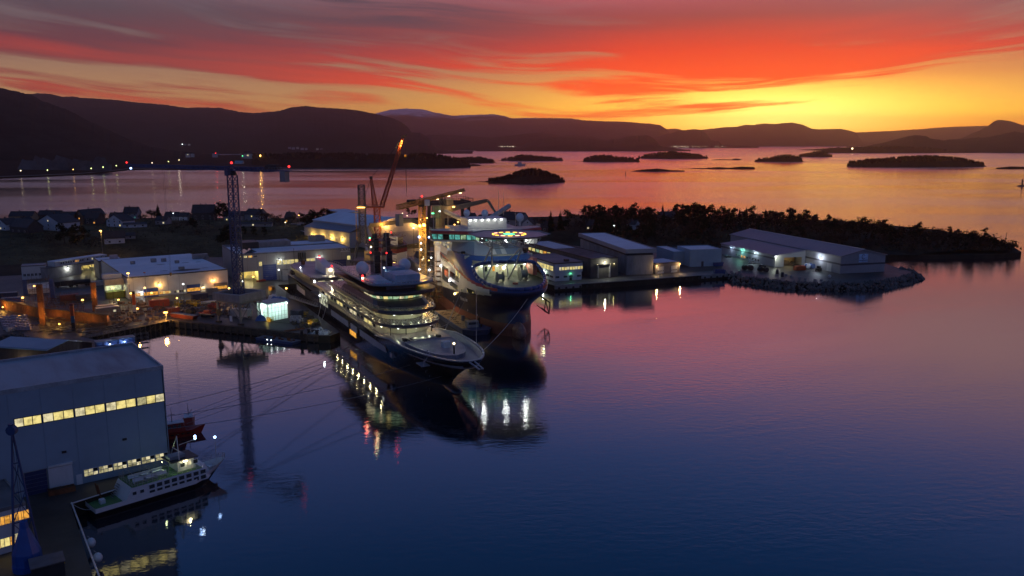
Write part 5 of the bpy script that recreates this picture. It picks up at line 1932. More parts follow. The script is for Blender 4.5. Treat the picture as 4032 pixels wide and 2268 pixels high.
for a,b in edges:
	A0,B0,A1,B1=Vector(lo_[a]),Vector(lo_[b]),Vector(hi_[a]),Vector(hi_[b])
	L=(B0-A0).length
	n=max(1,round(L/2.5))
	out=(B0-A0).cross(Vector((0,0,1))).normalized()*.14
	for k in range(n):
		c,d=(k+.08)/n,(k+.92)/n
		m=MB()
		pts=[A0.lerp(B0,c).lerp(A1.lerp(B1,c),.08),A0.lerp(B0,d).lerp(A1.lerp(B1,d),.08),A0.lerp(B0,d).lerp(A1.lerp(B1,d),.94),A0.lerp(B0,c).lerp(A1.lerp(B1,c),.94)]
		m.add([p+out for p in pts],[(0,1,2,3)])
		m.add([p+out*.5 for p in pts],[(3,2,1,0)])
		m.build('bridge_window',W_TEAL if (k+a) % 3 else (W_GRN if k % 2 else glass_dark),T)
# navigation gear above the bridge
MB().box(-66,-52,-9,9,39.6,44.0).build('upper_house',mwhite,T)
F=Face(T,(-52,-9,0),math.pi/2)
for v in (-8,-5.5,-2.5,.5,3.5,6.5):
	MB().box(-51.9,-51.3,v-.3,v+.3,43.3,43.9).build('deck_lamp',B_WHT,T)
	lamp((-49.6,v,42.6),(1,1,.85),50,.2,parent=T)
for (u,v,z,r) in ((-60,-7.5,46.2,1.5),(-58,0.5,46.0,1.6),(-60,18,43.5,1.9)):
	m=MB()
	m.tube((u,v,39.6),(u,v,z-r*.6),.5,.5,8)
	m.build('radome_post',mwhite,T)
	MB().ball((u,v,z),r,14,1.1).build('radome',radome_m,T,smooth=True)
m=MB()
for z in (40.2,40.7):
	for a,b in ((0,1),(1,2),(6,7),(5,6)):
		p,q=big(0,z)[a],big(0,z)[b]
		m.bar(p,q,.08)
for (a,b) in ((0,1),(1,2),(5,6),(6,7)):
	p,q=Vector(big(0,39.5)[a]),Vector(big(0,39.5)[b])
	for k in range(8):
		c=p.lerp(q,k/7)
		m.bar(c,c+Vector((0,0,1.2)),.07)
m.build('railing',yrail,T)
for (u,v,z0,z1,r) in ((-55,-24,39.5,50,.14),(-70,-14,39.5,52,.12),(-68,10,44,56,.15),(-68,12.5,44,55,.13),(-54,14,39.5,47,.12)):
	MB().tube((u,v,z0),(u,v,z1),r,r*.5).build('aerial',yrail,T)
# helideck: octagon, ring lights, green centre, truss and legs
HX,HY,HZ,HR=-11.0,-2.5,41.0,14.6
octo=[(HX+HR*math.cos(math.pi/8+i*math.pi/4)/math.cos(math.pi/8)*.98,HY+HR*math.sin(math.pi/8+i*math.pi/4)/math.cos(math.pi/8)*.98) for i in range(8)]
hd=MB().prism(octo,HZ,HZ+.45).build('helideck',mat('helideck_grey',(.46,.42,.44),.5,scale=.3,col2=(.32,.28,.30)),T)
m=MB()
ou=[(HX+(x-HX)*1.1,HY+(y-HY)*1.1) for x,y in octo]
m.loft([[(x,y,HZ+.3) for x,y in octo],[(x,y,HZ+.75) for x,y in ou]],True)
m.build('safety_net',mat('net_grey',(.2,.19,.2),.7),hd)
for k in range(14):
	a=2*math.pi*(k+.5)/14
	m=MB()
	m.obox((HX+6.6*math.cos(a),HY+6.6*math.sin(a),HZ+.56),1.7,.5,.18,a+math.pi/2)
	m.build('ring_light',glow('lamp_amber',(1.0,.50,.06),4) if k % 4 else glow('lamp_rose',(1.0,.45,.25),4),hd)
m=MB()
m.obox((HX-1.3,HY,HZ+.55),.45,4.0,.16,0)
m.obox((HX+1.3,HY,HZ+.55),.45,4.0,.16,0)
m.obox((HX,HY,HZ+.55),2.1,.45,.16,0)
m.build('centre_light',glow('lamp_emerald',(.08,1.0,.35),3.5),hd)
lamp((HX,HY,HZ+3),(1,.7,.3),300,2,parent=T)
m=MB()
gx=[HX-11,HX-4,HX+3,HX+10]
gy=[HY-10,HY-3.4,HY+3.4,HY+10]
for x in gx:
	m.bar((x,gy[0],HZ-.3),(x,gy[-1],HZ-.3),.4,.5)
for y in gy:
	m.bar((gx[0],y,HZ-.45),(gx[-1],y,HZ-.45),.35,.4)
	for x0,x1 in zip(gx,gx[1:]):
		m.bar((x0,y,HZ-.6),((x0+x1)/2,y*.85+HY*.15,HZ-4.2),.22)
		m.bar((x1,y,HZ-.6),((x0+x1)/2,y*.85+HY*.15,HZ-4.2),.22)
	m.bar((gx[0]-14,y*.8+HY*.2,HZ-4.2),(gx[-1]-4,y*.85+HY*.15,HZ-4.2),.28)
for x in ((gx[0]+gx[1])/2,(gx[1]+gx[2])/2,(gx[2]+gx[3])/2):
	m.bar((x,HY-8.5,HZ-4.2),(x,HY+8.5,HZ-4.2),.28)
m.build('helideck_truss',mat('truss_white',(.45,.46,.46),.5),T)
for s in (-7.5,5.5):
	m=MB()
	for d in (-.9,1.6):
		m.tube((HX+1,HY+s,HZ-4.2),(-24+d*2,HY+s*.8+d,27.5),.34,.34,8)
		m.tube((-24+d*2,HY+s*.8+d,27.5),(-26,HY+s*.8,20.4),.3,.3,8)
	m.build('helideck_leg',mwhite,T)
for (u,v,z,pw) in ((-20,7.5,37.6,700),(-28,-9,38.4,500),(-24,0,37.5,500)):
	MB().ball((u,v,z),.5,8).build('floodlight',B_WHT,T)
	lamp((u+.8,v,z-.6),(.95,1,.95),pw,.4,parent=T)
MB().box(-26,-21,9.0,13.0,36.0,40.4).build('access_house',mwhite,T)
# starboard side: lifeboat, windows, lamps, lettering
lb=MB()
lb.loft([[(-69.6,-15.9,17.4),(-69.6,-15.9,18.6),(-69.6,-14.6,18.6),(-69.6,-14.6,17.4)],[(-68,-16.6,16.9),(-68,-16.6,19.4),(-68,-13.9,19.4),(-68,-13.9,16.9)],[(-61,-16.6,16.9),(-61,-16.6,19.4),(-61,-13.9,19.4),(-61,-13.9,16.9)],[(-59.4,-15.9,17.6),(-59.4,-15.9,18.6),(-59.4,-14.6,18.6),(-59.4,-14.6,17.6)]],True,True,True)
tb=Matrix.Translation((ML.o.x,ML.o.y,0)) @ Matrix.Rotation(ML.rz,4,'Z')
L=thing('lifeboat','orange enclosed lifeboat hanging in the white side of the cable ship','lifeboat',(ML.o.x,ML.o.y,0),ML.rz)
lb.build('canopy',mat('lifeboat_orange',(.75,.12,.02),.4,var=.1),L,smooth=False)
MB().box(-68.2,-60.8,-16.7,-14,16.5,16.9).build('keel',mwhite,L)
lamp((-65,-18.2,20.5),(1,.85,.5),160,.3,parent=T)
for u in (-68,-60.5):
	MB().bar((u,-14.2,15),(u,-16.2,21),.3).build('davit',mwhite,T)
yS=lambda z:-(c_half(z)+.06)
for k,(u0_,z_) in enumerate(((-56,24.3),(-53.4,24.1),(-50.6,23.9),(-48.0,23.7))):
	MB().box(u0_,u0_+1.5,yS(z_)-.08,yS(z_),z_-.6,z_+.6).build('window',W_CRM,T)
for k,(u0_,z_) in enumerate(((-42,21.5),(-37,21.2),(-32,20.8))):
	MB().box(u0_,u0_+1.0,-17.4+.25*k,-16.0+.3*k,z_-1.1,z_+1.1).build('window',W_YEL,T)
for (u,z,pw) in ((-72,20.5,300),(-54,16.4,260)):
	MB().ball((u,yS(z)-.3,z),.5,8).build('deck_lamp',B_WHT,T)
	lamp((u,yS(z)-1.2,z),(.85,.92,1),pw,.3,parent=T)
for k in range(7):
	u=-68+k*9
	MB().box(u-.3,u+.3,yS(12)-.25,yS(12)-.05,12.2+k*.9,12.6+k*.9).build('side_lamp',W_YEL,T)
m=MB()
for z in (18.4,19.0,19.6):
	m.bar((-55,-16.9,z),(-38,-16.9,z),.12)
for z in (14.4,15.0):
	m.bar((-55,-16.9,z),(-40,-16.9,z),.12)
for u in range(-55,-38,2):
	m.bar((u,-16.9,17.8),(u,-16.9,19.6),.08)
m.build('railing',steel_grey,T)
Ms=lambda u,z,off=.12:Matrix.Translation((u,-c_half(z)-off,z)) @ Matrix.Rotation(math.pi/2,4,'X')
text('prysmian',3.0,ink,T,Ms(-60,24.9) @ Matrix.Translation((-3.5,0,0)),'lettering',.02)
m=MB()
cx,cz=-71.0,25.4
for k in range(11):
	a0,a1=math.radians(-60+k*30),math.radians(-60+(k+1)*30)
	m.bar((cx+.95*math.cos(a0),yS(25)-.1,cz+1.4*math.sin(a0)),(cx+.95*math.cos(a1),yS(25)-.1,cz+1.4*math.sin(a1)),.06,.22)
m.build('emblem',ink,T)
text('Monna Lisa',2.4,mat('letter_white',(.7,.7,.7),.5),T,Matrix.Translation((-29,-17.1,12.4)) @ Matrix.Rotation(rad(2),4,'Z') @ Matrix.Rotation(math.pi/2,4,'X') @ Matrix.Rotation(rad(6),4,'Z'),'lettering',.04)
for k in range(4):
	u=-54+k*11
	m=MB()
	c=(u,yS(6.8)+(.0 if u<-40 else (u+40)*.12),6.8)
	m.obox(c,1.0,.06,.25).obox((c[0],c[1]-.03,c[2]),.25,.06,1.0)
	m.build('thruster_mark',MATS['letter_white'],T)
# after mast structures: gantry frame, big crane pedestal and booms
m=MB()
for u,v in ((-128,-12),(-128,12),(-142,-12),(-142,12)):
	m.bar((u,v,12.5),(u,v*.9,45),1.6,1.6)
m.bar((-128,-14,45.5),(-128,14,45.5),1.8,1.6)
m.bar((-142,-14,45.5),(-142,14,45.5),1.8,1.6)
m.bar((-125,-11,46.5),(-145,-11,46.5),1,1)
m.bar((-125,11,46.5),(-145,11,46.5),1,1)
m.bar((-128,0,45),(-128,0,30),1.4,1.4)
m.build('aft_gantry',mat('gantry_dark',(.045,.03,.035),.6),T)
m=MB()
for s in (-13,13):
	m.bar((-126,s,48.2),(-144,s,48.2),.12)
	for k in range(8):
		m.bar((-126-k*2.5,s,46.5),(-126-k*2.5,s,48.2),.12)
for u in (-127,-143):
	m.bar((u,-13,48.2),(u,13,48.2),.12)
	for k in range(11):
		m.bar((u,-13+k*2.6,46.3),(u,-13+k*2.6,48.2+1.4*R.random()),.14)
m.build('railing',steel_dark,T)
m=MB()
m.tube((-96,-12,12.5),(-96,-12,41),2.6,2.3,14)
m.build('crane_pedestal',mat('crane_ochre',(.24,.20,.13),.6,var=.3,scale=.4),T)
m=MB()
m.obox((-97,-11,44),9,6,6,.3)
m.obox((-99,-8,48.5),7,4,3,.3)
m.build('crane_house',MATS['crane_ochre'],T)
m=MB()
for k in range(12):
	m.bar((-102+R.random()*9,-13+R.random()*5,47),(-102+R.random()*9,-13+R.random()*5,51+R.random()*2),.2)
m.build('crane_fittings',steel_dark,T,kind='stuff')
m=MB()
m.loft([[(-95,-8,44),(-95,-6,44),(-95,-6,46.5),(-95,-8,46.5)],[(-99,12,48),(-99,13.5,48),(-99,13.5,49.6),(-99,12,49.6)]],True,True,True)
m.loft([[(-99,12.5,49),(-99,14,49),(-97.5,14,49),(-97.5,12.5,49)],[(-92,17,40),(-92,18,40),(-91,18,40),(-91,17,40)]],True,True,True)
m.build('crane_boom',MATS['crane_ochre'],T)
for (a,b,r) in (((-78,-2,40),(-98,-13,46),1.1),((-74,4,40),(-90,22,46.5),1.2)):
	MB().tube(a,b,r,r,12).build('stowed_chute',mat('chute_white',(.45,.45,.43),.5),T)
for (u,v,z,b,col,pw) in ((-94,-16,43.5,B_GRN,(.3,1,.7),80),(-92,-6,46.6,B_SOD,(1,.6,.2),250)):
	MB().box(u-.5,u+.5,v-.5,v+.5,z-.25,z+.25).build('deck_lamp',b,T)
	lamp((u+1,v-1,z),col,pw,.3,parent=T)
# deck cargo aft, port fender frame
m=MB()
for k in range(26):
	u,v=R.uniform(-165,-95),R.uniform(-15,15)
	if abs(v+12)<4 and-100<u<-92:
		continue
	m.obox((u,v,12.5+1.4),R.uniform(2,6),R.uniform(2,4),R.uniform(1,5),R.uniform(0,.2))
m.build('deck_cargo',mat('deck_cargo_grey',(.16,.15,.14),.7,var=.4,scale=.4),T,kind='stuff')
m=MB()
c=Vector((-30,17.2,8))
pts=[c+Vector((-3,0,4)),c+Vector((-3,4,1)),c+Vector((3,4,1)),c+Vector((3,0,4)),c+Vector((-3,3.6,-4)),c+Vector((3,3.6,-4)),c+Vector((-3,0,-1)),c+Vector((3,0,-1))]
for a,b in ((0,1),(1,2),(2,3),(1,4),(2,5),(4,5),(4,6),(5,7),(1,5),(0,2)):
	m.bar(pts[a],pts[b],.35)
m.build('boarding_frame',black_paint,T)
MB().ball((-30,18.5,13.5),.5,8).build('deck_lamp',B_WRM,T)
lamp((-30,19.5,13.2),(.9,1,.5),120,.3,parent=T)
for v in (-14.2,14.2):
	MB().lathe([(.9,0),(.9,1.0)],(-41,v,30.2),10).build('vent_cowl',black_paint,T)
for (u,v,z,pw) in ((-66,-36,12,1800),(-40,-34,10,900)):  # floods on poles added to brighten the ship's white side
	MB().box(u-.4,u+.4,v-.4,v+.4,z,z+.5).build('added_flood',B_WRM,T)
	MB().tube((u,v,3.0),(u,v,z),.12).build('added_flood_pole',steel_dark,T)
	lamp((u,v+1.2,z+.3),(1,.72,.35),pw,.4,parent=T)
for k in range(22):
	u,v=R.uniform(-150,-78),R.choice((-15.5,-13,-6,4,12))
	z=R.uniform(15,42) if u<-120 else R.uniform(30,46)
	b,col=((B_WHT,(.9,.95,1)),(B_WRM,(1,.8,.45)),(B_WRM,(1,.8,.45)),(B_SOD,(1,.55,.15)))[k % 4]
	MB().box(u-.3,u+.3,v-.3,v+.3,z,z+.4).build('deck_lamp',b,T)
	MB().tube((u,v,12.5),(u,v,z),.1,.1,4).build('lamp_post',steel_dark,T)
	if k % 2:
		lamp((u+.8,v-.8,z),col,220,.3,parent=T)
for s in (-1,1):
	for k in range(9):
		z=30.6+1.9*(k//3)
		u=-60-8*(k % 3)
		MB().box(u-.7,u+.7,s*16.45-.06,s*16.45+.06,z,z+.9).build('window',W_CRM if k % 2 else W_YEL,T)
# ------------------------------------------------------------------ lattice work
crane_blue=mat('crane_blue',(.02,.05,.15),.5,var=.25,scale=.5)
crane_yel=mat('crane_yellow',(.38,.20,.04),.55,var=.3,scale=.5)
crane_red=mat('crane_red',(.30,.055,.03),.55,var=.3,scale=.5)
crane_dk=mat('crane_slate',(.05,.055,.08),.5,var=.3,scale=.5)
def lattice(T,p,q,w0,w1,nb,m,ch=.16,br=.09,name='mast',tri=False,up=None):
	"""a lattice beam from p to q as a part: chords and bracing are its sub-parts"""
	p,q=Vector(p),Vector(q)
	d=(q-p).normalized()
	ref=up or (Vector((0,0,1)) if abs(d.z)<.9 else Vector((1,0,0)))
	a=d.cross(ref).normalized()
	b=a.cross(d).normalized()
	cs=[(-1,-1),(1,-1),(1,1),(-1,1)] if not tri else [(-1,-.6),(1,-.6),(0,1)]
	part=None
	pt=lambda t,c:p.lerp(q,t)+a*(c[0]*(w0+(w1-w0)*t)/2)+b*(c[1]*(w0+(w1-w0)*t)/2)
	br_m=MB()
	n=len(cs)
	for k in range(nb):
		t0,t1=k/nb,(k+1)/nb
		for i in range(n):
			c,e=cs[i],cs[(i+1) % n]
			br_m.bar(pt(t0,c),pt(t1,e),br)
			br_m.bar(pt(t0,e),pt(t1,c),br)
			br_m.bar(pt(t1,c),pt(t1,e),br)
	part=br_m.build(name,m,T)
	for c in cs:
		MB().bar(pt(0,c),pt(1,c),ch).build('chord',m,part)
	return part
def light_ball(T,p,b,col,pw,r=.45,name='warning_light',dp=(0,0,0)):
	MB().ball(p,r,8).build(name,b,T)
	if pw:
		lamp((p[0]+dp[0],p[1]+dp[1],p[2]+dp[2]),col,pw,r*.8,parent=T)
# --- the blue tower crane on its portal
f0,f1,f3=P(868,1268,3),P(938,1277,3),P(994,1258,3)
PF=Frame(f0,f1)
pc=PF.w(PF.len/2+.9,PF.len/2+.6,3)
T=thing('tower_crane','dark blue tower crane standing on a four-legged portal with a ballast box at the quay','crane',(pc.x,pc.y,3),PF.rz)
wleg=PF.len/2+1.2
top=9.6
for sx in (-1,1):
	for sy in (-1,1):
		MB().bar((sx*wleg,sy*wleg,.6),(sx*wleg,sy*wleg,top),.75,.75).build('leg',steel_grey,T)
		m=MB()
		m.box(sx*wleg-1.3,sx*wleg+1.3,sy*wleg-.5,sy*wleg+.5,0,.7)
		m.build('bogie',steel_dark,T)
m=MB()
for s in (-1,1):
	m.bar((-wleg,s*wleg,1.6),(0,s*wleg,top-1),.3)
	m.bar((wleg,s*wleg,1.6),(0,s*wleg,top-1),.3)
	m.bar((s*wleg,-wleg,1.6),(s*wleg,0,top-1),.3)
	m.bar((s*wleg,wleg,1.6),(s*wleg,0,top-1),.3)
	m.bar((-wleg,s*wleg,top-.4),(wleg,s*wleg,top-.4),.6,.8)
	m.bar((s*wleg,-wleg,top-.41),(s*wleg,wleg,top-.41),.6,.8)
m.build('portal_frame',steel_grey,T)
for z in range(3):
	m=MB()
	w_=wleg+1.3
	for b in ((-w_,w_,-w_,-w_+1.6),(-w_,w_,w_-1.6,w_),(-w_,-w_+1.6,-w_+1.62,w_-1.62),(w_-1.6,w_,-w_+1.62,w_-1.62)):
		m.box(*b,top+.1+z*1.05,top+1.1+z*1.05)
	m.build('ballast_course',conc_wall,T)
m=MB()
m.lathe([(1.1,-.25),(1.5,-.2),(1.5,.2),(1.1,.25)],(0,0,0),16)
o=m.build('cable_reel',steel_dark,T,(-wleg+1.2,-wleg-.7,4.5))
o.rotation_euler=(math.pi/2,0,0)
MB().box(wleg*.1,wleg*.1+1.4,-wleg-.55,-wleg-.4,1.2,3.6).build('notice_board',white_wall,T)
zt=PY(897,690,pc.y).z-3
lattice(T,(0,0,top),(0,0,zt),3.0,2.8,17,crane_blue,.42,.22)
rot=Matrix.Rotation(-PF.rz,4,'Z')
tip=PY(500,657,386)
jd=rot @ Vector((tip.x-pc.x,tip.y-pc.y,0))
jl=jd.length
jd.normalize()
tz=tip.z-3
MB().lathe([(1.9,zt),(1.9,zt+.8),(1.5,zt+1.6),(1.5,zt+2)],(0,0,0),12).build('slew_ring',steel_dark,T)
m=MB()
m.obox((-jd.y*2.2,jd.x*2.2,zt+1.0),2.0,1.6,2.2,math.atan2(jd.y,jd.x))
m.build('cab',crane_blue,T)
j0=jd*1.5+Vector((0,0,zt+2.6))
lattice(T,j0,jd*jl+Vector((0,0,tz+.6)),1.9,1.1,22,crane_blue,.42,.26,'jib',True)
k0=-jd*1.0+Vector((0,0,zt+2.6))
kd=-jd*34+Vector((0,0,zt+2.4))
lattice(T,k0,kd*.72+k0*.28,2.0,1.8,8,crane_blue,.42,.28,'counter_jib',True)
m=MB()
ang=math.atan2(jd.y,jd.x)
m.obox(tuple(kd*.86+k0*.14),11,2.2,.5,ang)
m.build('counter_jib_deck',crane_blue,T)
m=MB()
for s in (-1,1):
	n_=Vector((-jd.y,jd.x,0))*1.05*s
	for t0,t1 in ((.70,1.02),):
		for dz in (.6,1.2):
			m.bar(kd*t0+k0*(1-t0)+n_+Vector((0,0,dz)),kd*t1+k0*(1-t1)+n_+Vector((0,0,dz)),.08)
	for k in range(7):
		t=.70+.32*k/6
		m.bar(kd*t+k0*(1-t)+n_,kd*t+k0*(1-t)+n_+Vector((0,0,1.2)),.08)
m.build('railing',steel_grey,T)
m=MB()
m.obox(tuple(kd*.74+k0*.26+Vector((0,0,1.3))),5.5,1.8,2.0,ang)
m.obox(tuple(kd*.66+k0*.34+Vector((0,0,1.1))),3,1.6,1.6,ang)
m.build('winch_house',steel_dark,T)
m=MB()
for k in range(3):
	m.obox(tuple(kd*(.905+.03*k)+k0*(.095-.03*k)+Vector((0,0,-2.2))),.95,2.3,4.2,ang)
m.build('counterweight',steel_grey,T)
m=MB()
ap=Vector((0,0,zt+4.6))
for s in (-1,1):
	n_=Vector((-jd.y,jd.x,0))*.9*s
	m.bar(n_+jd*1.2+Vector((0,0,zt+2)),ap,.3)
	m.bar(n_-jd*1.2+Vector((0,0,zt+2)),ap,.3)
m.bar(ap,jd*jl*.3+Vector((0,0,zt+3.7+(tz-zt)*.2)),.10)
m.bar(ap,kd*.55+k0*.45+Vector((0,0,1.5)),.10)
m.build('apex_frame',crane_blue,T)
light_ball(T,tuple(ap+Vector((0,0,.5))),B_RED,(1,.03,.03),60,.5)
light_ball(T,tuple(kd*1.02+k0*-.02+Vector((0,0,1.7))),B_RED,(1,.03,.03),60,.45)
light_ball(T,tuple(jd*jl+Vector((0,0,tz+2.0))),B_RED,(1,.03,.03),40,.38)
light_ball(T,tuple(jd*(jl-3)+Vector((0,0,tz-.6))),B_BLU,(.5,.7,1),60,.45,'jib_light')
m=MB()
hk=jd*(jl*.63)
for s in (-.5,.5):
	m.bar(hk+Vector((s,0,zt+2)),hk+Vector((s*.6,0,zt-45)),.05)
m.build('hoist_rope',steel_dark,T)
MB().obox(tuple(hk+Vector((0,0,zt-45.6))),.9,.5,1.4).build('hook_block',crane_yel,T)
# --- the orange-lit tower crane between the two ships
c0=Vector((-43.5,400,3))
zt=PY(1664,812,400).z-3
T=thing('tower_crane','yellow tower crane with a raised lattice jib glowing orange between the two ships','crane',c0)
lattice(T,(0,0,0),(0,0,zt),3.0,3.0,15,crane_yel,.4,.22)
tp=PY(1828,748,421)-c0
tl=PY(1566,806,388)-c0
MB().lathe([(1.9,zt-.2),(1.9,zt+1.0)],(0,0,0),12).build('slew_ring',steel_dark,T)
hz_=zt+2.4
lattice(T,(0,0,hz_),tp,2.2,1.5,14,crane_yel,.3,.2,'jib',True)
tl.z=hz_-2.0
lattice(T,(0,0,hz_),tl,2.2,2.0,7,crane_yel,.3,.2,'counter_jib',False)
a_=math.atan2(tl.y,tl.x)
m=MB()
m.obox(tuple(tl*.95+Vector((0,0,-3.8))),2.6,2.6,5.6,a_)
m.build('counterweight',steel_grey,T)
m=MB()
m.obox(tuple(tl*.45+Vector((0,0,hz_*.55+1.0))),4,2,2.2,a_)
m.build('machine_house',steel_dark,T)
m=MB()
m.obox((2.6,-1.8,zt+1.8),2.2,1.8,2.8,.4)
m.build('cab',white_wall,T)
d_=(tp-Vector((0,0,hz_)))
for t in (.35,.62,.9):
	m=MB()
	m.obox(tuple(Vector((0,0,hz_))+d_*t+Vector((0,0,-1.0))),1.3,.5,.3,math.atan2(d_.y,d_.x))
	m.build('jib_light',B_WRM,T)
	lamp(tuple(Vector((0,0,hz_))+d_*t+Vector((.8,-1.2,-1.3))),(1,.75,.25),90,.3,parent=T)
light_ball(T,(0,0,hz_+2.4),B_RED,(1,.03,.03),60,.5)
hp_=Vector((0,0,hz_))+d_*.70
MB().bar(hp_,hp_+Vector((0,0,-13)),.07).build('hoist_rope',steel_dark,T)
MB().obox(tuple(hp_+Vector((0,0,-14))),.7,.5,2.2).build('hook_block',steel_dark,T)
for px,py,b,col,pw,r in ((1653,889,B_SOD,(1,.55,.1),1500,.7),(1669,886,B_SOD,(1,.55,.1),2600,.85),(1650,933,B_BLU,(.6,.75,1),260,.5),(1689,934,B_BLU,(.7,.9,1),120,.45),(1658,958,B_WHT,(.8,.9,1),120,.4),(1658,983,B_WHT,(.8,.9,1),200,.45),(1698,1014,B_WHT,(.9,.9,1),160,.4),(1651,1060,B_WHT,(.9,.95,1),200,.45),(1690,1064,B_WHT,(1,.9,.75),320,.6)):
	p=PY(px,py,397.6)-c0
	light_ball(T,tuple(p),b,col,pw,r,'mast_floodlight',(0,-1.4,-.3))
lamp((0,0,zt-14),(1,.55,.1),2500,.5,parent=T)
# --- dark lattice crane tower on a portal
c0=P(1436,1012,12)
c0=Vector((-82,452,3))
T=thing('lattice_crane','dark lattice crane tower with a flared foot left of the red derrick','crane',c0)
zt=PY(1431,728,452).z-3
lattice(T,(0,0,20),(0,0,zt),3.4,3.2,13,crane_dk,.42,.24)
for sx in (-1,1):
	for sy in (-1,1):
		MB().bar((sx*1.7,sy*1.7,26),(sx*5.2,sy*5.2,11),.5).build('strut',crane_dk,T)
		MB().bar((sx*5.2,sy*5.2,0),(sx*5.2,sy*5.2,10.2),.9).build('leg',crane_dk,T)
m=MB()
m.box(-6.3,6.3,-6.3,6.3,10.2,11.4)
m.build('portal_deck',crane_dk,T)
m=MB()
for s in (-1,1):
	m.bar((-6.2,s*6.2,12.4),(6.2,s*6.2,12.4),.1)
	m.bar((s*6.2,-6.2,12.4),(s*6.2,6.2,12.4),.1)
m.build('railing',steel_dark,T)
MB().box(1.5,7.5,-5.8,-2.5,11.4,16.5).build('winch_cabin',mat('cabin_ochre',(.42,.33,.18),.6),T)
z_=PY(1430,812,452).z-3
MB().box(-2.6,2.8,-2.6,2.6,z_,z_+.35).build('platform',steel_grey,T)
MB().bar((-2.2,-2.7,z_-.5),(2.0,-2.7,z_-.5),.35).build('strip_light',B_SOD,T)
lamp((0,-3.6,z_-.9),(1,.55,.12),500,.4,parent=T)
MB().bar((-2.9,-2.6,z_-18),(-2.9,-2.6,z_),.35).build('ladder',crane_yel,T)
# --- red derrick with a long raised boom
c0=Vector((-74.5,456,3))
T=thing('derrick_crane','red lattice derrick with a long steep boom lit orange at its tip','crane',c0)
zp=PY(1490,818,456).z-3
lattice(T,(0,0,0),(0,0,zp),3.0,3.0,11,crane_red,.38,.2)
MB().box(-3.2,4.0,-2.4,2.4,zp,zp+.8).build('slewing_deck',crane_red,T)
m=MB()
m.bar((-11,0,zp+.4),(-3.2,0,zp+.4),.8,.9)
m.build('link_beam',crane_red,T)
m=MB()
m.bar((-11,0,zp+1.7),(3.6,0,zp+1.7),.1)
for k in range(8):
	m.bar((-11+k*2,0,zp+.8),(-11+k*2,0,zp+1.7),.1)
m.build('railing',steel_dark,T)
hd_=PY(1461,700,457)-c0
bt=PY(1586,546,470)-c0
lattice(T,(-1.0,0,zp+.8),hd_,2.6,.8,9,crane_red,.34,.18,'gantry_frame')
lattice(T,(2.8,0,zp+1),bt,2.0,1.2,20,crane_red,.36,.2,'boom')
MB().obox(tuple(hd_),1.6,1.2,1.6).build('sheave_head',steel_dark,T)
m=MB()
for s in (-.4,.4):
	m.bar(hd_+Vector((0,s,0)),bt+Vector((0,s,0)),.10)
m.bar(hd_,Vector((-9,0,zp+1)),.12)
m.bar(hd_+Vector((0,.5,0)),Vector((-8,0,zp+1)),.10)
m.build('pendant_rope',steel_dark,T)
m=MB()
m.bar(bt+Vector((-1.6,0,0)),bt+Vector((2.4,0,2.2)),.5)
m.bar(bt+Vector((-1.4,0,1.8)),bt+Vector((1,0,.4)),.35)
m.build('boom_head',steel_dark,T)
m=MB()
m.bar(bt+Vector((1.4,0,0)),bt+Vector((1.4,0,-32)),.09)
m.build('hoist_rope',steel_dark,T)
MB().ball(tuple(bt+Vector((1.4,0,-9.5))),.8,8).build('overhaul_ball',crane_yel,T)
lamp(tuple(bt+Vector((.6,-1.6,-9.5))),(1,.6,.1),120,.3,parent=T)
MB().bar(bt+Vector((1.4,0,-17)),bt+Vector((1.4,0,-30)),.3).build('hook_tackle',steel_dark,T)
light_ball(T,tuple(bt*.965+Vector((2.8,0,zp+1))*.035),B_SOD,(1,.55,.08),900,.5,'boom_light',(0,-1.8,-1))
light_ball(T,tuple(bt*.90+Vector((2.8,0,zp+1))*.10),B_SOD,(1,.55,.08),700,.3,'boom_light',(0,-1.8,0))
MB().bar((2.2,-1.7,zp-22),(2.2,-1.7,zp-7),.4).build('ladder',crane_yel,T)
lamp((3.2,-3,zp-9),(1,.5,.1),1200,.4,parent=T)
# --- blue derrick at the lower left corner
c0=P(112,2236,3)
T=thing('quay_derrick','blue cone-footed quay derrick with a slender lattice boom at the lower left','crane',c0)
ct=PY(100,2052,c0.y).z-3
m=MB()
m.lathe([(2.3,0),(2.45,1.2),(2.4,1.25),(2.3,3.2),(.75,ct*.86),(.62,ct)],(0,0,0),10)
m.build('pedestal',mat('bright_crane_blue',(.012,.07,.30),.4,var=.2,scale=.3),T)
MB().lathe([(2.5,0),(2.55,.9)],(0,0,0),14).build('foot_ring',MATS['bright_crane_blue'],T)
ap=PY(46,1690,c0.y+6)-c0
l0,l1=PY(54,2226,c0.y-1)-c0,PY(160,2190,c0.y+3)-c0
part=None
br=MB()
t_list=[.08,.30,.52,.74,.96]
for a,b in zip(t_list,t_list[1:]):
	br.bar(l0.lerp(ap,a),l1.lerp(ap,b),.12)
	br.bar(l1.lerp(ap,a),l0.lerp(ap,b),.12)
for t in t_list:
	br.bar(l0.lerp(ap,t),l1.lerp(ap,t),.2)
part=br.build('boom',crane_blue,T)
for l in (l0,l1):
	MB().tube(l,ap,.26,.18,6).build('chord',crane_blue,part)
m=MB()
m.tube(ap+Vector((0,-.5,-.2)),ap+Vector((0,.5,-.2)),.9,.9,10)
m.bar(ap+Vector((0,0,-1)),ap+Vector((0,0,1)),.8)
m.build('boom_head',crane_blue,T)
m=MB()
for s in (-.2,.2):
	m.bar(ap+Vector((s,0,0)),Vector((s,0,ct)),.07)
m.build('luffing_rope',steel_dark,T)
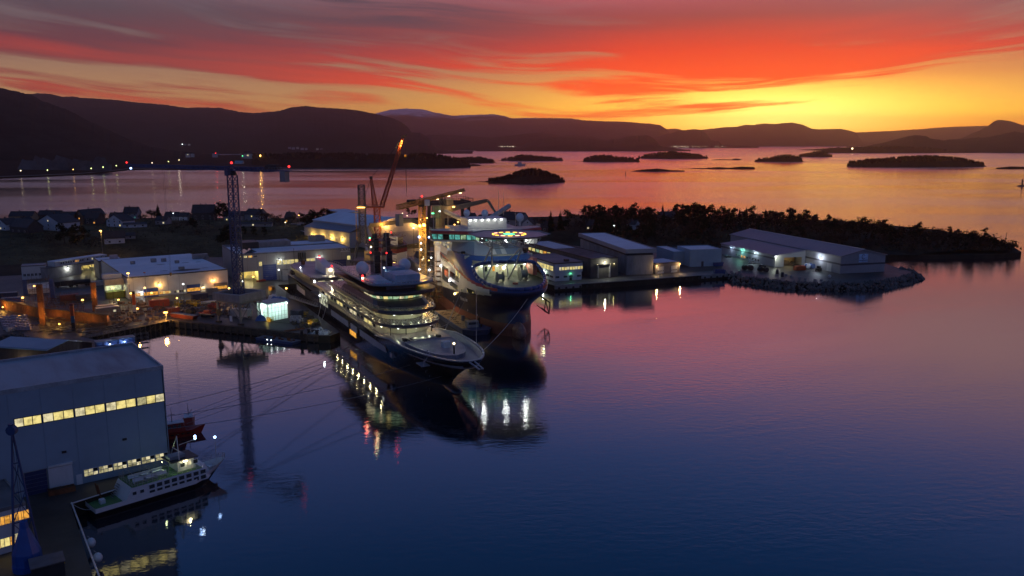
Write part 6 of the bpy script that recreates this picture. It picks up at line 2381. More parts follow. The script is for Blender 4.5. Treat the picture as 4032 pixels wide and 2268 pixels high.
# ------------------------------------------------------------------ yard equipment
paint=lambda nm,c:mat(nm,c,.55,var=.3,scale=.6,bump=.2,bscale=3)
c_red,c_dred,c_blue,c_nav,c_white,c_green,c_yel,c_orange,c_grey=(paint('container_red',(.42,.05,.025)),paint('container_maroon',(.20,.035,.03)),paint('container_blue',(.05,.09,.22)),
	paint('container_navy',(.025,.035,.08)),paint('container_white',(.5,.5,.5)),paint('container_green',(.14,.18,.03)),paint('yard_yellow',(.55,.36,.02)),paint('post_orange',(.55,.09,.02)),paint('container_grey',(.16,.16,.18)))
def container(px,py,L,W,Hh,m,lab,rz=0.0,roof=None,name='container',z=3.0,win=None):
	q=P(px,py,z)
	T=thing(name,lab,'container' if name=='container' else name.replace('_',' '),(q.x,q.y,z),rz)
	b=MB()
	n=max(6,int(L/.9))
	for k in range(n):                                 # corrugated long sides
		x0,x1=-L/2+L*k/n,-L/2+L*(k+1)/n
		d=.05 if k % 2 else 0
		b.box(x0,x1,-W/2+d,W/2-d,.12,Hh-.06)
	b.build('body',m,T)
	f=MB()
	for sx in (-1,1):
		for sy in (-1,1):
			f.box(sx*L/2-.12,sx*L/2+.12,sy*W/2-.1,sy*W/2+.1,0,Hh)
	f.build('corner_post',m,T)
	MB().box(-L/2+.13,L/2-.13,-W/2-.02,W/2+.02,Hh-.058,Hh+.02).build('roof',roof or m,T)
	d=MB()
	d.box(L/2+.01,L/2+.06,-W/2+.12,-.03,.2,Hh-.15).box(L/2+.01,L/2+.06,.03,W/2-.12,.2,Hh-.15)
	d.build('door',m,T)
	if win:
		F=Face(T,(-L/2,-W/2,0))
		for u,w in win:
			window(F,u,w,1.1,.9,W_CRM,2,1,steel_white)
	return T
rzq=PF.rz
rzA=FA.rz
for a in ((628,1207,8.2,3.2,3.3,c_red,'bright red container in front of the blue doorways of the snow-roofed hall',rzA-.06,None),(682,1236,5,3,2.9,c_dred,'pinkish red container behind the sodium lamp at the inner quay corner',rzA+.1,None),
          (274,1184,8,3,3.1,c_dred,'rusty maroon container left of the navy one below the tanker lorry',rzA+.05,None),(336,1181,8,3,2.9,c_nav,'navy container right of the maroon one below the tanker lorry',rzA+.05,None),
          (28,1172,9,3,2.6,c_nav,'navy container at the left edge above the dock wall, the farther one',rzA-.2,roof_grey),(50,1192,9,3,2.6,c_blue,'navy-blue container at the left edge against the dock wall, the nearer one',rzA-.2,roof_grey),
          (950,1246,8.6,3,3.4,c_white,'white container standing under the blue crane portal',rzq+.12,None),(1170,1251,4.4,3,3.4,c_nav,'dark slatted container right of the glowing wrapped tent',rzq,None),
          (655,1160,5,3,3.0,c_grey,'dark grey container against the long hall wall between two blue doors',rzA,None),(786,1180,7,3,3.0,c_nav,'dark container in front of the second blue door',rzA,None),(835,1160,5,3,3.4,c_grey,'black container box by the grey door of the long hall',rzA,None)):
	container(*a[:7],a[7],a[8])
container(425,1240,9.5,3.2,3.6,c_grey,'grey site hut with an orange-lit roof and a bright window on the dock',rzA+.05,mat('warm_roof',(.5,.42,.38),.5),'site_hut',3.0,[(6.8,1.4)])
container(420,1222,8.5,3,2.6,c_grey,'flat-roofed grey hut behind the orange-lit site hut',rzA+.05,mat('warm_roof',(.5,.42,.38),.5),'site_hut')
lamp(tuple(P(436,1246,7)),(1,.6,.3),260,.3)
# green tank with a lit shelter above it
q=P(452,1171,3)
T=thing('blast_booth','green-based booth with a brightly lit slot and a beige hood left of the long hall','booth',q,rzA)
MB().box(-4,4,-2.5,2.5,0,3.2).build('base_tank',c_green,T)
m=MB()
for x in (-3.9,3.9):
	for y in (-2.4,2.4):
		m.box(x-.12,x+.12,y-.12,y+.12,3.2,6.4)
m.bar((-3.9,-2.4,3.3),(0,-2.4,6.3),.12)
m.bar((3.9,-2.4,3.3),(0,-2.4,6.3),.12)
m.build('frame',steel_white,T)
MB().box(-3.6,3.6,2.0,2.1,3.4,6.2).build('lit_panel',glow('lit_panel',(.9,1,.55),.95,.8,.5),T)
MB().box(-4.2,4.2,-2.8,2.8,6.402,9.4).build('hood',mat('beige_hood',(.42,.36,.28),.7),T)
MB().box(-4.4,4.0,1,5,9.402,11.5).build('upper_cabin',cab_m,T)
lamp((0,-.5,5.8),(.95,1,.6),700,.4,parent=T)
MB().box(4.4,6.6,-2.0,1.6,0,3.0).build('side_bin',c_yel,T)
MB().bar((4.3,-2,3.0),(6.6,-1,5.6),.2).build('chute',c_yel,T)
lamp((5.4,-3.2,5),(1,.75,.3),300,.3,parent=T)
# vehicles
def lorry(px,py,rz,lab,m,tank):
	q=P(px,py,3)
	T=thing('lorry',lab,'lorry',q,rz)
	m_=MB()
	m_.box(-5.4,-3.0,-1.2,1.2,.9,3.3)
	m_.build('cab',m,T)
	MB().box(-5.42,-5.36,-1.05,1.05,2.0,3.0).build('windscreen',glass_dark,T)
	if tank:
		b=MB()
		b.lathe([(.3,-.1),(1.2,0),(1.2,8),(.3,8.1)],(0,0,0),12)
		b.v=[(z-2.6,x,y+2.2) for x,y,z in b.v]
		b.build('tank',m,T)
	else:
		MB().box(-2.8,4.2,-1.2,1.2,1.0,3.4).build('box_body',m,T)
	MB().box(-5.2,5.4 if tank else 4.0,-.5,.5,.7,.95).build('chassis',steel_dark,T)
	for x in (-4.4,-1.2,3.2,4.4) if tank else (-4.2,2.6):
		for s in (-1,1):
			MB().tube((x,s*.85,.5),(x,s*1.2,.5),.5,.5,10).build('wheel',black_paint,T)
	return T
lorry(262,1130,rzA+.02,'dark lorry parked under the white lamp of the workshop, left of the tanker',paint('lorry_dark',(.02,.025,.03)),False)
lorry(312,1126,rzA+.02,'dark tanker lorry parked in front of the workshop',MATS['lorry_dark'],True)
T=lorry(405,1129,rzA+.1,'white lorry with a red tail light by the blast booth',c_white,False)
MB().box(4.2,4.3,-1.1,1.1,.9,1.7).build('tail_light',B_RED,T)
# white boat tent and beige block building at the far left
q0,q1=P(112,1158,3),P(196,1152,3)
TF=Frame(q0,q1)
T=thing('boat_tent','small white gabled tent between two blue posts','tent',(q0.x,q0.y,3),TF.rz)
L=TF.len
m=MB()
m.add([(0,0,0),(0,8,0),(0,8,2.6),(0,4,4.6),(0,0,2.6),(L,0,0),(L,8,0),(L,8,2.6),(L,4,4.6),(L,0,2.6)],[(0,4,3,2,1),(5,6,7,8,9),(0,5,9,4),(1,2,7,6)])
m.build('wall',mat('tent_cloth',(.55,.5,.46),.7,var=.1),T)
for a,b in (((-.2,-.4,2.45),(-.2,4,4.72)),((-.2,4,4.72),(-.2,8.4,2.45))):
	m=MB()
	m.add([a,b,(L+.2,b[1],b[2]),(L+.2,a[1],a[2])]+[(x,y,z-.08) for x,y,z in (a,b,(L+.2,b[1],b[2]),(L+.2,a[1],a[2]))],[(0,1,2,3),(4,7,6,5),(0,4,5,1),(1,5,6,2),(2,6,7,3),(3,7,4,0)])
	m.build('roof',MATS['tent_cloth'],T)
lamp((-3,-2,4),(1,.6,.25),260,.3,parent=T)
G=Frame(P(88,1102,3),P(184,1096,3))
T=flat_hall('canteen_block','pale flat-roofed block with a dark window band at the far left of the yard','building',G,G.len,9,3,7.6,cab_m,roof_grey,.2)
F=Face(T)
for k in range(6):
	window(F,G.len*(.06+.155*k),1.8,G.len*.11,1.5,glass_dark,2,1,steel_white)
# posts and columns
def post(px,py,ty,r,m,lab,name='guide_post',bands=None,square=True):
	q=P(px,py,3)
	h=PY(px,ty,q.y).z-3
	T=thing(name,lab,'post',q,.3)
	if bands:
		for z0,z1,mm in bands:
			MB().box(-r,r,-r,r,h*z0+.002,h*z1-.002).build('band',mm,T)
	else:
		MB().box(-r,r,-r,r,0,h).build('shaft',m,T)
	MB().box(-r-.15,r+.15,-r-.15,r+.15,0,.25).build('foot',steel_dark,T)
	return T,h
post(102,1162,1102,.75,c_blue,'left blue steel post beside the white gabled tent')
post(208,1176,1099,.9,c_blue,'right blue steel post beside the white gabled tent')
for px,py,ty,lab in ((170,1283,1120,'left rusty dock column glowing orange with scaffolding round its head'),(376,1224,1112,'right rusty dock column glowing orange behind the site huts')):
	T,h=post(px,py,ty,1.0,rust,lab,'dock_column')
	if px<200:
		m=MB()
		for z in (h*.62,h*.74,h*.86,h,h*1.12):
			for s in (-1,1):
				m.bar((-3.2,s*2.6,z),(3.2,s*2.6,z),.08)
				m.bar((s*3.2,-2.6,z),(s*3.2,2.6,z),.08)
		for x in (-3.2,0,3.2):
			for y in (-2.6,2.6):
				m.bar((x,y,h*.55),(x,y,h*1.2),.08)
		m.build('scaffold',rust,T)
		lamp((1.6,-3.5,5),(1,.45,.06),900,.5,parent=T)
	else:
		lamp((1.8,-2.5,h*.6),(1,.45,.06),500,.5,parent=T)
post(291,1302,1195,.62,None,'red, blue and black banded guide post above the boat shed',bands=((0,.3,black_paint),(.3,.55,paint('post_teal',(.03,.13,.2))),(.55,.92,c_orange),(.92,1,c_dred)))
post(532,1238,1147,.62,None,'orange-red and white banded guide post in front of the long hall',bands=((0,.12,steel_dark),(.12,.42,c_white),(.42,.88,c_orange),(.88,1,black_paint)))
# rusty floating dock: walls with stacked planking, lit from inside
a,b,c_=P(4,1216,3),P(150,1250,3),P(424,1282,3)
for p_,q_,lab in ((a,b,'left stretch of the rusty dock wall lit orange from inside'),(b,c_,'right stretch of the rusty dock wall running to the pier')):
	fr=Frame(p_,q_)
	T=thing('dock_wall',lab,'dock wall',(fr.o.x,fr.o.y,3),fr.rz)
	n=int(fr.len/2.2)
	for k in range(n):
		x0,x1=fr.len*k/n,fr.len*(k+1)/n
		MB().box(x0+.05,x1-.05,0,1.1,0,4.0+.35*R.random()).build('wall_panel',rust,T)
	MB().box(0,fr.len,-.3,1.4,4.36,4.6).build('walkway',timber,T)
	m=MB()
	for dz in (.6,1.1):
		m.bar((0,1.2,4.6+dz),(fr.len,1.2,4.6+dz),.07)
	for k in range(n+1):
		m.bar((fr.len*k/n,1.2,4.6),(fr.len*k/n,1.2,5.7),.07)
	m.build('railing',rust,T)
	for k in range(2):
		lamp((fr.len*(.3+.45*k),-4,3),(1,.45,.05),420,.4,parent=T)
for px,py,pw in ((235,1290,900),(300,1262,200),(12,1222,500)):
	q=P(px,py,3)
	T=thing('work_lamp',{235:'orange work lamp glowing among the timbers by the left dock column',300:'orange work lamp on the dock floor behind the red banded post',12:'orange work lamp at the left end of the dock wall'}[px],'lamp',q)
	MB().tube((0,0,0),(0,0,1.3),.06).build('stand',steel_dark,T)
	MB().ball((0,0,1.5),.3,8).build('bulb',B_SOD,T)
	lamp((0,-.4,2.2),(1,.5,.08),pw,.3,parent=T)
m=MB()
for k in range(150):
	px,py=R.uniform(150,500),R.uniform(1262,1318)
	if py>1330-(px-340)*.21 and px>340:
		continue
	q=P(px,py,3)
	m.obox((q.x,q.y,3.1+R.random()*1.2),R.uniform(2,7),.25,.2,R.uniform(-.5,.9),R.uniform(-.2,.2))
tag(m.build('timber',timber),kind='stuff')
m=MB()
for k in range(120):
	px,py=R.uniform(170,330),R.uniform(1170,1262)
	q=P(px,py,3)
	h=R.uniform(.5,4)
	m.bar((q.x,q.y,3),(q.x+R.uniform(-2,2),q.y+R.uniform(-2,2),3+h),.1)
	m.bar((q.x-R.uniform(1,3),q.y,3+h*.7),(q.x+R.uniform(1,3),q.y+R.uniform(-1,1),3+h*.8),.09)
tag(m.build('scrap',rust),kind='stuff')
# timber pier along the basin, planks laid one by one
pa,pb=P(345,1331,3),P(672,1263,3)
fr=Frame(pa,pb)
T=thing('timber_pier','timber pier with a handrail running to the lamp at the inner quay corner','pier',(fr.o.x,fr.o.y,3),fr.rz)
n=60
for k in range(n):
	MB().box(fr.len*k/n+.03,fr.len*(k+1)/n-.03,-.4,4.6,.02,.16+.03*R.random()).build('plank',timber,T)
m=MB()
for k in range(25):
	x=fr.len*k/24
	m.bar((x,-.2,.1),(x,-.2,1.25),.09)
for dz in (.7,1.2):
	m.bar((0,-.2,dz),(fr.len,-.2,dz),.07)
m.build('handrail',steel_grey,T)
for k in range(16):
	x=fr.len*(k+.5)/16
	MB().tube((x,-.9,-6),(x,-.9,.0),.28).build('pile',timber,T)
m=MB()
for k in range(8):
	x=fr.len*(k+.2)/8
	m.bar((x,-.95,-3.5),(x+4,-.95,-.6),.2)
m.build('brace',timber,T)
m=MB()
for k in range(420):
	px=R.uniform(430,1130)
	lo_=1188-(px-560)*.03
	py=R.uniform(lo_,1250 if px>660 else 1300-(px-430)*.22)
	if 985<px<1140 and py>1190:
		continue
	q=P(px,py,3)
	s_=R.uniform(.3,1.3)
	m.obox((q.x,q.y,3+s_*.4),R.uniform(.4,2.4),R.uniform(.4,1.4),s_*.9,R.uniform(0,3))
	if R.random()<.3:
		m.bar((q.x,q.y,3),(q.x+R.uniform(-.5,.5),q.y,3+R.uniform(1.5,4)),.12)
tag(m.build('clutter',mat('mixed_clutter',(.26,.15,.09),.7,scale=.22,col2=(.05,.05,.06))),kind='stuff')
for k,(px,py,pw,lab) in enumerate(((600,1196,500,'by the red container'),(700,1218,400,'by the pink container'),(470,1225,500,'right of the grey site hut'),(860,1205,450,'left of the crane portal'),(545,1262,400,'above the timber pier'))):
	q=P(px,py,3)
	T=thing('work_lamp','small orange work lamp on a stand '+lab,'lamp',q)
	MB().tube((0,0,0),(0,0,5),.07).build('stand',steel_dark,T)
	MB().box(-.3,.3,-.2,.2,5,5.4).build('bulb',B_SOD,T)
	lamp((0,-.6,4.9),(1,.55,.15),pw,.3,parent=T)
for k,(px,py,col,lab) in enumerate(((448,1188,0,'in front of the blast booth'),(520,1212,0,'between the banded post and the dock'),(575,1188,0,'at the first blue doorway'),(725,1172,1,'at the second blue doorway'),(905,1190,0,'behind the crane portal'),(960,1160,1,'on the open yard before the lit bay'),(1000,1140,0,'on the open yard nearer the yacht'),(1130,1190,0,'behind the blue tarpaulin'),(95,1230,0,'on the dock floor at the left edge'),(330,1240,0,'behind the dock wall near the site huts'),(1100,1110,1,'by the site cabin'),(140,1180,0,'before the boat tent'))):
	q=P(px,py,3)
	T=thing('work_lamp',('white' if col else 'amber')+' yard lamp on a pole '+lab,'lamp',q)
	MB().tube((0,0,0),(0,0,6.5),.08).build('stand',steel_dark,T)
	MB().box(-.35,.35,-.25,.25,6.5,6.95).build('bulb',B_WHT if col else B_SOD,T)
	lamp((0,-.8,6.3),(.9,.95,1) if col else (1,.52,.13),420,.3,parent=T)
# wrapped pallets lower left
wrap=mat('wrapped_goods',(.34,.31,.36),.4,var=.3,scale=.9,bump=.4,bscale=2)
pal=None
kk=0
for r_ in range(5):
	for c in range(9):
		px,py=8+c*11.5+r_*4,1258+r_*10.5
		q=P(px,py,3)
		if pal is None:
			pal=thing('pallet','shrink-wrapped pallet of goods at the left edge of the yard, farthest row','pallet',q,-.2,'wrapped pallets at the left edge')
			MB().box(-.75,.75,-.55,.55,0,.14).build('deck',timber,pal)
			MB().box(-.72,.72,-.52,.52,.142,1.55).build('goods',wrap,pal)
		else:
			dup(pal,q,-.2+R.uniform(-.1,.1),'shrink-wrapped pallet of goods at the left edge of the yard, %s row' % ('farthest','second','middle','fourth','nearest')[r_],scale=(1.15+.2*R.random(),1.15,.8+.5*R.random()))
for k in range(4):
	q=P(34+k*9,1306-k*2,3)
	T=thing('bulk_bag','pale bulk bag below the wrapped pallets, %s of four' % ('leftmost','second','third','rightmost')[k],'bag',q,-.2,'bulk bags')
	MB().loft([[(-.6,-.6,0),(.6,-.6,0),(.6,.6,0),(-.6,.6,0)],[(-.72,-.72,.8),(.72,-.72,.8),(.72,.72,.8),(-.72,.72,.8)],[(-.5,-.5,1.6),(.5,-.5,1.6),(.5,.5,1.6),(-.5,.5,1.6)]],True,True,True).build('bag_cloth',mat('bag_cloth',(.6,.52,.44),.8),T)
m=MB()
for k in range(240):
	px,py=R.uniform(-40,110),R.uniform(1318,1420)
	q=P(px,py,3)
	s=R.uniform(.3,1.4)
	m.obox((q.x,q.y,3+s*.3),s*1.6,s,s*.7,R.uniform(0,3),R.uniform(-.3,.3))
tag(m.build('debris',mat('debris_dark',(.05,.048,.045),.8,var=.5,scale=.6)),kind='stuff')
# glowing shrink-wrapped scaffold
ta,tb_=P(1011,1259,3),P(1133,1252,3)
tm=P(1058,1266,3)
fr=Frame(tm,tb_)
T=thing('wrapped_tent','white sheeted scaffold tent glowing from inside beside the crane portal','tent',(fr.o.x,fr.o.y,3),fr.rz)
L=fr.len
D=fr.loc(ta).y*1.15
hh_=PY(1058,1200,tm.y).z-3
sheet=bpy.data.materials.new('lit_sheeting')
sheet.use_nodes=True
_n=Net(sheet.node_tree)
_b=sheet.node_tree.nodes['Principled BSDF']
_b.inputs['Base Color'].default_value=(.62,.72,.70,1)
_b.inputs['Roughness'].default_value=.6
_tr=_n.node('ShaderNodeBsdfTranslucent')
_tr.inputs[0].default_value=(.75,.9,.85,1)
_mx=_n.node('ShaderNodeMixShader')
_mx.inputs[0].default_value=.55
sheet.node_tree.links.new(_b.outputs[0],_mx.inputs[1])
sheet.node_tree.links.new(_tr.outputs[0],_mx.inputs[2])
sheet.node_tree.links.new(_mx.outputs[0],sheet.node_tree.nodes['Material Output'].inputs[0])
for (o,ang,l,n) in (((0,0,0),0,L,6),((0,D,0),-math.pi/2,D,3),((L,0,0),math.pi/2,D,3),((L,D,0),math.pi,L,5)):
	F=Face(T,o,ang)
	for k in range(n):
		m=MB()
		c=5
		g=[]
		for j in range(c+1):
			for i in range(c+1):
				g.append((l*(k+i/c)/n,.22*noise.noise(Vector((k*3+i*.8+ang*7,j*.9,2)))-.1 if 0<i<c else-.05,hh_*j/c))
		m.add(g,[(j*(c+1)+i,j*(c+1)+i+1,(j+1)*(c+1)+i+1,(j+1)*(c+1)+i) for j in range(c) for i in range(c)])
		F.put(m,'sheet',sheet)
	m=MB()
	for k in range(n+1):
		m.box(l*k/n-.06,l*k/n+.06,-.34,-.24,0,hh_+.2)
	for j in range(1,4):
		m.box(0,l,-.33,-.26,hh_*j/4-.04,hh_*j/4+.04)
	F.put(m,'scaffold_tube',steel_grey)
MB().prism([(-.3,-.3),(L+.3,-.3),(L+.3,D+.3),(-.3,D+.3)],hh_+.05,hh_+.5).build('roof_sheet',mat('roof_sheet',(.42,.46,.5),.5,var=.3,scale=.4,bump=.5,bscale=.8),T)
for x in (.15,.5,.85):
	lamp((L*x,D*.5,hh_-1.0),(.78,1,.92),1300,.3,parent=T)
for k,x in enumerate((.05,.35,.7,.95)):
	Face(T).put(MB().box(L*x-.3,L*x+.3,-.55,-.35,hh_-.75,hh_-.35),'strip_lamp',B_WHT)
for px,py,sx,sy,sz,lab in ((1100,1190,9,5,3.4,'heap under a bright blue tarpaulin behind the glowing tent'),(1030,1262,5,2.4,2.6,'blue tarpaulin bundle at the left foot of the glowing tent'),(1075,1183,5,4,3.6,'pale sheeted stack behind the glowing tent')):
	q=P(px,py,3)
	m=MB()
	g=[]
	for j in range(9):
		for i in range(11):
			x,y=i/10-.5,j/8-.5
			e=(1-abs(2*x)**4)*(1-abs(2*y)**4)
			g.append((x*sx,y*sy,sz*e*(.75+.5*noise.noise(Vector((x*4+px,y*4,1))))))
	m.add(g,[(j*11+i,j*11+i+1,(j+1)*11+i+1,(j+1)*11+i) for j in range(8) for i in range(10)])
	tag(m.build('tarpaulin_heap',mat('blue_tarp_bright',(.02,.10,.42),.45,var=.3,scale=.5) if sx !=5 or sy==2.4 else mat('pale_sheet',(.5,.55,.62),.5),None,tuple(q)),lab,'tarpaulin')
# IBC tanks, yellow cages, drums, pipes
ibc=None
spots=[(1150+k*9,1268+(k % 2)*5) for k in range(5)]+[(1152+k*9,1258) for k in range(4)]
for k,(px,py) in enumerate(spots):
	q=P(px,py,3)
	if ibc is None:
		ibc=thing('liquid_tank','white caged liquid tank in the cluster on the quay end','tank',q,rzq,'caged liquid tanks on the quay end')
		MB().box(-.5,.5,-.5,.5,.2,1.3).build('tank',white_wall,ibc)
		m=MB()
		for s in (-.56,0,.56):
			m.box(s-.03,s+.03,-.58,-.53,.1,1.35).box(s-.03,s+.03,.53,.58,.1,1.35)
		for z in (.4,.9,1.33):
			m.box(-.58,.58,-.585,-.535,z-.03,z+.03)
		m.build('cage',steel_grey,ibc)
		MB().box(-.6,.6,-.6,.6,0,.16).build('pallet_base',timber,ibc)
		ibc.scale=(1.3,)*3
	else:
		dup(ibc,q,rzq+R.uniform(-.2,.2),scale=1.3)
def cage(px,py,s,m,lab,lit=False,sx=1.0):
	q=P(px,py,3)
	T=thing('steel_cage',lab,'cage',q,rzq)
	b=MB()
	for x in (-1,1):
		for y in (-1,1):
			b.box(x*s*sx-.1,x*s*sx+.1,y*s-.1,y*s+.1,0,2*s)
	for z in (.1,s,2*s-.05):
		for y in (-1,1):
			b.box(-s*sx,s*sx,y*s-.08,y*s+.08,z-.08,z+.08)
		for x in (-1,1):
			b.box(x*s*sx-.08,x*s*sx+.08,-s,s,z-.085,z+.075)
	n=max(2,int(2*sx))
	for k in range(n):
		b.bar((-s*sx+2*s*sx*k/n,-s,0),(-s*sx+2*s*sx*(k+.5)/n,-s,2*s),.12)
		b.bar((-s*sx+2*s*sx*(k+.5)/n,-s,2*s),(-s*sx+2*s*sx*(k+1)/n,-s,0),.12)
	b.build('frame',m,T)
	MB().box(-s*sx*.8,s*sx*.8,-s*.7,s*.7,.2,s*1.2).build('load',m,T)
	if lit:
		lamp((0,-s-1,s),(1,.7,.15),90,.3,parent=T)
	return T
cage(704,1206,1.3,c_yel,'upright yellow frame between the red container and the yellow truss')
cage(762,1203,1.2,c_yel,'long yellow truss frame lying on the yard',False,2.6)
cage(1064,1265,.9,c_yel,'small yellow cage at the front corner of the glowing tent',True)
cage(1201,1245,.9,c_yel,'yellow lit cage beside the yacht hull',True)
cage(1228,1278,1.0,c_yel,'tall yellow rack among hoses near the quay end',True,1.4)
cage(1240,1272,.8,paint('cage_lime',(.5,.55,.03)),'lime yellow cage beside the tall yellow rack',False)
cage(1070,1142,1.0,paint('cage_orange',(.5,.22,.02)),'orange lamp-lit cage on the open yard near the yacht stern',True)
cage(1162,1128,.9,MATS['cage_orange'],'orange cage against the yacht stern',True)
m=MB()
for k in range(90):
	px,py=R.uniform(1150,1262),R.uniform(1225,1295)
	if px>1140+(py-1157)*1.05:
		continue
	q=P(px,py,3)
	m.obox((q.x,q.y,3.3+R.random()*.5),R.uniform(.3,1.6),R.uniform(.3,1.2),R.uniform(.3,1.6),R.uniform(0,3))
	m.bar((q.x,q.y,3.2),(q.x+R.uniform(-1,1),q.y+R.uniform(-1,1),4.5+R.random()),.06)
tag(m.build('debris',mat('yard_clutter',(.13,.11,.07),.7,var=.5,scale=.8)),kind='stuff')
for px,py,L,n,lab,m_ in ((822,1192,8,9,'bundle of pale plastic pipes in front of the long hall',paint('pipe_pale',(.45,.5,.58))),(780,1214,9,5,'bundle of grey pipes behind the red rescue boat',steel_grey),(1160,1300,8,4,'rails lying on the quay end',rust)):
	q=P(px,py,3)
	T=thing('pipe_bundle',lab,'pipes',q,rzA+.1)
	for k in range(n):
		y,z=(k % 5)*.5-1,.25+(k//5)*.48
		MB().tube((-L/2+R.uniform(-.4,.4),y,z),(L/2+R.uniform(-.4,.4),y,z),.22,.22,8).build('pipe',m_,T)
T=thing('gas_cylinders','row of rusty cylinders lying by the red container','cylinders',P(620,1217,3),rzA-.4)
for k in range(7):
	MB().tube((-1.8,-2.6+k*.85,.5),(1.8,-2.6+k*.85,.5),.42,.42,9).build('cylinder',rust,T)
for k in range(5):
	MB().tube((-3.8,-2.6+k*.85,.4),(-2.0,-2.6+k*.85,.4),.32,.32,8).build('cylinder',steel_grey,T)
T=thing('cable_drum','dark winch drum on the quay right of the pink container','drum',P(753,1242,3),rzq)
m=MB()
m.lathe([(1.7,-1.2),(1.7,-1.0),(1.0,-.98),(1.0,.98),(1.7,1.0),(1.7,1.2)],(0,0,0),16)
m.v=[(x,z,y+1.7) for x,y,z in m.v]
m.build('drum',steel_dark,T)
MB().box(-1.9,-1.5,-1.6,1.6,0,.9).box(1.5,1.9,-1.6,1.6,0,.9).build('cradle',steel_grey,T)
T=thing('barge_hull','long rust-red barge section laid up on the quay edge','barge',P(725,1252,3),rzq+.02)
MB().loft([[(-6,-1.2,0),(6,-1.2,0),(6,1.2,0),(-6,1.2,0)],[(-7,-1.6,1.7),(7.5,-1.6,1.7),(7.5,1.6,1.7),(-7,1.6,1.7)]],True,True,True).build('hull',c_dred,T)
MB().box(-6.8,7.2,-1.4,1.4,1.702,1.78).build('deck',conc_wall,T)
# red rescue boat on its cradle, red winch unit
T=thing('rescue_boat','red and white rescue boat on a cradle near the crane portal','boat',P(820,1249,3),rzq+.15)
MB().loft([[(-3.4,-.5,1.0),(2.4,-.5,1.0),(3.0,0,1.1),(2.4,.5,1.0),(-3.4,.5,1.0)],[(-3.6,-1.2,1.9),(2.6,-1.2,2.0),(4.2,0,2.2),(2.6,1.2,2.0),(-3.6,1.2,1.9)]],True,True,True).build('hull',white_wall,T)
m=MB()
m.path([(-3.6,-1.25,2.0),(2.6,-1.25,2.1),(4.2,0,2.3),(2.6,1.25,2.1),(-3.6,1.25,2.0),(-3.6,-1.25,2.0)],.25,7)
m.build('fender_tube',c_red,T)
MB().box(-1.6,1.2,-.8,.8,1.95,3.2).build('console',c_red,T)
MB().box(-3,2.4,-1,-.8,0,1.2).box(-3,2.4,.8,1,0,1.2).build('cradle',steel_dark,T)
T=thing('winch_unit','red winch unit between the pale pipes and the crane portal','winch',P(842,1226,3),rzq)
MB().box(-2.6,2.6,-1.5,1.5,0,1.9).build('base',c_dred,T)
for k,x in enumerate((-1.7,.2,1.9)):
	MB().tube((x,-1.2,2.6),(x,1.2,2.6),.75,.75,12).build('drum',c_red,T)
MB().box(-2.4,2.4,1.0,1.3,1.902,3.6).build('guard',c_red,T)
# heap under a frozen sheet at the quay tip, bollards
q=P(1258,1312,3)
m=MB()
g=[]
for j in range(11):
	for i in range(15):
		x,y=i/14-.5,j/10-.5
		e=max(0,1-(2*x)**2)*max(0,1-(2*y)**2)
		g.append((x*8.5,y*6,2.6*e**.6*(.7+.6*noise.noise(Vector((x*5,y*5,3))))))
m.add(g,[(j*15+i,j*15+i+1,(j+1)*15+i+1,(j+1)*15+i) for j in range(10) for i in range(14)])
tag(m.build('tarpaulin_heap',mat('frozen_sheet',(.62,.72,.75),.2,scale=1.2,col2=(.05,.06,.07),bump=.5,bscale=1.0),None,tuple(q)),'heap under a shiny pale sheet at the tip of the quay','tarpaulin')
lamp(tuple(P(1272,1296,7)),(.8,.95,1),160,.3)
for k,(px,py) in enumerate(((1216,1313),(1232,1316),(1248,1318),(1188,1318))):
	T=thing('bollard',('leftmost but one of the bollards at the quay tip','second bollard from the tip of the quay','bollard nearest the tip of the quay','lone bollard left of the group at the quay tip')[k],'bollard',P(px,py,3),0,'bollards at the quay tip')
	MB().lathe([(.8,0),(.75,.1),(.6,.2),(.6,1.5),(.85,1.6),(.85,1.9),(.2,2)],(0,0,0),12).build('bollard_post',black_paint,T)
# quay kerb of the middle quay with rails for the crane
kf=Frame(P(672,1262,3),P(1253,1322,3))
T=thing('quay_edge','timber-edged quay front below the blue crane portal','quay',(kf.o.x,kf.o.y,3),kf.rz)
MB().box(0,kf.len,-.35,.35,-2.5,.3).build('edge_beam',timber,T)
for k in range(22):
	x=kf.len*(k+.5)/22
	MB().box(x-.25,x+.25,-.75,-.36,-4,.1).build('fender_pile',timber,T)
for y in (1.6,1.6+2*wleg):
	MB().box(4,kf.len-14,y-.08,y+.08,.01,.12).build('crane_rail',steel_dark,T)
# yard lamp masts
def lamp_mast(px,py,ty,b,col,pw,lab,r=.4,m=None,arm=0.0,zb=3.0,gp=None):
	q=P(px,py,zb)
	h=PY(px,ty,q.y).z-zb
	T=thing('lamp_post',lab,'lamp post',q,0,gp)
	MB().tube((0,0,0),(0,0,h),.14,.08,6).build('pole',m or steel_grey,T)
	if arm:
		MB().bar((0,0,h),(arm,-.4,h+.2),.1).build('arm',steel_grey,T)
	MB().box(arm-r,arm+r,-.4-r*.6,-.4+r*.6,h-.05,h+.35).build('lamp_head',b,T)
	if pw:
		lamp((arm,-1.1,h-.7),col,pw,r,parent=T)
	return T
lamp_mast(656,1262,1231,B_SOD,(1,.5,.1),2600,'short lamp post with a dazzling orange lamp at the inner quay corner',.7)
lamp_mast(514,1180,1077,B_SOD,(1,.6,.2),700,'tall lamp mast with an orange lamp at the left corner of the long hall',.5)
lamp_mast(580,1200,1074,c_red,(1,1,1),0,'tall mast with a red box on top in front of the long hall',.45)
lamp_mast(405,1000,909,B_SOD,(1,.5,.1),3500,'tall street lamp glowing orange on the field behind the workshop',.6,zb=6)
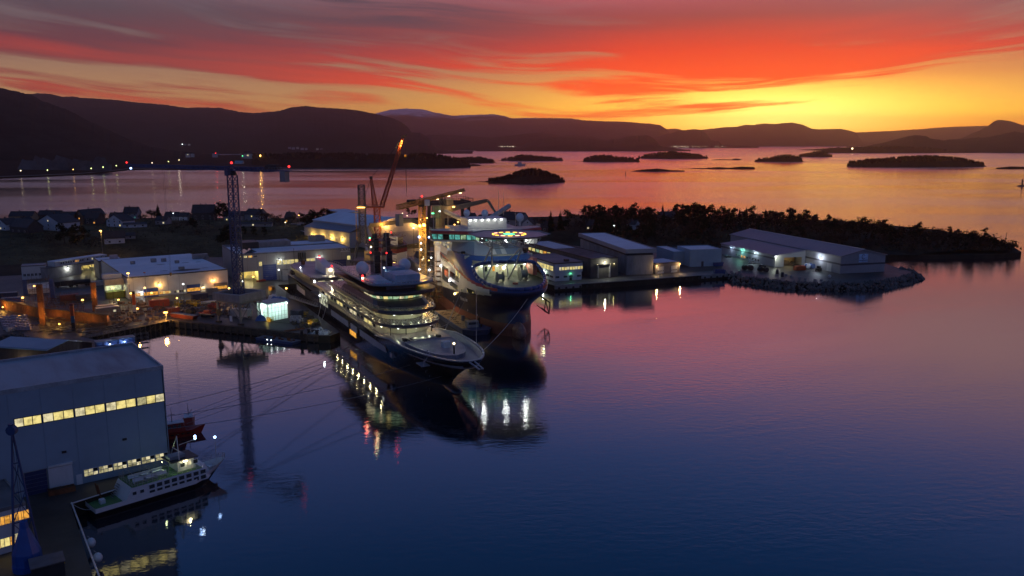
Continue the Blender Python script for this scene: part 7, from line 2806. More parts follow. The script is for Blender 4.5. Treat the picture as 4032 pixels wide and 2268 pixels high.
lamp_mast(498,1130,1094,B_GRN,(.6,1,.7),160,'greenish lamp at the corner gap left of the long hall',.35)
# work barge between the ships and blue pontoon at the quay
bq=P(1850,1290,0)
T=thing('work_barge','flat work barge with a planked deck wedged between the two ships','barge',(bq.x-3,bq.y+6,0),math.atan2(-.93,.37))
MB().loft([[(-22,-6,-1),(17,-6,-1),(21,-3,-1),(21,3,-1),(17,6,-1),(-22,6,-1)],[(-23,-6.6,2.2),(18,-6.6,2.2),(23,-3,2.4),(23,3,2.4),(18,6.6,2.2),(-23,6.6,2.2)]],True,True,True).build('hull',c_blue,T)
for k in range(26):
	MB().box(-22.5+k*1.5,-21.06+k*1.5,-6.2,6.2,2.205,2.27+.06*R.random()).build('deck_plank',mat('straw_planks',(.34,.24,.12),.75,var=.45,scale=.6),T)
m=MB()
for k in range(60):
	m.obox((R.uniform(-20,8),R.uniform(-5,5),2.45),R.uniform(.8,3),.2,.15,R.uniform(0,3))
m.build('scrap',timber,T,kind='stuff')
m=MB()
m.lathe([(.8,0),(.8,2.2)],(2,-1,2.3),10)
m.build('drum',conc_wall,T)
MB().box(14,17,-4,1,2.4,5.0).build('wheelhouse',mat('dull_white',(.33,.34,.34),.6),T)
MB().box(17.0,17.05,-3.4,.4,3.6,4.6).build('window',glass_dark,T)
m=MB()
for k in range(7):
	x,y=R.uniform(8,19),R.uniform(0,5)
	m.box(x-.3,x+.3,y-.3,y+.3,2.3,3.2+R.random()*2)
m.build('deck_gear',black_paint,T,kind='stuff')
lamp((-14,0,11),(1,.6,.2),900,.5,parent=T)  # added warm light with no fitting, brightens the red lower hull
bq=P(1086,1352,0)
T=thing('pontoon','low blue pontoon moored under the quay below the crane','pontoon',(bq.x,bq.y+3.5,0),rzq)
MB().loft([[(-9,-2.2,-.6),(9,-2.2,-.6),(9,2.2,-.6),(-9,2.2,-.6)],[(-9.6,-2.6,1.0),(9.6,-2.6,1.0),(9.6,2.6,1.0),(-9.6,2.6,1.0)]],True,True,True).build('hull',c_blue,T)
MB().box(-9.2,9.2,-2.3,2.3,1.002,1.06).build('deck',steel_grey,T)
m=MB()
for k in range(10):
	x,y=R.uniform(-8,8),R.uniform(-1.8,1.8)
	m.box(x-.5,x+.5,y-.3,y+.3,1.06,1.3+R.random()*.8)
m.build('deck_gear',rust,T,kind='stuff')
for x in (-3.2,-1.2):
	MB().ball((x,-2.7,.9),.22,6).build('edge_light',B_WHT,T)
# ship under construction behind the yacht: white and red bow, ochre crane boom
fr=Frame(Vector((-62,470,0)),Vector((-62+3.0,470-9.54,0)))
T=thing('offshore_ship','white, red-topped ship under construction glimpsed between the yacht mast and the yellow crane','ship',(-62,441,0),fr.rz)
m=MB()
hs=lambda z,k:[(-60,-9,z),(-26,-9,z),(-8,-7,z),(0+k,0,z),(-8,7,z),(-26,9,z),(-60,9,z)]
m.loft([hs(3.1,-6),hs(9,-3)],True,True,False)
m.build('hull',paint('hull_maroon',(.16,.05,.03)),T)
m=MB()
m.loft([hs(9,-3),hs(19,0)],True)
m.build('bow_plating',mwhite,T,smooth=False)
m=MB()
m.loft([hs(19.01,0),hs(21.2,.6)],True)
m.build('red_band',paint('band_maroon',(.22,.02,.02)),T)
m=MB()
m.loft([hs(21.21,.6),hs(22.6,1)],True,False,True)
m.build('bulwark',black_paint,T)
MB().box(-30,-14,-6,6,22.61,26).build('deckhouse',mat('ochre_house',(.40,.33,.2),.7),T)
MB().box(-12,-8,-2,2,22.61,27).build('white_box',mwhite,T)
m=MB()
m.bar((-14,-9,26),(-16,-12,33),1.6)
m.bar((-16,-12,33),(-18,12,35),1.8,2.2)
m.bar((-18,12,35),(-20,22,30),1.6,2.4)
m.build('crane_boom',MATS['crane_ochre'],T)
m=MB()
for k in range(40):
	m.bar((R.uniform(-30,-6),R.uniform(-8,8),22.6),(R.uniform(-30,-6),R.uniform(-8,8),24+R.random()*5),.14)
m.build('scaffold',rust,T,kind='stuff')
lamp((-4,-16,26),(1,.6,.18),1800,.5,parent=T)
lamp((2,2,27),(1,.7,.3),700,.5,parent=T)
# stair and scaffold towers beside the cable ship, lit by the yellow crane
for px,py,ty,w,lab in ((1728,1130,1000,2.4,'yellow scaffold stair tower against the white aft side of the cable ship'),(1697,1105,960,2.0,'dark stair tower between the yellow crane and the cable ship')):
	q=PY(px,py,388)
	h=PY(px,ty,388).z
	T=thing('stair_tower',lab,'stair tower',(q.x,388,3),ML.rz)
	m=MB()
	for x in (-w,w):
		for y in (-1.4,1.4):
			m.bar((x,y,0),(x,y,h-3),.14)
	mm=crane_yel if px>1710 else steel_dark
	m.build('standard',mm,T)
	n=int((h-3)/2.4)
	m=MB()
	for k in range(n):
		z=2.4*k
		for y in (-1.4,1.4):
			m.bar((-w,y,z),(w,y,z+2.4 if k % 2 else z),.09)
			m.bar((-w,y,z+1),(w,y,z+1),.06)
		m.bar((-w if k % 2 else w,-1.4,z),(w if k % 2 else-w,-1.4,z+2.4),.1)
	m.build('brace',mm,T)
	for k in range(1,n):
		MB().box(-w,w,-1.3,1.3,2.4*k,2.4*k+.08).build('landing',timber,T)
	lamp((0,-4,(h-3)*.7),(1,.62,.2),700,.4,parent=T)
	lamp((0,-4,(h-3)*.3),(1,.62,.2),350,.4,parent=T)
m=MB()
for k in range(260):
	t,s=R.random(),R.random()
	a=Vector((-95,448,0)).lerp(Vector((-46,388,0)),t)+Vector((8,5,0))*(s*2)
	h=R.uniform(1,9)
	m.bar((a.x,a.y,3),(a.x+R.uniform(-1,1),a.y,3+h),.12)
	m.bar((a.x-R.uniform(1,4),a.y,3+h*.8),(a.x+R.uniform(1,3),a.y,3+h*.9),.12)
	if R.random()<.4:
		m.obox((a.x,a.y,3+h*.3),R.uniform(.6,3),R.uniform(.6,2),h*.6,R.random()*3)
tag(m.build('scrap',mat('yard_steelwork',(.16,.10,.05),.7,var=.5,scale=.5)),kind='stuff')
for p_,pw in (((-82,432,12),1500),((-58,408,11),1500),((-62,430,16),900)):
	T=thing('work_lamp',{-82:'orange work lamp on a tripod mast by the dark lattice crane',-58:'orange work lamp on a tripod mast by the yacht mast',-62:'orange work lamp high in front of the ship under construction'}[p_[0]],'lamp',(p_[0],p_[1],3))
	MB().tube((0,0,0),(0,0,p_[2]-3.4),.1).build('mast',steel_dark,T)
	MB().box(-.5,.5,-.3,.3,p_[2]-3.4,p_[2]-2.9).build('bulb',B_SOD,T)
	lamp((0,-1.2,p_[2]-3.4),(1,.55,.12),pw,.4,parent=T)
# mooring lines
rope=mat('mooring_rope',(.42,.40,.38),.8)
def line(name,p,q,sag,lab,r=.09,m=None):
	pts=[]
	for k in range(13):
		t=k/12
		a=Vector(p).lerp(Vector(q),t)
		a.z-=sag*4*t*(1-t)
		pts.append(a)
	c=Vector(p)
	mb=MB()
	mb.path([a-c for a in pts],r,5)
	return tag(mb.build(name,m or rope,None,tuple(c)),lab,'rope')
YW=lambda u,v,z:YA.w(u,v,z)
MW=lambda u,v,z:ML.w(u,v,z)
line('mooring_line',MW(-14,-15.5,19),YW(-18,9.5,11.8),1.0,'taut mooring rope from the cable ship to the yacht bow, the left one')
line('mooring_line',MW(2,1,17),YW(-10,7.5,12.4),1.2,'taut mooring rope from the cable ship stem to the yacht bow, the right one')
line('mooring_line',MW(-26,-17,13),YW(-60,11.8,10.2),3.5,'slack mooring rope from the cable ship side to the yacht deck')
line('boom_spar',MW(-32,-17.2,16),YW(-52,11.9,9.5),0,'straight dark spar from the cable ship down to the yacht',.22,steel_grey)
rm=PY(700,1500,205)
for k,(a,b,sg_,lab) in enumerate((((650,1598),YW(-58,-11,6.2),1.0,'mooring rope from the near hall to the yacht shoulder, the topmost'),
                                     ((652,1640),YW(-30,-9,5.5),1.4,'mooring rope from the near hall to the yacht bow, second from the top'),
                                     ((655,1690),YW(-16,-3.6,4.5),1.4,'mooring rope from the near hall to the yacht stem, third from the top'))):
	line('mooring_line',PY(*a,188),b,sg_,lab,.07,steel_grey)
for k,(y0,y1) in enumerate(((1632,1643),(1645,1662),(1668,1685))):
	line('mooring_line',PY(735,y0,208),YW(-88,-11.5,-.2) if k==0 else YW(-80+k*4,-11.3,-.3),.4,'thin rope low over the water from the red tugs to the yacht, %s' % ('upper','middle','lower')[k],.05,steel_grey)
line('mooring_line',YW(-137,-12,8),YW(-131,-15,3.2),.5,'pale hose hanging from the lit tender bay, left one',.1)
line('mooring_line',YW(-128,-12,8),YW(-124,-15,3.2),.5,'pale hose hanging from the lit tender bay, right one',.1)
# ------------------------------------------------------------------ trees
bark=mat('bark',(.05,.04,.032),.95,var=.4,scale=2)
leaf_d=mat('conifer_needles',(.020,.032,.018),.95,var=.4,scale=.6,spec=.1)
twig_m=mat('bare_twigs',(.060,.046,.036),.95,var=.4,scale=1,spec=.1)
scrub=mat('scrub',(.035,.032,.02),1,var=.5,scale=.8,spec=.05)
def bare_tree(seed,h):
	"""leafless broadleaf: a trunk that forks down to twigs"""
	r=random.Random(seed)
	tr,tw=MB(),MB()
	def grow(p,d,L,rad_,lev):
		q=p+d*L
		(tr if lev<2 else tw).tube(p,q,rad_,rad_*.65,5 if lev<2 else 3,False)
		if lev>=4:
			return
		n=(4,4,4,4)[lev] if lev else 5
		for k in range(n):
			t=r.uniform(.45,1.0)
			a=Vector((r.gauss(0,1),r.gauss(0,1),r.gauss(.25,.5))).normalized()
			nd=(d*(.75 if lev else .55)+a*.75).normalized()
			if nd.z<-.1:
				nd.z*=-.5
			grow(p.lerp(q,t),nd,L*r.uniform(.52,.78),rad_*.66,lev+1)
	grow(Vector((0,0,0)),Vector((r.uniform(-.1,.1),r.uniform(-.1,.1),1)).normalized(),h*.36,h*.034,0)
	return tr,tw
def spruce(seed,h):
	r=random.Random(seed)
	tr,cr=MB(),MB()
	tr.tube((0,0,0),(0,0,h*.98),h*.016,.02,5)
	n=int(13+h*.5)
	for k in range(n):
		t=k/n
		z=h*(.10+.88*t)
		L=h*.21*(1-t)**.8*r.uniform(.75,1.15)+.15
		m=r.randint(6,8)
		for j in range(m):
			a=2*math.pi*(j+r.random()*.6)/m
			l=L*r.uniform(.6,1.1)
			d=Vector((math.cos(a),math.sin(a),0))
			s=Vector((-d.y,d.x,0))
			p=Vector((0,0,z))
			e=p+d*l+Vector((0,0,-l*.55))
			c=p+d*l*.55+Vector((0,0,-l*.06))
			w=l*.26
			cr.add([p,c-s*w,e,c+s*w],[(0,1,2),(0,2,3)])
			cr.add([p,e,c+Vector((0,0,-l*.75)),p+d*l*.12+Vector((0,0,-l*.45))],[(0,1,2,3)])
			cr.add([c-s*w,c+s*w,e+Vector((0,0,-l*.25))],[(0,1,2)])
	return tr,cr
def pine(seed,h,flat=1.0):
	"""rounded evergreen: limbs that carry clumps of small leaves"""
	r=random.Random(seed)
	tr,cr=MB(),MB()
	tr.tube((0,0,0),(r.uniform(-.3,.3),0,h*.8),h*.022,h*.008,6)
	for k in range(13):
		z=h*r.uniform(.22,.92)
		a=r.uniform(0,6.28)
		l=h*r.uniform(.08,.28)*(1.25-z/h*.6)
		p=Vector((0,0,z*.9))
		q=Vector((math.cos(a)*l,math.sin(a)*l,z+l*.25))
		tr.tube(p,q,h*.008,h*.003,4,False)
		R_=h*r.uniform(.11,.19)
		for j in range(46):
			v=Vector((r.gauss(0,1),r.gauss(0,1),r.gauss(0,1))).normalized()*R_*r.random()**.35
			v.z*=.65*flat
			c=q+v
			s=h*r.uniform(.022,.042)
			n_=Vector((r.gauss(0,1),r.gauss(0,1),r.gauss(0,1))).normalized()
			e=n_.orthogonal().normalized()*s
			f=n_.cross(e)
			cr.add([c-e-f*.6,c+e-f*.6,c+e*.5+f,c-e*.5+f],[(0,1,2,3)])
	return tr,cr
def bush(seed,h):
	r=random.Random(seed)
	tr,cr=MB(),MB()
	for k in range(6):
		a=r.uniform(0,6.28)
		tr.tube((0,0,0),(math.cos(a)*h*.5,math.sin(a)*h*.5,h*.7),h*.02,h*.006,4,False)
	for j in range(230):
		v=Vector((r.gauss(0,.45),r.gauss(0,.45),abs(r.gauss(.35,.3))))*h
		if v.z>h:
			v.z=h*r.random()
		s=h*r.uniform(.03,.07)
		n_=Vector((r.gauss(0,1),r.gauss(0,1),r.gauss(0,1))).normalized()
		e=n_.orthogonal().normalized()*s
		f=n_.cross(e)
		cr.add([v-e-f*.5,v+e-f*.5,v+f],[(0,1,2)])
	return tr,cr
PROTO={}
def tree(kind,loc,h,lab,group,cat='tree',name=None):
	"""copy of one of a few grown trees, turned and scaled"""
	var=R.randrange({'bare':5,'spruce':3,'pine':4,'bush':3}[kind])
	key=(kind,var)
	base={'bare':10.,'spruce':12.,'pine':10.,'bush':3.}[kind]
	nm=name or {'bare':'bare_tree','spruce':'spruce_tree','pine':'pine_tree','bush':'bush'}[kind]
	s=h/base
	sc=(s*R.uniform(.85,1.2),s*R.uniform(.85,1.2),s)
	if key not in PROTO:
		tr,cr={'bare':bare_tree,'spruce':spruce,'pine':pine,'bush':bush}[kind](40+var*7+len(kind),base)
		T=thing(nm,lab,cat,loc,R.uniform(0,6.28),group)
		tr.build('trunk',bark,T)
		cr.build('crown',{'bare':twig_m,'spruce':leaf_d,'pine':leaf_d,'bush':scrub}[kind],T)
		T.scale=sc
		PROTO[key]=T
		return T
	o=dup(PROTO[key],loc,R.uniform(0,6.28),lab,sc,group)
	return o
def ground_at(x,y):
	z=3.0
	if inside((x,y),land):
		z=max(z,h_field(x,y) if x<60 else 0,h_wood(x,y))
	return z
def on_ground(px,py,guess=6.0):
	"""point of the ground seen at a pixel"""
	z=guess
	for _ in range(6):
		p=P(px,py,z)
		z=.5*z+.5*ground_at(p.x,p.y)
	p=P(px,py,z)
	p.z=ground_at(p.x,p.y)
	return p
def top_h(p,px,py):
	return PY(px,py,p.y).z-p.z
KIND_TXT={'bare':'leafless tree','spruce':'dark pointed spruce','pine':'dark rounded pine','bush':'dark scrubby bush'}
# the wooded headland: a front edge, the skyline and the slope between
sky_pts=[(2100,868),(2160,830),(2200,838),(2290,830),(2330,845),(2400,838),(2420,842),(2480,862),(2560,852),(2600,850),(2650,856),(2690,803),(2780,805),(2830,822),(2870,812),(2950,830),(3000,818),(3090,815),(3150,825),(3250,815),(3330,822),(3400,838),(3440,852),(3480,860),(3560,868),(3600,880),(3640,900),(3700,905),(3780,898),(3850,905),(3920,925)]
n_w=0
cand=[]
for k in range(1500):
	x,y=R.uniform(70,405),R.uniform(560,850)
	z=h_wood(x,y)
	if z>3.6 and inside((x,y),land):
		cand.append((y,x,z))
cand.sort()
chosen=[]
for y,x,z in cand:
	if all((x-a)**2+(y-b)**2>44 for b,a,_ in chosen):
		chosen.append((y,x,z))
R.shuffle(chosen)
for y,x,z in chosen[:215]:
	u=(x-60)/330.
	r_=R.random()
	kind='pine' if r_<(.42 if u<.55 else .25) else ('spruce' if r_<.55 and u<.6 else ('bare' if r_<.95 else 'bush'))
	h={'pine':R.uniform(8,13),'spruce':R.uniform(8,14),'bare':R.uniform(8,12),'bush':R.uniform(2.5,4)}[kind]*(1.08-.38*sm(u,.55,1))
	where='towards the point of the headland' if u>.72 else ('on the wooded slope right behind the long sign hall' if y<655 else ('on the skyline of the headland wood against the water' if y>730 else 'in the middle of the headland wood'))
	tree(kind,(x,y,z-.2),h,KIND_TXT[kind]+' '+where,KIND_TXT[kind]+' group '+where)
m=MB()
for k in range(1500):
	x,y=R.uniform(66,405),R.uniform(560,850)
	z=h_wood(x,y)
	if z<3.8 or not inside((x,y),land):
		continue
	u=(x-60)/330.
	hh=R.uniform(4,8.5)*(1.05-.4*sm(u,.5,1))
	wd=hh*R.uniform(.28,.42)
	for j in range(16):
		c=Vector((x+R.gauss(0,.45)*wd,y+R.gauss(0,.45)*wd,z+hh*R.uniform(.1,.95)))
		e=Vector((R.gauss(0,1),R.gauss(0,1),R.gauss(0,.6))).normalized()*R.uniform(.5,1.3)
		f=e.cross(Vector((R.gauss(0,1),R.gauss(0,1),R.gauss(0,1)))).normalized()*R.uniform(.4,1.0)
		m.tri(c-e,c+e,c+f)
tag(m.build('thicket',mat('thicket',(.030,.027,.018),1,var=.5,scale=.12,spec=.02)),kind='stuff')
# row of trees against the red water, left of the wood
named=[('bare',2105,905,838),('bare',2135,905,828),('bare',2165,905,832),('spruce',2168,910,824),('spruce',2206,905,824),('pine',2240,905,827),('bare',2262,905,846),('bare',2285,905,846),('bare',2305,905,840),('spruce',2345,912,842),('spruce',2372,915,838),('spruce',2408,912,842),('spruce',2436,905,852),('bare',2390,905,820),('bare',2412,905,818),
         ('bare',2462,872,844),('bare',2486,872,836),('bare',2520,872,842),('bare',2571,872,836),('bare',2604,872,838),('bare',2626,872,838),('pine',2695,880,806),('pine',2725,880,800),('pine',2760,880,806),('pine',2795,880,808),('bare',2668,880,838)]
for k,(kind,px,py,ty) in enumerate(named):
	p=on_ground(px,py,8)
	side='in the row against the red water between the ships and the wood'
	tree(kind,tuple(p),max(4,top_h(p,px,ty)),KIND_TXT[kind]+' '+side,'trees against the red water')
# scrub in front of the wood and behind the right-hand halls
for k in range(42):
	px=R.uniform(2330,3480)
	py=R.uniform(925,985) if px<2850 else R.uniform(880,925)
	p=P(px,py,4)
	if not inside((p.x,p.y),land):
		continue
	if 2480<px<2800 and py>960:
		continue
	z=max(3,h_wood(p.x,p.y))
	kind=R.choice(('bush','bush','bare','spruce'))
	tree(kind,(p.x,p.y,z-.1),{'bush':4,'bare':7,'spruce':8}[kind]*R.uniform(.7,1.2),KIND_TXT[kind]+' on the scrubby slope behind the right-hand halls',KIND_TXT[kind]+' group behind the right-hand halls')
# settlement trees
town=[('spruce',624,858,800),('bare',598,858,805),('bare',610,860,812),('pine',866,868,796),('pine',880,870,800),('bare',852,868,812),('bare',1030,880,812),('bare',1050,882,818),('bare',1080,884,822),('bare',1105,884,828),('bare',1150,880,830),('pine',1295,885,822),('pine',1270,888,822),('pine',1240,888,826),('pine',1215,888,830),('pine',1190,890,838),('pine',1255,896,835),('pine',1225,896,838),
		('bare',130,850,822),('bare',155,852,828),('bare',180,850,828),('bare',415,850,832),('bare',570,868,832),('bare',555,870,836),('bush',580,890,860),('pine',760,905,850),('bush',735,890,850),('bush',700,900,872),('pine',960,930,890),('pine',1000,935,890),('pine',1040,935,893),('pine',925,938,890),('pine',890,955,885),('pine',905,965,905),('pine',880,970,900),
		('pine',1606,850,818),('pine',1630,850,820),('bare',1690,852,830),('pine',255,960,880),('pine',300,965,885),('pine',335,960,890),('bush',200,950,905),('pine',280,975,900),('bush',360,970,920),('bush',640,905,880),('bush',820,885,860),('bush',680,915,890),('bush',780,925,890),('bush',240,925,895),('bush',120,940,905)]
for kind,px,py,ty in town:
	p=on_ground(px,py,9)
	where='among the houses left of the blue crane' if px<850 else ('behind the sign-bearing assembly hall' if py>900 else 'by the water behind the car park')
	tree(kind,tuple(p-Vector((0,0,.1))),max(2.5,top_h(p,px,ty)),KIND_TXT[kind]+' '+where,KIND_TXT[kind]+' group '+where,'bush' if kind=='bush' else 'tree')
# long winter grass and heath as one mass
m=MB()
for k in range(9000):
	x,y=R.uniform(-430,-40),R.uniform(500,760)
	if not inside((x,y),land):
		continue
	z=h_field(x,y)
	if z<3.5:
		continue
	s=R.uniform(.35,.9)
	a=R.uniform(0,6.28)
	m.tri((x-s*math.cos(a),y-s*math.sin(a),z-.1),(x+s*math.cos(a),y+s*math.sin(a),z-.1),(x+R.uniform(-.3,.3),y,z+s*R.uniform(.5,1.2)))
tag(m.build('grass',mat('dry_grass',(.13,.115,.065),1,var=.5,scale=.05,spec=.02)),kind='stuff')
m=MB()
for k in range(9000):
	x,y=R.uniform(60,405),R.uniform(540,850)
	z=h_wood(x,y)
	if z<3.3 or not inside((x,y),land):
		continue
	s=R.uniform(.5,1.6)
	a=R.uniform(0,6.28)
	m.tri((x-s*math.cos(a),y-s*math.sin(a),z-.1),(x+s*math.cos(a),y+s*math.sin(a),z+R.uniform(0,.6)),(x+R.uniform(-.6,.6),y,z+s*R.uniform(.8,2.0)))
tag(m.build('undergrowth',mat('heath',(.055,.045,.03),1,var=.5,scale=.1,spec=.02)),kind='stuff')
# ------------------------------------------------------------------ houses
wallm={'white':mat('house_white',(.50,.52,.56),.8,var=.1),'brown':mat('house_brown',(.16,.09,.055),.85,var=.2),'dark':mat('house_dark',(.06,.055,.055),.85,var=.2),'grey':mat('house_grey',(.25,.26,.28),.85,var=.1),'ochre':mat('house_ochre',(.30,.22,.13),.85,var=.1)}
tile_m=mat('roof_tiles',(.032,.032,.038),.7,var=.3,scale=1,wave=('Y',3.0),bump=.3)
def house(pa,pb,D,e,r,wall,lab,lit=(),gable_front=False,z=None,chim=1,ncol=3):
	p0,p1=on_ground(*pa),on_ground(*pb)
	zb=min(p0.z,p1.z)-.3
	fr=Frame(p0,p1)
	L=fr.len
	T=thing('house',lab,'house',(fr.o.x,fr.o.y,zb),fr.rz)
	w=MB()
	if gable_front:
		pro=[(0,0),(L,0),(L,e),(L/2,r),(0,e)]
		w.add([(x,0,zz) for x,zz in pro]+[(x,D,zz) for x,zz in pro],[(0,1,2,3,4),(9,8,7,6,5),(0,4,9,5),(1,6,7,2)])
		sl=[((-.5,-.5),(L/2,-.5),(L/2,D+.5),(-.5,D+.5),(e-.2,r+.15,r+.15,e-.2)),((L/2,-.5),(L+.5,-.5),(L+.5,D+.5),(L/2,D+.5),(r+.15,e-.2,e-.2,r+.15))]
	else:
		pro=[(0,0),(D,0),(D,e),(D/2,r),(0,e)]
		w.add([(0,y,zz) for y,zz in pro]+[(L,y,zz) for y,zz in pro],[(0,1,2,3,4),(9,8,7,6,5),(0,4,9,5),(1,6,7,2)])
		sl=[((-.5,-.5),(L+.5,-.5),(L+.5,D/2),(-.5,D/2),(e-.2,e-.2,r+.15,r+.15)),((-.5,D/2),(L+.5,D/2),(L+.5,D+.5),(-.5,D+.5),(r+.15,r+.15,e-.2,e-.2))]
	w.build('wall',wallm[wall],T)
	for a,b,c,d,zz in sl:
		m=MB()
		top_=[(*q,h_) for q,h_ in zip((a,b,c,d),zz)]
		m.add(top_+[(x,y,h_-.22) for x,y,h_ in top_],[(0,1,2,3),(4,7,6,5),(0,4,5,1),(1,5,6,2),(2,6,7,3),(3,7,4,0)])
		m.build('roof',tile_m,T)
	for k in range(chim):
		MB().box(L*(.35+.25*k)-.4,L*(.35+.25*k)+.4,D/2-.4,D/2+.4,r-.6,r+1.2).build('chimney',wallm['dark'],T)
	F=Face(T)
	rows=2 if e>5 else 1
	i=0
	for rr in range(rows):
		for c in range(ncol):
			u=L*(c+.5)/ncol-.7
			g=lit[i] if i<len(lit) else None
			i+=1
			window(F,u,1.2+rr*2.9,1.4,1.3,g or glass_dark,1,1,steel_white,True,.1)
	if gable_front:
		window(F,L/2-.6,e+.4,1.2,1.2,(lit[-1] if lit else None) or glass_dark,1,1,steel_white,True,.1)
	return T
house((148,905),(238,912),16,7.0,12.5,'white','large white gabled house with one lit attic window left of the dark trees',(None,None,None,None,None,None,W_CRM),True)
house((205,884),(288,884),12,5.5,10.5,'dark','dark broad-roofed house behind the large white gabled house',(None,)*3)
house((298,880),(330,882),20,7.5,12,'brown','brown gabled house front lit orange right of the dark broad roof',(None,W_ORG,None),True,ncol=1)
house((334,884),(384,884),10,5.5,10,'dark','dark house with an orange window left of the street lamp',(None,W_ORG),ncol=2)
house((420,892),(484,896),12,5.5,10,'white','small white gabled house with a yellow door light right of the street lamp',(None,None,W_YEL,None),True)
house((486,862),(540,862),10,6,12,'grey','tall dark-roofed house with a turquoise roof window above the sound',(None,None,W_TEAL))
house((430,866),(478,866),9,4,7.5,'dark','low dark house with two yellow windows behind the street lamp',(W_YEL,None,W_YEL))
house((486,898),(578,894),8,3.2,4.0,'white','long low white garage row in front of the tall dark-roofed house',(None,),chim=0)
house((412,962),(492,957),9,4.5,9.0,'white','white house with a big dark roof alone at the edge of the field',(None,None),ncol=2)
house((494,942),(534,940),8,3,4.6,'grey','low grey outhouse right of the lone white house',(None,),chim=0,ncol=1)
house((648,868),(702,868),10,4.5,8.5,'grey','grey house with a white lamp left of the bulky dark house',(W_CRM,None,None))
house((706,868),(738,868),10,4.5,8,'white','pale little house beside the bulky dark house',(None,),ncol=1)
house((756,868),(842,868),14,8,15.5,'dark','bulky dark house with a high double roof left of the blue crane mast',(None,None,None),chim=2)
house((612,885),(655,885),9,4,7,'grey','grey cottage under the pointed spruce',(None,W_CRM),ncol=2)
house((36,868),(128,868),11,5.0,9,'ochre','long dark house with a warm lit wall at the far left',(None,W_ORG,None))
house((-20,905),(26,908),12,5,9,'white','white gabled house cut by the left edge of the photo',(None,W_CRM,None),True)
house((40,915),(110,920),12,5,10.5,'dark','black-roofed house between the two white gabled houses at the left',(None,None,None))
house((105,893),(136,890),10,4,8,'ochre','small house with a yellow-lit eave left of the large white gabled house',(W_YEL,W_ORG),ncol=2)
house((150,862),(230,862),10,4.5,8.5,'dark','dark long roof in the back row above the large white house',(None,)*3)
house((880,873),(960,873),11,5.5,9.0,'grey','grey two-storey house right behind the blue crane mast',(W_YEL,None,None,None,None,None))
house((964,873),(1020,873),11,6.5,11,'grey','tall grey house with one lit upper window right of the crane mast',(None,None,None,None,W_YEL,None))
house((925,893),(1068,893),6,3.0,3.6,'grey','long snow-roofed garage row below the grey houses',(None,W_CRM,None,None),chim=0)
house((1122,878),(1150,878),9,5,9,'dark','dark house with a warm window between the bare trees and the pine clump',(W_ORG,None),ncol=2)
house((1958,890),(2050,892),12,6.5,12.5,'grey','dark-roofed pale house behind the helideck',(None,)*3)
house((2056,903),(2098,905),12,5.0,9,'white','white gabled boathouse right of the helideck',(None,None),True,ncol=1,chim=0)
house((2100,908),(2158,910),10,3.5,8,'dark','dark low roof right of the white boathouse',(None,)*2,ncol=2)
house((1835,880),(1880,880),10,5,9,'dark','dark house behind the gantry of the cable ship, left one',(None,)*2,ncol=2)
house((1900,884),(1948,884),10,5,9,'dark','dark house behind the gantry of the cable ship, right one',(W_CRM,)*1,ncol=2)
house((2468,902),(2500,905),9,4.5,7.5,'white','small white house alone in the scrub behind the snowy warehouse',(None,),ncol=1)
house((2608,872),(2664,872),10,4,8,'dark','dark barn on the skyline left of the dense wood',(None,)*1,ncol=2,chim=0)
house((2306,905),(2345,905),9,4,8,'dark','dark house among trees with a tiny white light',(W_CRM,),ncol=2)
# low workshop roofs between the assembly hall and the car park
G=Frame(P(1082,960,3),P(1188,950,3))
T=flat_hall('store_building','low snow-roofed store behind the assembly hall','store',G,G.len,38,3,4.5,clad_g,snow_roof,.2,steel_dark)
for k in range(4):
	MB().box(5+k*7,6.2+k*7,8+6*(k % 2),9.2+6*(k % 2),4.5,5.6).build('roof_vent',steel_dark,T)
G=Frame(P(1186,952,3),P(1250,946,3))
T=thing('gable_tent','pale gabled tent roof glowing warm at its left edge behind the assembly hall','tent',(G.o.x,G.o.y,3),G.rz)
L=G.len
m=MB()
m.add([(0,0,0),(L,0,0),(L,0,3),(L/2,0,7),(0,0,3),(0,18,0),(L,18,0),(L,18,3),(L/2,18,7),(0,18,3)],[(0,1,2,3,4),(9,8,7,6,5),(0,4,9,5),(1,6,7,2)])
m.build('wall',MATS['tent_cloth'],T)
for s in (0,1):
	m=MB()
	xa,za,xb,zb=((-.3,2.9,L/2,7.15),(L/2,7.15,L+.3,2.9))[s]
	m.add([(xa,-.3,za),(xb,-.3,zb),(xb,18.3,zb),(xa,18.3,za)]+[(xa,-.3,za-.1),(xb,-.3,zb-.1),(xb,18.3,zb-.1),(xa,18.3,za-.1)],[(0,1,2,3),(4,7,6,5),(0,4,5,1),(1,5,6,2),(2,6,7,3),(3,7,4,0)])
	m.build('roof',snow_roof,T)
lamp((-2,-2,5.5),(1,.65,.2),500,.3,parent=T)
# two long sheds beyond the car park, red light put into their wall colour
for k,(a,b,lab) in enumerate((((1312,876),(1392,872),'long low snow-roofed shed beyond the car park, the nearer'),((1345,862),(1425,858),'long low snow-roofed shed beyond the car park, the farther'))):
	G=Frame(P(*a,4),P(*b,4))
	T=flat_hall('shed',lab,'shed',G,G.len,30 if k==0 else 45,4,6.0,mat('red_lit_cladding',(.38,.17,.12),.7),snow_roof,.15,steel_grey)
	wall_lamp(Face(T),G.len*.7,4.2,B_WRM,(1,.7,.35),400,.8,.3)
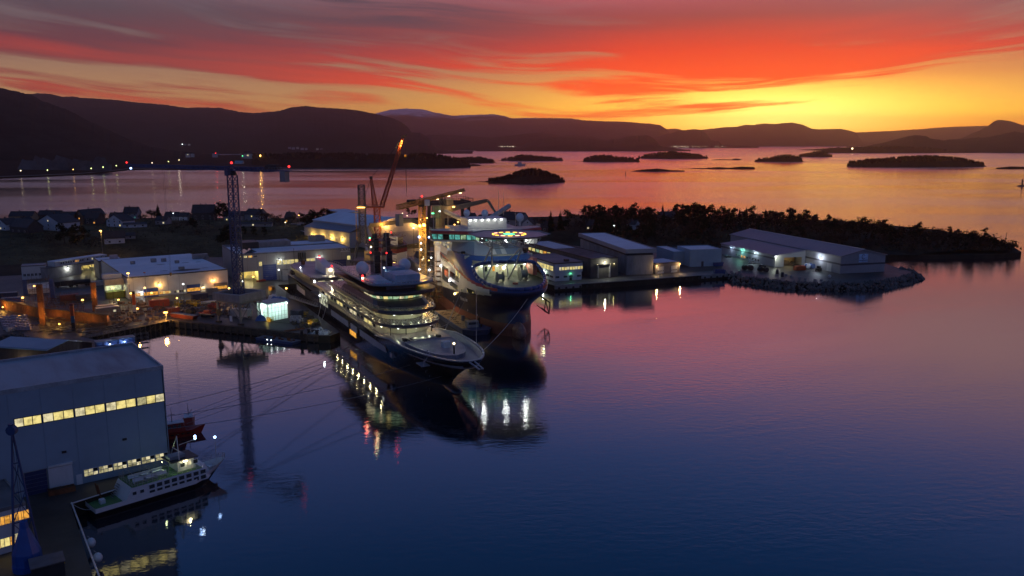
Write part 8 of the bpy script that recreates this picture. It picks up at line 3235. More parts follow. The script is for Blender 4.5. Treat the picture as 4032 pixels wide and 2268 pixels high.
# ------------------------------------------------------------------ cars
car_cols=[mat('car_silver',(.42,.43,.46),.25,.3),mat('car_white',(.6,.6,.62),.25),mat('car_black',(.02,.02,.025),.2),mat('car_blue',(.04,.07,.16),.25),mat('car_grey',(.16,.16,.17),.25,.2),mat('car_red',(.25,.03,.03),.25)]
def car_mesh():
	m=MB()
	m.loft([[(-2.1,-.85,.35),(2.1,-.85,.35),(2.1,.85,.35),(-2.1,.85,.35)],[(-2.2,-.9,.75),(2.2,-.88,.7),(2.2,.88,.7),(-2.2,.9,.75)],[(-2.0,-.85,1.0),(1.1,-.85,.98),(1.1,.85,.98),(-2.0,.85,1.0)]],True,True,True)
	m.loft([[(-1.9,-.82,1.0),(1.0,-.82,.98),(1.0,.82,.98),(-1.9,.82,1.0)],[(-1.4,-.68,1.48),(.2,-.68,1.48),(.2,.68,1.48),(-1.4,.68,1.48)]],True,False,True)
	return m
protos=[]
for i,cm in enumerate(car_cols):
	protos.append(None)
nm=('silver','white','black','dark blue','grey','red')
def car(loc,rz,i,where,group,detail=False,lab=None):
	label=lab or 'small %s car %s' % (nm[i],where)
	if protos[i] is None:
		T=thing('car',label,'car',loc,rz,group)
		car_mesh().build('body',car_cols[i],T)
		m=MB()
		m.loft([[(-1.85,-.84,1.02),(.95,-.84,1.02),(.95,.84,1.02),(-1.85,.84,1.02)],[(-1.5,-.72,1.42),(.3,-.72,1.42),(.3,.72,1.42),(-1.5,.72,1.42)]],True)
		m.build('window',glass_dark,T)
		for x in (-1.35,1.35):
			for s in (-1,1):
				MB().tube((x,s*.72,.32),(x,s*.9,.32),.32,.32,8).build('wheel',black_paint,T)
		MB().box(-1.3,.1,-.62,.62,1.485,1.52).build('roof_frost',snow_m,T)
		protos[i]=T
		return T
	return dup(protos[i],loc,rz,label,None,group)
def lot(p0,p1,n,rows,step,rz,where,group):
	a,b=P(*p0,3),P(*p1,3)
	d=(b-a)/max(1,n-1)
	nrm=Vector((-d.y,d.x,0)).normalized()
	for r_ in range(rows):
		for k in range(n):
			if R.random()<.12:
				continue
			p=a+d*k+nrm*step*r_
			p.z=max(3.0,ground_at(p.x,p.y))+.02
			car(tuple(p),rz+R.uniform(-.06,.06),R.choice((0,0,1,1,2,3,4,4,5)),where,group)
lot((1175,928),(1262,917),13,2,7.0,1.75,'in the rows behind the low snow-roofed store','cars behind the store')
lot((1275,893),(1356,885),10,3,7.5,1.75,'in the upper rows of the car park by the pine clump','cars in the upper car park')
lot((1303,934),(1316,905),6,2,7.0,.25,'in the columns of the car park left of the gabled hall','cars by the gabled hall')
lot((1336,930),(1346,905),5,1,7.0,.25,'in the columns of the car park left of the gabled hall','cars by the gabled hall')
lot((1420,868),(1450,866),4,2,7.0,1.7,'beyond the gabled hall by the far sheds','cars by the far sheds')
a=P(2962,1037,3)
car((a.x,a.y,3.02),.35,1,'','parked cars by the net hall',lab='white car parked alone on the wet forecourt of the long right-hand hall')
a=P(2866,1014,3)
car((a.x,a.y,3.02),.2,2,'','parked cars by the net hall',lab='black car with a glinting windscreen at the back of the forecourt')
a=P(3003,1052,3)
car((a.x,a.y,3.02),-.5,2,'','parked cars by the net hall',lab='dark car near the wall right of the white car')
# spools, blocks and bins on the right-hand forecourt
for k,(px,py,r_,lab) in enumerate(((2932,1063,1.5,'leftmost dark net drum by the shore'),(2955,1064,1.5,'second dark net drum by the shore'),(2993,1069,1.4,'third dark net drum by the shore'),(3015,1071,1.4,'fourth dark net drum by the shore, rightmost of the group'))):
	q=P(px,py,3)
	T=thing('net_drum',lab,'drum',q,.4,'net drums by the shore')
	for y in (-.9,.9):
		m=MB()
		m.tube((0,y-.12,r_),(0,y+.12,r_),r_,r_,16)
		m.build('flange',steel_dark,T)
	MB().tube((0,-.78,r_),(0,.78,r_),r_*.8,r_*.8,14).build('core',black_paint,T)
for k,(px,py) in enumerate(((2858,1074),(2880,1074),(2912,1074),(3080,1090),(3095,1086),(3115,1092),(3148,1098),(3170,1102),(3208,1106),(3233,1107),(3060,1078))):
	q=P(px,py,3)
	tall=px in (3060,3080)
	m=MB().loft([[(-.7,-.5,0),(.7,-.5,0),(.7,.5,0),(-.7,.5,0)],[(-.62,-.42,2.6 if tall else 1.0),(.62,-.42,2.6 if tall else 1.0),(.62,.42,2.6 if tall else 1.0),(-.62,.42,2.6 if tall else 1.0)]],True,True,True)
	tag(m.build('concrete_block',conc_wall if not tall else steel_dark,None,tuple(q)),'low concrete edge block along the rocky shore' if not tall else 'tall dark block at the shore beside the net drums','block','edge blocks along the shore' if not tall else 'tall shore blocks')
container(3148,1064,6.4,2.6,2.6,c_orange,'orange-brown open container in front of the loading bay',.25)
for px,lab,m_ in ((3178,'white-rimmed net reel beside the orange-brown container',white_wall),(3196,'blue net reel glinting beside the orange-brown container',c_blue)):
	q=P(px,1058,3)
	T=thing('net_reel',lab,'reel',q,.3)
	for y in (-1.2,1.2):
		MB().tube((0,y-.1,1.7),(0,y+.1,1.7),1.6,1.6,14).build('flange',m_,T)
	MB().tube((0,-1.1,1.7),(0,1.1,1.7),1.1,1.1,12).build('core',mat('reel_blue',(.03,.16,.5),.4),T)
q=P(3222,1068,3)
T=thing('loader','dark forklift loader with long forks on the forecourt','forklift',q,-2.4)
MB().box(-2,1.4,-1.1,1.1,.6,1.8).build('chassis',black_paint,T)
MB().box(-1.2,.6,-.9,.9,1.802,3.2).build('cab',glass_dark,T)
MB().box(1.4,5.2,-.7,-.5,.2,.35).box(1.4,5.2,.5,.7,.2,.35).build('fork',steel_dark,T)
for x in (-1.3,1.0):
	for s in (-1,1):
		MB().tube((x,s*.9,.6),(x,s*1.25,.6),.6,.6,10).build('wheel',black_paint,T)
q=P(3266,1094,3)
T=thing('boat_buoy','pale round float on the shore right of the edge blocks','float',q)
MB().ball((0,0,.9),.95,12).build('float_body',cab_m,T)
MB().lathe([(.5,0),(.35,.2)],(0,0,0),8).build('foot',steel_dark,T)
# road, verge and street lamps of the settlement
for k,(px,py,ty,b,col,pw,lab) in enumerate(((407,870,845,B_SOD,(1,.6,.1),500,'yellow street lamp among the houses beside the tall dark-roofed house'),(684,862,840,B_WHT,(.8,.85,1),200,'white street lamp by the grey house near the spruce'),(963,868,842,B_SOD,(1,.55,.25),250,'orange street lamp above the grey two-storey houses'),
                                         (1179,880,848,B_SOD,(1,.6,.3),350,'tall orange street lamp left of the pine clump'),(1376,868,855,B_SOD,(1,.5,.3),250,'street lamp by the far red-lit sheds'),(1125,890,876,B_WRM,(1,.7,.35),200,'bright low lamp by the bare trees'),(1604,868,850,B_WRM,(1,.6,.3),150,'lamp by the trees behind the gabled hall'),(2418,905,889,B_WHT,(.95,1,.95),90,'tiny white lamp among the dark trees behind the warehouse'),(1585,850,840,B_WRM,(1,.8,.3),500,'yellow-lit lamp on the gabled hall ridge'))):
	lamp_mast(px,py,ty,b,col,pw,lab,.42,zb=ground_at(*xy(P(px,py,8))))
fr=Frame(P(1070,908,3),P(1440,890,3))
m=MB()
m.box(0,fr.len,0,8,0,.03)
o=m.build('road',mat('wet_road',(.07,.066,.066),.35,var=.3,scale=.1),None,(fr.o.x,fr.o.y,3.6))
o.rotation_euler.z=fr.rz
tag(o,kind='structure')
# ------------------------------------------------------------------ islands, skerries and the wooded spit
isl_m=hill_mat('island_heath',(.014,.014,.012),(.032,.028,.022),.03)
def far_pt(px,py):
	return P(px,py,0)
def island(name,pts_top,base_l,base_r,lab,trees=0,depth=.35,cat='island',hscale=1.0,seed=0.0,cols=60,tree_h=7.0):
	"""low island whose outline passes through pts_top (photo pixels); it stands on the waterline between base_l and base_r"""
	ya=(base_l[1]+base_r[1])/2
	A,B=far_pt(base_l[0],ya),far_pt(base_r[0],ya)
	L=(B-A).length
	d=(B-A).normalized()
	nrm=Vector((-d.y,d.x,0))
	w=L*depth*.5
	mb=MB()
	crest=[]
	for i in range(cols+1):
		t=i/cols
		c=A+d*(L*t)+nrm*w
		px=base_l[0]+(base_r[0]-base_l[0])*t
		z=PY(px,interp(pts_top,px),c.y).z if pts_top[0][0]<=px<=pts_top[-1][0] else .2
		crest.append((c,max(.2,z*hscale)))
	rows=9
	rings=[]
	for j in range(rows+1):
		s=-1+2*j/rows
		r=[]
		for i,(c,z) in enumerate(crest):
			t=i/cols
			ww=w*math.sqrt(max(.004,1-(2*t-1)**2))
			k=max(0.,1-s*s)**.7
			n_=noise.noise(Vector((c.x*.02+seed,s*2,seed)))
			zz=z*k*(1+.25*n_*(1-k))-.6*(1-k)
			q=c+nrm*(ww*s*(1+.1*n_))
			r.append((q.x,q.y,zz if j not in (0,rows) else-.8))
		rings.append(r)
	mb.loft(rings,closed=False)
	c0=A
	mb.v=[(x-c0.x,y-c0.y,z) for x,y,z in mb.v]
	o=mb.build(name,isl_m,None,(c0.x,c0.y,0),smooth=True)
	o['kind']='structure'
	o['label']=lab
	if trees:
		m=MB()
		r=random.Random(int(seed*10)+5)
		for k in range(trees):
			t=r.betavariate(1.6,1.6)
			s=r.uniform(-.75,.5)
			i=min(cols,int(t*cols))
			c,z=crest[i]
			if z<2:
				continue
			ww=w*math.sqrt(max(.004,1-(2*t-1)**2))
			kz=max(0.,1-s*s)**.7
			q=c+nrm*(ww*s)
			hh=tree_h*r.uniform(.35,1.1)
			base=Vector((q.x-c0.x,q.y-c0.y,z*kz*.95-hh*.25))
			wd=hh*r.uniform(.22,.40)
			for a_ in range(5):
				an=a_*2.1+r.random()
				e=Vector((math.cos(an),math.sin(an),0))*wd
				zc=hh*r.uniform(.35,.75)
				m.tri(base+e*.5,base+Vector((-e.y*.8,e.x*.8,zc)),base+Vector((r.uniform(-.2,.2)*wd,0,hh*r.uniform(.7,1))))
				m.tri(base+e+Vector((0,0,zc)),base-e*.6+Vector((0,0,zc*.8)),base+Vector((0,0,hh*r.uniform(.75,1.05))))
		f=m.build('wood',mat('island_wood',(.020,.020,.014),1,var=.4,scale=.05,spec=.02),None,(c0.x,c0.y,0))
		f['kind']='stuff'
	return o
island('island',[(1878,722),(1930,710),(1985,702),(2040,680),(2070,670),(2092,668),(2130,670),(2170,685),(2200,698),(2229,711)],(1868,728),(2233,712),'nearest wooded island in the red water',420,.5,seed=1.1,tree_h=9)
island('island',[(1943,636),(2000,626),(2040,616),(2069,614),(2110,618),(2155,622),(2190,624),(2218,629)],(1938,637),(2222,630),'low wooded island behind the passing boat',260,.3,seed=2.1,tree_h=14)
island('island',[(2258,640),(2290,638),(2320,622),(2345,616),(2380,615),(2410,616),(2440,622),(2480,625),(2524,628)],(2252,644),(2526,630),'left one of the two long islands in mid channel',260,.3,seed=3.1,tree_h=13)
island('island',[(2510,626),(2540,616),(2580,608),(2620,604),(2650,601),(2690,605),(2740,611),(2798,618)],(2505,629),(2800,620),'right one of the two long islands in mid channel',260,.3,seed=4.1,tree_h=17)
island('skerry',[(2476,676),(2520,670),(2560,666),(2592,664),(2630,668),(2660,671),(2701,671)],(2474,678),(2704,674),'low skerry in front, left half',60,.3,seed=5.1,tree_h=3.5)
island('skerry',[(2677,669),(2720,664),(2750,662),(2790,662),(2840,658),(2880,661),(2930,656),(2980,658)],(2675,670),(2985,661),'low skerry in front, right half',60,.25,seed=6.1,tree_h=3.5)
island('island',[(2983,629),(3030,624),(3070,616),(3098,612),(3130,613),(3158,618),(3172,636),(3230,638)],(2981,633),(3235,641),'dark island near the right-hand town, front one',140,.3,seed=7.1,tree_h=11)
island('island',[(3150,616),(3180,608),(3232,598),(3262,605),(3284,614)],(3146,619),(3288,617),'dark island near the right-hand town, back one',110,.3,seed=8.1,tree_h=15)
island('skerry',[(2809,629),(2840,627),(2880,628),(2900,624),(2922,627)],(2806,631),(2925,629),'flat skerry right of the mid-channel islands',0,.25,seed=9.1)
island('island',[(3300,646),(3400,641),(3450,636),(3498,632),(3560,628),(3643,621),(3722,617),(3787,621),(3840,626),(3878,632),(3932,646),(3960,660)],(3395,652),(3960,664),'broad dark wooded island below the right-hand peak',700,.5,seed=10.1,cols=90,tree_h=13)
island('island',[(3270,587),(3290,584),(3340,581),(3400,580),(3460,579),(3560,578),(3680,582),(3760,592),(3850,598)],(3262,600),(3860,606),'flat inhabited foreland in front of the right-hand hill',380,.3,seed=11.1,cols=80,tree_h=16)
island('skerry',[(3940,660),(4000,655),(4060,657),(4120,660)],(3935,664),(4150,666),'low skerry at the right edge beyond the broad island',0,.25,seed=12.1)
island('spit',[(960,606),(1060,612),(1100,606),(1179,605),(1250,610),(1330,606),(1417,611),(1480,612),(1560,614),(1620,609),(1660,608),(1700,611),(1752,621),(1790,628),(1842,641)],(930,668),(1848,655),'long wooded spit below the left mountain',1500,.32,seed=13.1,cols=140,tree_h=13)
island('spit',[(1790,630),(1827,628),(1860,625),(1892,624),(1920,631),(1950,638)],(1785,640),(1955,641),'far end of the wooded spit',200,.3,seed=14.1,tree_h=15)
island('skerry',[(1841,650),(1862,645),(1892,649)],(1838,653),(1896,652),'small skerry at the tip of the wooded spit',0,.3,seed=15.1)
# near left shore: a low road shelf at the foot of the dark hill
A=[P(px,py,0) for px,py in ((-420,724),(0,703),(150,697),(326,689),(420,680),(505,670),(600,668),(760,670),(960,667),(1110,664))]
m=MB()
poly=[(p.x,p.y) for p in A]+[(p.x*1.35,p.y*1.35) for p in reversed(A)]
n_=len(A)
front=[(p.x,p.y,-1) for p in A]
mid_=[(p.x,p.y,3.5) for p in A]
mid2=[(p.x*1.012,p.y*1.012,4.2) for p in A]
back_=[(p.x*1.45,p.y*1.45,26) for p in A]
m.loft([front,mid_,mid2,back_],closed=False)
tag(m.build('shore',isl_m,smooth=False),kind='structure')
m=MB()
m.loft([[(p.x*1.002,p.y*1.002,3.7) for p in A],[(p.x*1.008,p.y*1.008,4.1) for p in A]],closed=False)
tag(m.build('coast_road',mat('pale_road',(.16,.15,.14),.6)),kind='structure')
# bare cliffs above the coast road
m=MB()
for k in range(40):
	px=R.uniform(60,400)
	p=P(px,690-px*.012,0)*1.03
	s=R.uniform(10,26)
	b=Vector((p.x,p.y+30,6))
	m.add([b+Vector((-s,0,0)),b+Vector((s,0,0)),b+Vector((s*.6,14,s*R.uniform(.8,1.6))),b+Vector((-s*.5,14,s*R.uniform(.8,1.8)))],[(0,1,2,3)])
tag(m.build('cliff_rock',mat('pale_cliff',(.10,.09,.09),.9,var=.5,scale=.05)),kind='stuff')
# street lamps along the coast road
for k,(px,py,b,col) in enumerate(((85,672,B_WRM,0),(190,670,B_GRN,0),(291,667,B_SOD,0),(362,663,B_GRN,0),(409,658,B_GRN,0),(461,652,B_GRN,0),(602,641,B_WRM,0),(666,636,B_GRN,0))):
	yb=703-px*.045 if px<420 else 684-(px-420)*.06
	p=P(px,yb,0)*1.008
	h=max(9,PY(px,py,p.y).z-4)
	T=thing('street_lamp','street lamp on the coast road under the dark hill, %s from the left' % ('first','second','third','fourth','fifth','sixth','seventh','eighth')[k],'street lamp',(p.x,p.y,4),0,'street lamps on the coast road')
	MB().tube((0,0,0),(0,0,h),.25,.15,5).build('pole',steel_dark,T)
	MB().ball((0,-1,h),1.25,6).build('lamp_head',glow('far_lamp_%s' % b.name,{'lamp_warm':(1,.8,.5),'lamp_green':(.9,1,.35),'lamp_sodium':(1,.55,.15)}[b.name],5),T)
# settlement across the sound
far_white=mat('far_house_white',(.45,.46,.48),.8)
spots=[(978,607,30),(960,610,16),(1000,609,14),(740,606,16),(758,606,12),(846,605,18),(943,652,30),(1050,650,26),(1040,620,14),(985,612,12),(715,568,12),(728,568,10),(745,568,9),
         (1140,580,10),(1155,581,12),(1172,580,10),(1190,583,12),(1205,584,9),(1250,585,10),(1266,586,11),(1282,586,9),(1310,583,12),(1445,584,9),(1500,583,9),(1515,584,8)]
for k,(px,py,w) in enumerate(spots):
	yd=2700 if py>600 else 5700
	p=PY(px,py,yd)
	s=w/3250*yd*.5
	zb=max(3,p.z-s*.5)
	T=thing('far_house',('pale house across the sound on the slope below the left mountain' if yd<3000 else 'tiny pale house in the far village under the left mountain'),'house',(p.x,yd,zb-8),0,'houses across the sound' if yd<3000 else 'houses of the far village')
	MB().box(-s,s,-s*.5,s*.5,0,8+s*.6).build('wall',far_white if px !=943 else white_wall,T)
	m=MB()
	zt_=8+s*.6
	m.add([(-s*1.1,-s*.6,zt_),(s*1.1,-s*.6,zt_),(s*1.1,s*.6,zt_),(-s*1.1,s*.6,zt_),(-s*1.1,0,zt_+s*.7),(s*1.1,0,zt_+s*.7)],[(0,1,5,4),(2,3,4,5),(0,4,3),(1,2,5)])
	m.build('roof',tile_m if px !=943 else mat('teal_roof',(.15,.4,.5),.5),T)
	if k % 3==0:
		MB().box(-s*.25,s*.25,-s*.5-.4,-s*.5-.05,8.5,8.5+s*.3).build('window',W_CRM,T)
for k,(px,py,col,r,lab) in enumerate(((1025,613,B_SOD,2.6,'big orange floodlight by the pale houses across the sound'),(849,603,B_RED,1.6,'red light across the sound'),(955,614,B_GRN,1.3,'yellowish light left of the pale houses across the sound'),(1038,648,B_WHT,1.5,'white light at the boathouses across the sound'),(718,568,B_WHT,3.0,'pale light of the far village below the mountain'),(705,630,B_WRM,1.2,'small light on the slope across the sound'),
                                           (1237,655,B_RED,.9,'red beacon light at the foot of the wooded spit'),(1260,652,B_WHT,.8,'white beacon light at the foot of the wooded spit'),(3356,585,B_WRM,6.0,'bright window glint on the foreland at the right'))):  # the foreland window glint is put in as a glowing ball on a pole
	yd=2650 if 600<py else 5600
	if px>3000:
		yd=6000
	p=PY(px,py,yd)
	T=thing('far_lamp',lab,'lamp',(p.x,yd,max(2,p.z-8)))
	MB().tube((0,0,0),(0,0,7.6),.3,.2,4).build('pole',steel_dark,T)
	MB().ball((0,0,8),r,6).build('lamp_head',col,T)
	lamp((0,-4,9),{'lamp_sodium':(1,.5,.1),'lamp_red':(1,.05,.05)}.get(col.name,(1,.9,.7)),9000 if r>2 else 1500,1,parent=T)
# lights of the towns along the far shores: too many and too small to part
m=MB()
for k in range(150):
	if k<60:
		px,py,yd=R.uniform(3480,4032),0,6900
		py=R.uniform(566,586)
	elif k<120:
		px,py,yd=R.uniform(2640,2860),R.uniform(575,580),11000
		if R.random()<.5:
			px=R.uniform(2640,2740)
	else:
		px,py,yd=R.uniform(1960,2030),R.uniform(575,579),7200
	p=PY(px,py,yd)
	s=yd*R.uniform(.0002,.00055)
	m.obox((p.x,p.y,p.z),s,s,s)
tag(m.build('town_lights',glow('far_town_light',(1,.8,.6),1.6)),kind='stuff')
# ------------------------------------------------------------------ vessels and marks on the water
def small_boat(name,lab,loc,rz,s,hullm,cabm,wake=0):
	T=thing(name,lab,'boat',loc,rz)
	m=MB()
	lo=[(-6,-1.3,-.5),(4,-1.2,-.5),(7,0,-.3),(4,1.2,-.5),(-6,1.3,-.5)]
	hi=[(-6.4,-2,1.6),(4.4,-1.9,1.9),(8.4,0,2.5),(4.4,1.9,1.9),(-6.4,2,1.6)]
	sc=lambda L:[tuple(c*s for c in p) for p in L]
	m.loft([sc(lo),sc(hi)],True,True,True)
	m.build('hull',hullm,T)
	m=MB()
	m.loft([sc([(-2.5,-1.4,1.75),(3,-1.4,1.9),(3,1.4,1.9),(-2.5,1.4,1.75)]),sc([(-2.3,-1.2,4.2),(2.2,-1.2,4.2),(2.2,1.2,4.2),(-2.3,1.2,4.2)])],True,True,True)
	m.build('wheelhouse',cabm,T)
	MB().box(-2.6*s,2.6*s,-1.4*s,1.4*s,4.21*s,4.4*s).build('roof',white_wall,T)
	m=MB()
	for k in range(3):
		m.box((-1.8+1.3*k)*s,(-.9+1.3*k)*s,-1.42*s,-1.3*s,2.9*s,3.8*s)
	m.build('window',glass_dark,T)
	m=MB()
	m.tube((-.5*s,0,4.3*s),(-.5*s,0,8.5*s),.12*s,.05*s,5)
	m.bar((-1.4*s,0,6.6*s),(.4*s,0,6.6*s),.1*s)
	m.build('mast',steel_dark,T)
	m=MB()
	for y in (-1.9,1.9):
		m.bar((-6*s,y*s,2.5*s),(-2.6*s,y*s,2.5*s),.08*s)
		for x in (-6,-4.3,-2.6):
			m.bar((x*s,y*s,1.6*s),(x*s,y*s,2.5*s),.08*s)
	m.build('railing',steel_grey,T)
	return T
q=P(2046,652,0)
T=small_boat('ferry_boat','white fast ferry with a long wake crossing the red water',(q.x,q.y,0),.12,2.6,white_wall,white_wall)
m=MB()
for k in range(40):
	t=k/40
	w0,w1=4+26*t,4+26*(t+.025)
	x0,x1=-18-520*t,-18-520*(t+.025)
	m.quad((x0,-w0,.03+.0004*k),(x1,-w1,.03+.0004*k),(x1,-w1+3.5*(1-t),.03+.0004*k),(x0,-w0+3.5*(1-t),.03+.0004*k))
	m.quad((x0,w0*.6,.03+.0004*k),(x1,w1*.6,.03+.0004*k),(x1,w1*.6-3.0*(1-t),.03+.0004*k),(x0,w0*.6-3.0*(1-t),.03+.0004*k))
m.build('wake',mat('wake_foam',(.35,.33,.36),.5,var=.4,scale=.05),T,kind='stuff')
red_h=paint('tug_red',(.30,.03,.02))
for px,py,s,rz,lab in ((706,1730,.95,.5,'red tug peeping out from behind the near hall, the nearer one'),(762,1692,.80,-1.2,'red tug with white rails behind the near hall, the farther one')):
	q=P(px,py,0)
	T=small_boat('tug',lab,(q.x-2,q.y+2,0),rz,s,red_h,red_h)
	m=MB()
	for k in range(8):
		m.lathe([(.25,-.1),(.42,-.1),(.42,.1),(.25,.1)],((-5+1.4*k)*s,-2.05*s,1.2*s),8)
	m.build('tyre_fender',black_paint,T,kind='stuff')
	m=MB()
	m.bar((-3*s,0,1.8*s),(-4.5*s,0,5.4*s),.2*s)
	m.bar((-4.5*s,-1,1.8*s),(-4.5*s,1,5.0*s),.15*s)
	m.build('derrick',rust,T)
# beacon on its rock at the right edge and the poles off the headland
q=P(4024,733,0)
T=thing('beacon','small lighthouse beacon on a rock at the right edge of the water','beacon',(q.x,q.y,0))
m=MB()
m.lathe([(9,-.5),(8,.8),(4.5,1.8),(1.5,2.3)],(0,0,0),9,False,True)
m.build('rock',rock_m,T)
MB().lathe([(1.4,2.2),(1.0,8.5),(1.8,8.6),(1.8,9.4),(1.2,9.5),(1.2,11.6),(.2,13)],(0,0,0),8).build('tower',mat('beacon_dark',(.06,.05,.05),.7),T)
for px,py,ty,lab,zb in ((3953,977,923,'leaning marker post with a lantern on the point of the headland',1.6),(2463,690,672,'thin marker pole standing in the water left of the skerries',-1)):
	q=P(px,py,max(0,zb))
	h=PY(px,ty,q.y).z
	T=thing('marker_post',lab,'marker',(q.x,q.y,zb))
	MB().tube((0,0,0),(.9 if zb>0 else 0,0,h),.3 if zb>0 else .7,.16 if zb>0 else .5,5).build('pole',steel_dark,T)
	MB().box(.2,1.2,-.5,.5,h*.55,h*.55+1.0) .build('lantern',black_paint,T)
# passenger ferry at the near quay
A,B=P(352,2030,0),P(890,1868,0)
fr=Frame(A,B)
Lf=fr.len
T=thing('passenger_ferry','white and black passenger ferry with green decks moored below the near hall','ferry',(fr.o.x,fr.o.y,0),fr.rz)
bw=4.0
hb=lambda u:bw*min(1,max(.0,(Lf-u)/(Lf*.30)))**.62 if u>Lf*.70 else bw
sh=lambda u:2.7+1.7*sm(u,Lf*.70,Lf)
rk=lambda u:4.5*sm(u,Lf*.72,Lf)
us_=[0,Lf*.2,Lf*.4,Lf*.6,Lf*.7,Lf*.78,Lf*.86,Lf*.92,Lf*.965,Lf*.99,Lf]
m=MB()
for s in (-1,1):
	m.loft([[(u-rk(u)*(1-f),s*hb(u)*(.86 if z<1 else 1),z if z<1 else sh(u)*f) for u in us_] for z,f in ((-.6,0),(.2,.1),(1,.62))],closed=False)
m.add([(0,-bw*.86,-.6),(0,bw*.86,-.6),(0,bw,sh(0)*.62),(0,-bw,sh(0)*.62)],[(0,1,2,3)])
m.build('hull',black_paint,T,smooth=False)
m=MB()
for s in (-1,1):
	m.loft([[(u-rk(u)*(1-f),s*hb(u)*1.004,sh(u)*f) for u in us_] for f in (.62,1.0)],closed=False)
m.add([(-.02,-bw,sh(0)*.62),(-.02,bw,sh(0)*.62),(-.02,bw,sh(0)),(-.02,-bw,sh(0))],[(0,1,2,3)])
m.build('topsides',mat('ferry_white',(.62,.65,.68),.4,var=.12,scale=.4),T)
dk=mat('ferry_green_deck',(.07,.20,.07),.6,var=.35,scale=.8)
MB().prism([(u-rk(u)*.62,-hb(u)*.93) for u in us_]+[(u-rk(u)*.62,hb(u)*.93) for u in reversed(us_)],1.9,2.0).build('main_deck',dk,T)
fw=MATS['ferry_white']
m=MB()
s0,s1=Lf*.20,Lf*.80
m.loft([[(s0,-bw*.96,2.0),(s1,-bw*.96,2.0),(s1+2,-1.5,2.0),(s1+2,1.5,2.0),(s1,bw*.96,2.0),(s0,bw*.96,2.0)],[(s0+1.5,-bw*.95,4.9),(s1-1.2,-bw*.95,4.9),(s1+.4,-1.4,4.9),(s1+.4,1.4,4.9),(s1-1.2,bw*.95,4.9),(s0+1.5,bw*.95,4.9)]],True,True,True)
m.build('saloon',fw,T)
MB().box(s0+1.6,s1-1.2,-bw*.94,bw*.94,4.902,4.96).build('upper_deck',dk,T)
F=Face(T,(0,-bw*.955,0))
nW=8
w0,w1=Lf*.36,Lf*.79
for k in range(nW):
	for r_ in range(2):
		du=(w1-w0)/nW
		window(F,w0+du*k+.18,2.25+1.28*r_,du-.36,1.0,glass_dark,1,1,fw,True,.1)
for k in range(2):
	window(F,Lf*.25+k*1.6,3.2,.9,.8,glass_dark,1,1,fw,True,.08)
# wheelhouse
h0,h1=Lf*.60,Lf*.73
m=MB()
m.loft([[(h0,-2.4,4.97),(h1,-2.4,4.97),(h1+.6,-1.2,4.97),(h1+.6,1.2,4.97),(h1,2.4,4.97),(h0,2.4,4.97)],[(h0,-2.3,7.4),(h1-.3,-2.3,7.4),(h1+.1,-1.1,7.4),(h1+.1,1.1,7.4),(h1-.3,2.3,7.4),(h0,2.3,7.4)]],True,True,True)
m.build('wheelhouse',fw,T)
MB().box(h0-1.6,h1+.7,-2.7,2.7,7.402,7.62).build('wheelhouse_roof',steel_dark,T)
F=Face(T,(0,-2.4,0))
for k in range(3):
	window(F,h0+.5+k*1.5,5.9,1.1,1.0,(glass_dark,W_CRM,glass_dark)[k],1,1,fw,True,.08)
MB().box(h0+1.2,h0+2.1,-2.75,-2.5,7.0,7.35).build('deck_lamp',B_WRM,T)
lamp((h0+1.6,-3.4,6.9),(1,.92,.5),90,.15,parent=T)
lamp((h0-2.5,0,7.4),(.8,1,.5),60,.15,parent=T)
m=MB()
for s in (-1,1):
	m.tube((h0+.5,s*2.2,7.6),(h0+1.2,0,12.5),.12,.1,6)
m.bar((h0+1,-2.2,9.3),(h0+1,2.2,9.3),.12)
m.bar((h0+1,-1.4,10.8),(h0+4.8,-1.4,11.2),.12)
m.build('mast',yrail,T)
MB().box(h0-1.2,h0+2.4,-1.2,1.2,7.63,8.3).build('life_raft',mat('raft_grey',(.2,.24,.28),.6),T)
for (u,v,z,lab) in ((h0+4.8,-1.4,11.4,'masthead_light'),):
	for dz in (0,.5):
		MB().ball((u,v,z+dz),.3,8).build('masthead_light',B_BLU,T)
	lamp((u+.4,v-.5,z),(.6,.75,1),30,.2,parent=T)
MB().tube((Lf*.93,0,4.2),(Lf*.93,0,9.6),.08,.05,5).build('jackstaff',yrail,T)
MB().ball((Lf*.93,0,9.9),.33,8).build('masthead_light',B_BLU,T)
# rails, benches, stern gear
m=MB()
def rl(a,b,z,n):
	for dz in (.4,.75,1.1):
		m.bar((a[0],a[1],z+dz),(b[0],b[1],z+dz),.05)
	for k in range(n+1):
		x,y=a[0]+(b[0]-a[0])*k/n,a[1]+(b[1]-a[1])*k/n
		m.bar((x,y,z),(x,y,z+1.1),.06)
for s in (-1,1):
	rl((s0+1.7,s*bw*.92),(s1-1.4,s*bw*.92),4.96,14)
rl((s0+1.7,-bw*.92),(s0+1.7,bw*.92),4.96,5)
for s in (-1,1):
	for k in range(5,10):
		u0_,u1_=us_[k],us_[k+1] if k<10 else Lf
		rl((u0_,s*hb(u0_)*.97),(u1_,s*hb(u1_)*.97),sh(u0_),1)
m.build('railing',yrail,T)
for r_ in range(3):
	for k in range(2):
		u,v=Lf*(.33+.075*r_),-1.9+2.6*k
		m=MB()
		m.box(u-1.4,u+1.4,v-.3,v+.3,5.3,5.42).box(u-1.4,u+1.4,v+.3,v+.4,5.4,6.0).box(u-1.3,u-1.2,v-.3,v+.3,4.96,5.3).box(u+1.2,u+1.3,v-.3,v+.3,4.96,5.3)
		m.build('bench',fw,T)
m=MB()
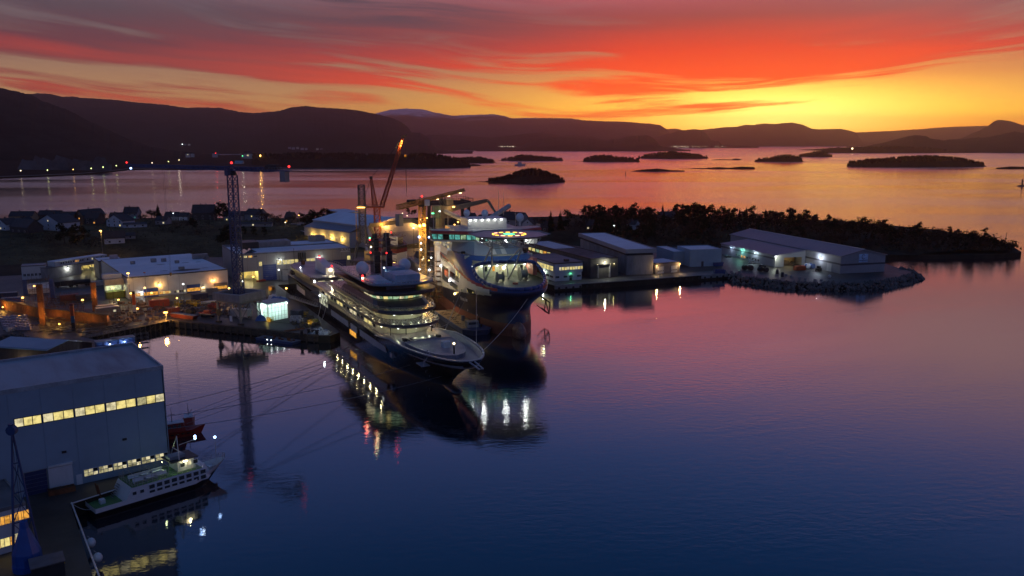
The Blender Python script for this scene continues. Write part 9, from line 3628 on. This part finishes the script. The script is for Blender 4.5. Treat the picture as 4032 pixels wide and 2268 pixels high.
for u in (Lf*.28,Lf*.40,Lf*.52):
	m.bar((u,-bw*.8,4.96),(u,-bw*.8,7.4),.08)
	m.bar((u,bw*.8,4.96),(u,bw*.8,7.4),.08)
	m.bar((u,-bw*.8,7.4),(u,bw*.8,7.4),.08)
for v in (-bw*.8,bw*.8):
	m.bar((Lf*.28,v,7.4),(Lf*.52,v,7.4),.08)
m.build('awning_frame',yrail,T)
m=MB()
for k in range(7):
	m.box(s0+.2+.26*k-1.2,s0+.45+.26*k-1.2,bw*.2,bw*.6,2.0+.4*k,2.06+.4*k)
m.build('stair',steel_grey,T)
m=MB()
m.box(2.2,3.2,-.8,.4,2.0,2.9)
m.build('deck_box',fw,T)
m=MB()
for v in (1.6,2.8):
	m.bar((3.2,v,2.0),(2.6,v,5.6),.25)
m.build('davit',rust,T)
MB().box(Lf*.86,Lf*.90,-.9,.9,2.0,3.4).build('forward_hatch',fw,T)
MB().lathe([(.5,2.0),(.5,2.8),(.2,2.9)],(Lf*.93,1.2,0),8).build('windlass',c_red,T)
# white fender buoys and kerb of the near dock
e0,e1=P(279,1988,3),P(383,2268,3)
kf=Frame(e0,e1)
T=thing('dock_kerb','pale pipe kerb along the near dock edge','kerb',(kf.o.x,kf.o.y,3),kf.rz)
MB().tube((-.5,.2,.25),(kf.len*1.5,.2,.25),.16).build('pipe',steel_white,T)
m=MB()
for k in range(12):
	m.box(kf.len*1.4*k/11-.12,kf.len*1.4*k/11+.12,.05,.35,0,.2)
m.build('bracket',steel_grey,T)
e2=P(348,1966,3)
k2=Frame(e0,e2)
T=thing('dock_kerb','short pale kerb at the head of the near dock behind the ferry stern','kerb',(k2.o.x,k2.o.y,3),k2.rz)
MB().tube((0,0,.25),(k2.len*3.2,0,.25),.14).build('pipe',steel_white,T)
for px,py,lab in ((348,2135,'white fender ball hanging at the near dock edge, the upper one'),(374,2194,'white fender ball hanging at the near dock edge, the lower one')):
	q=P(px,py,2.0)
	T=thing('fender_ball',lab,'fender',(q.x+.5,q.y,1.9),0,'white fenders at the near dock')
	MB().ball((0,0,0),.85,14,1.15).build('float',mat('fender_white',(.55,.66,.72),.4),T,smooth=True)
	MB().tube((0,0,.9),(-.6,0,1.4),.05).build('lanyard',rope,T)
line('mooring_line',tuple(fr.w(.3,-bw*.8,2.6)),(e0.x+.3,e0.y,3.3),.8,'slack stern rope from the passenger ferry to the near dock corner',.06)
# low sheds and lit floor lamp at the foot of the derrick
lamp(tuple(P(330,2110,9)),(1,.75,.4),60,.5)
T=thing('quay_booth','low dark booth with a yellow-edged wall at the bottom of the near dock','booth',P(190,2262,3),kf.rz+1.57)
MB().box(-2.5,2.5,-2,2,0,2.6).build('wall',steel_dark,T)
MB().box(-2.7,2.7,-2.2,2.2,2.602,2.8).build('roof',felt,T)
MB().box(2.5,2.6,-2,2,2.2,2.58).build('edge_board',c_yel,T)
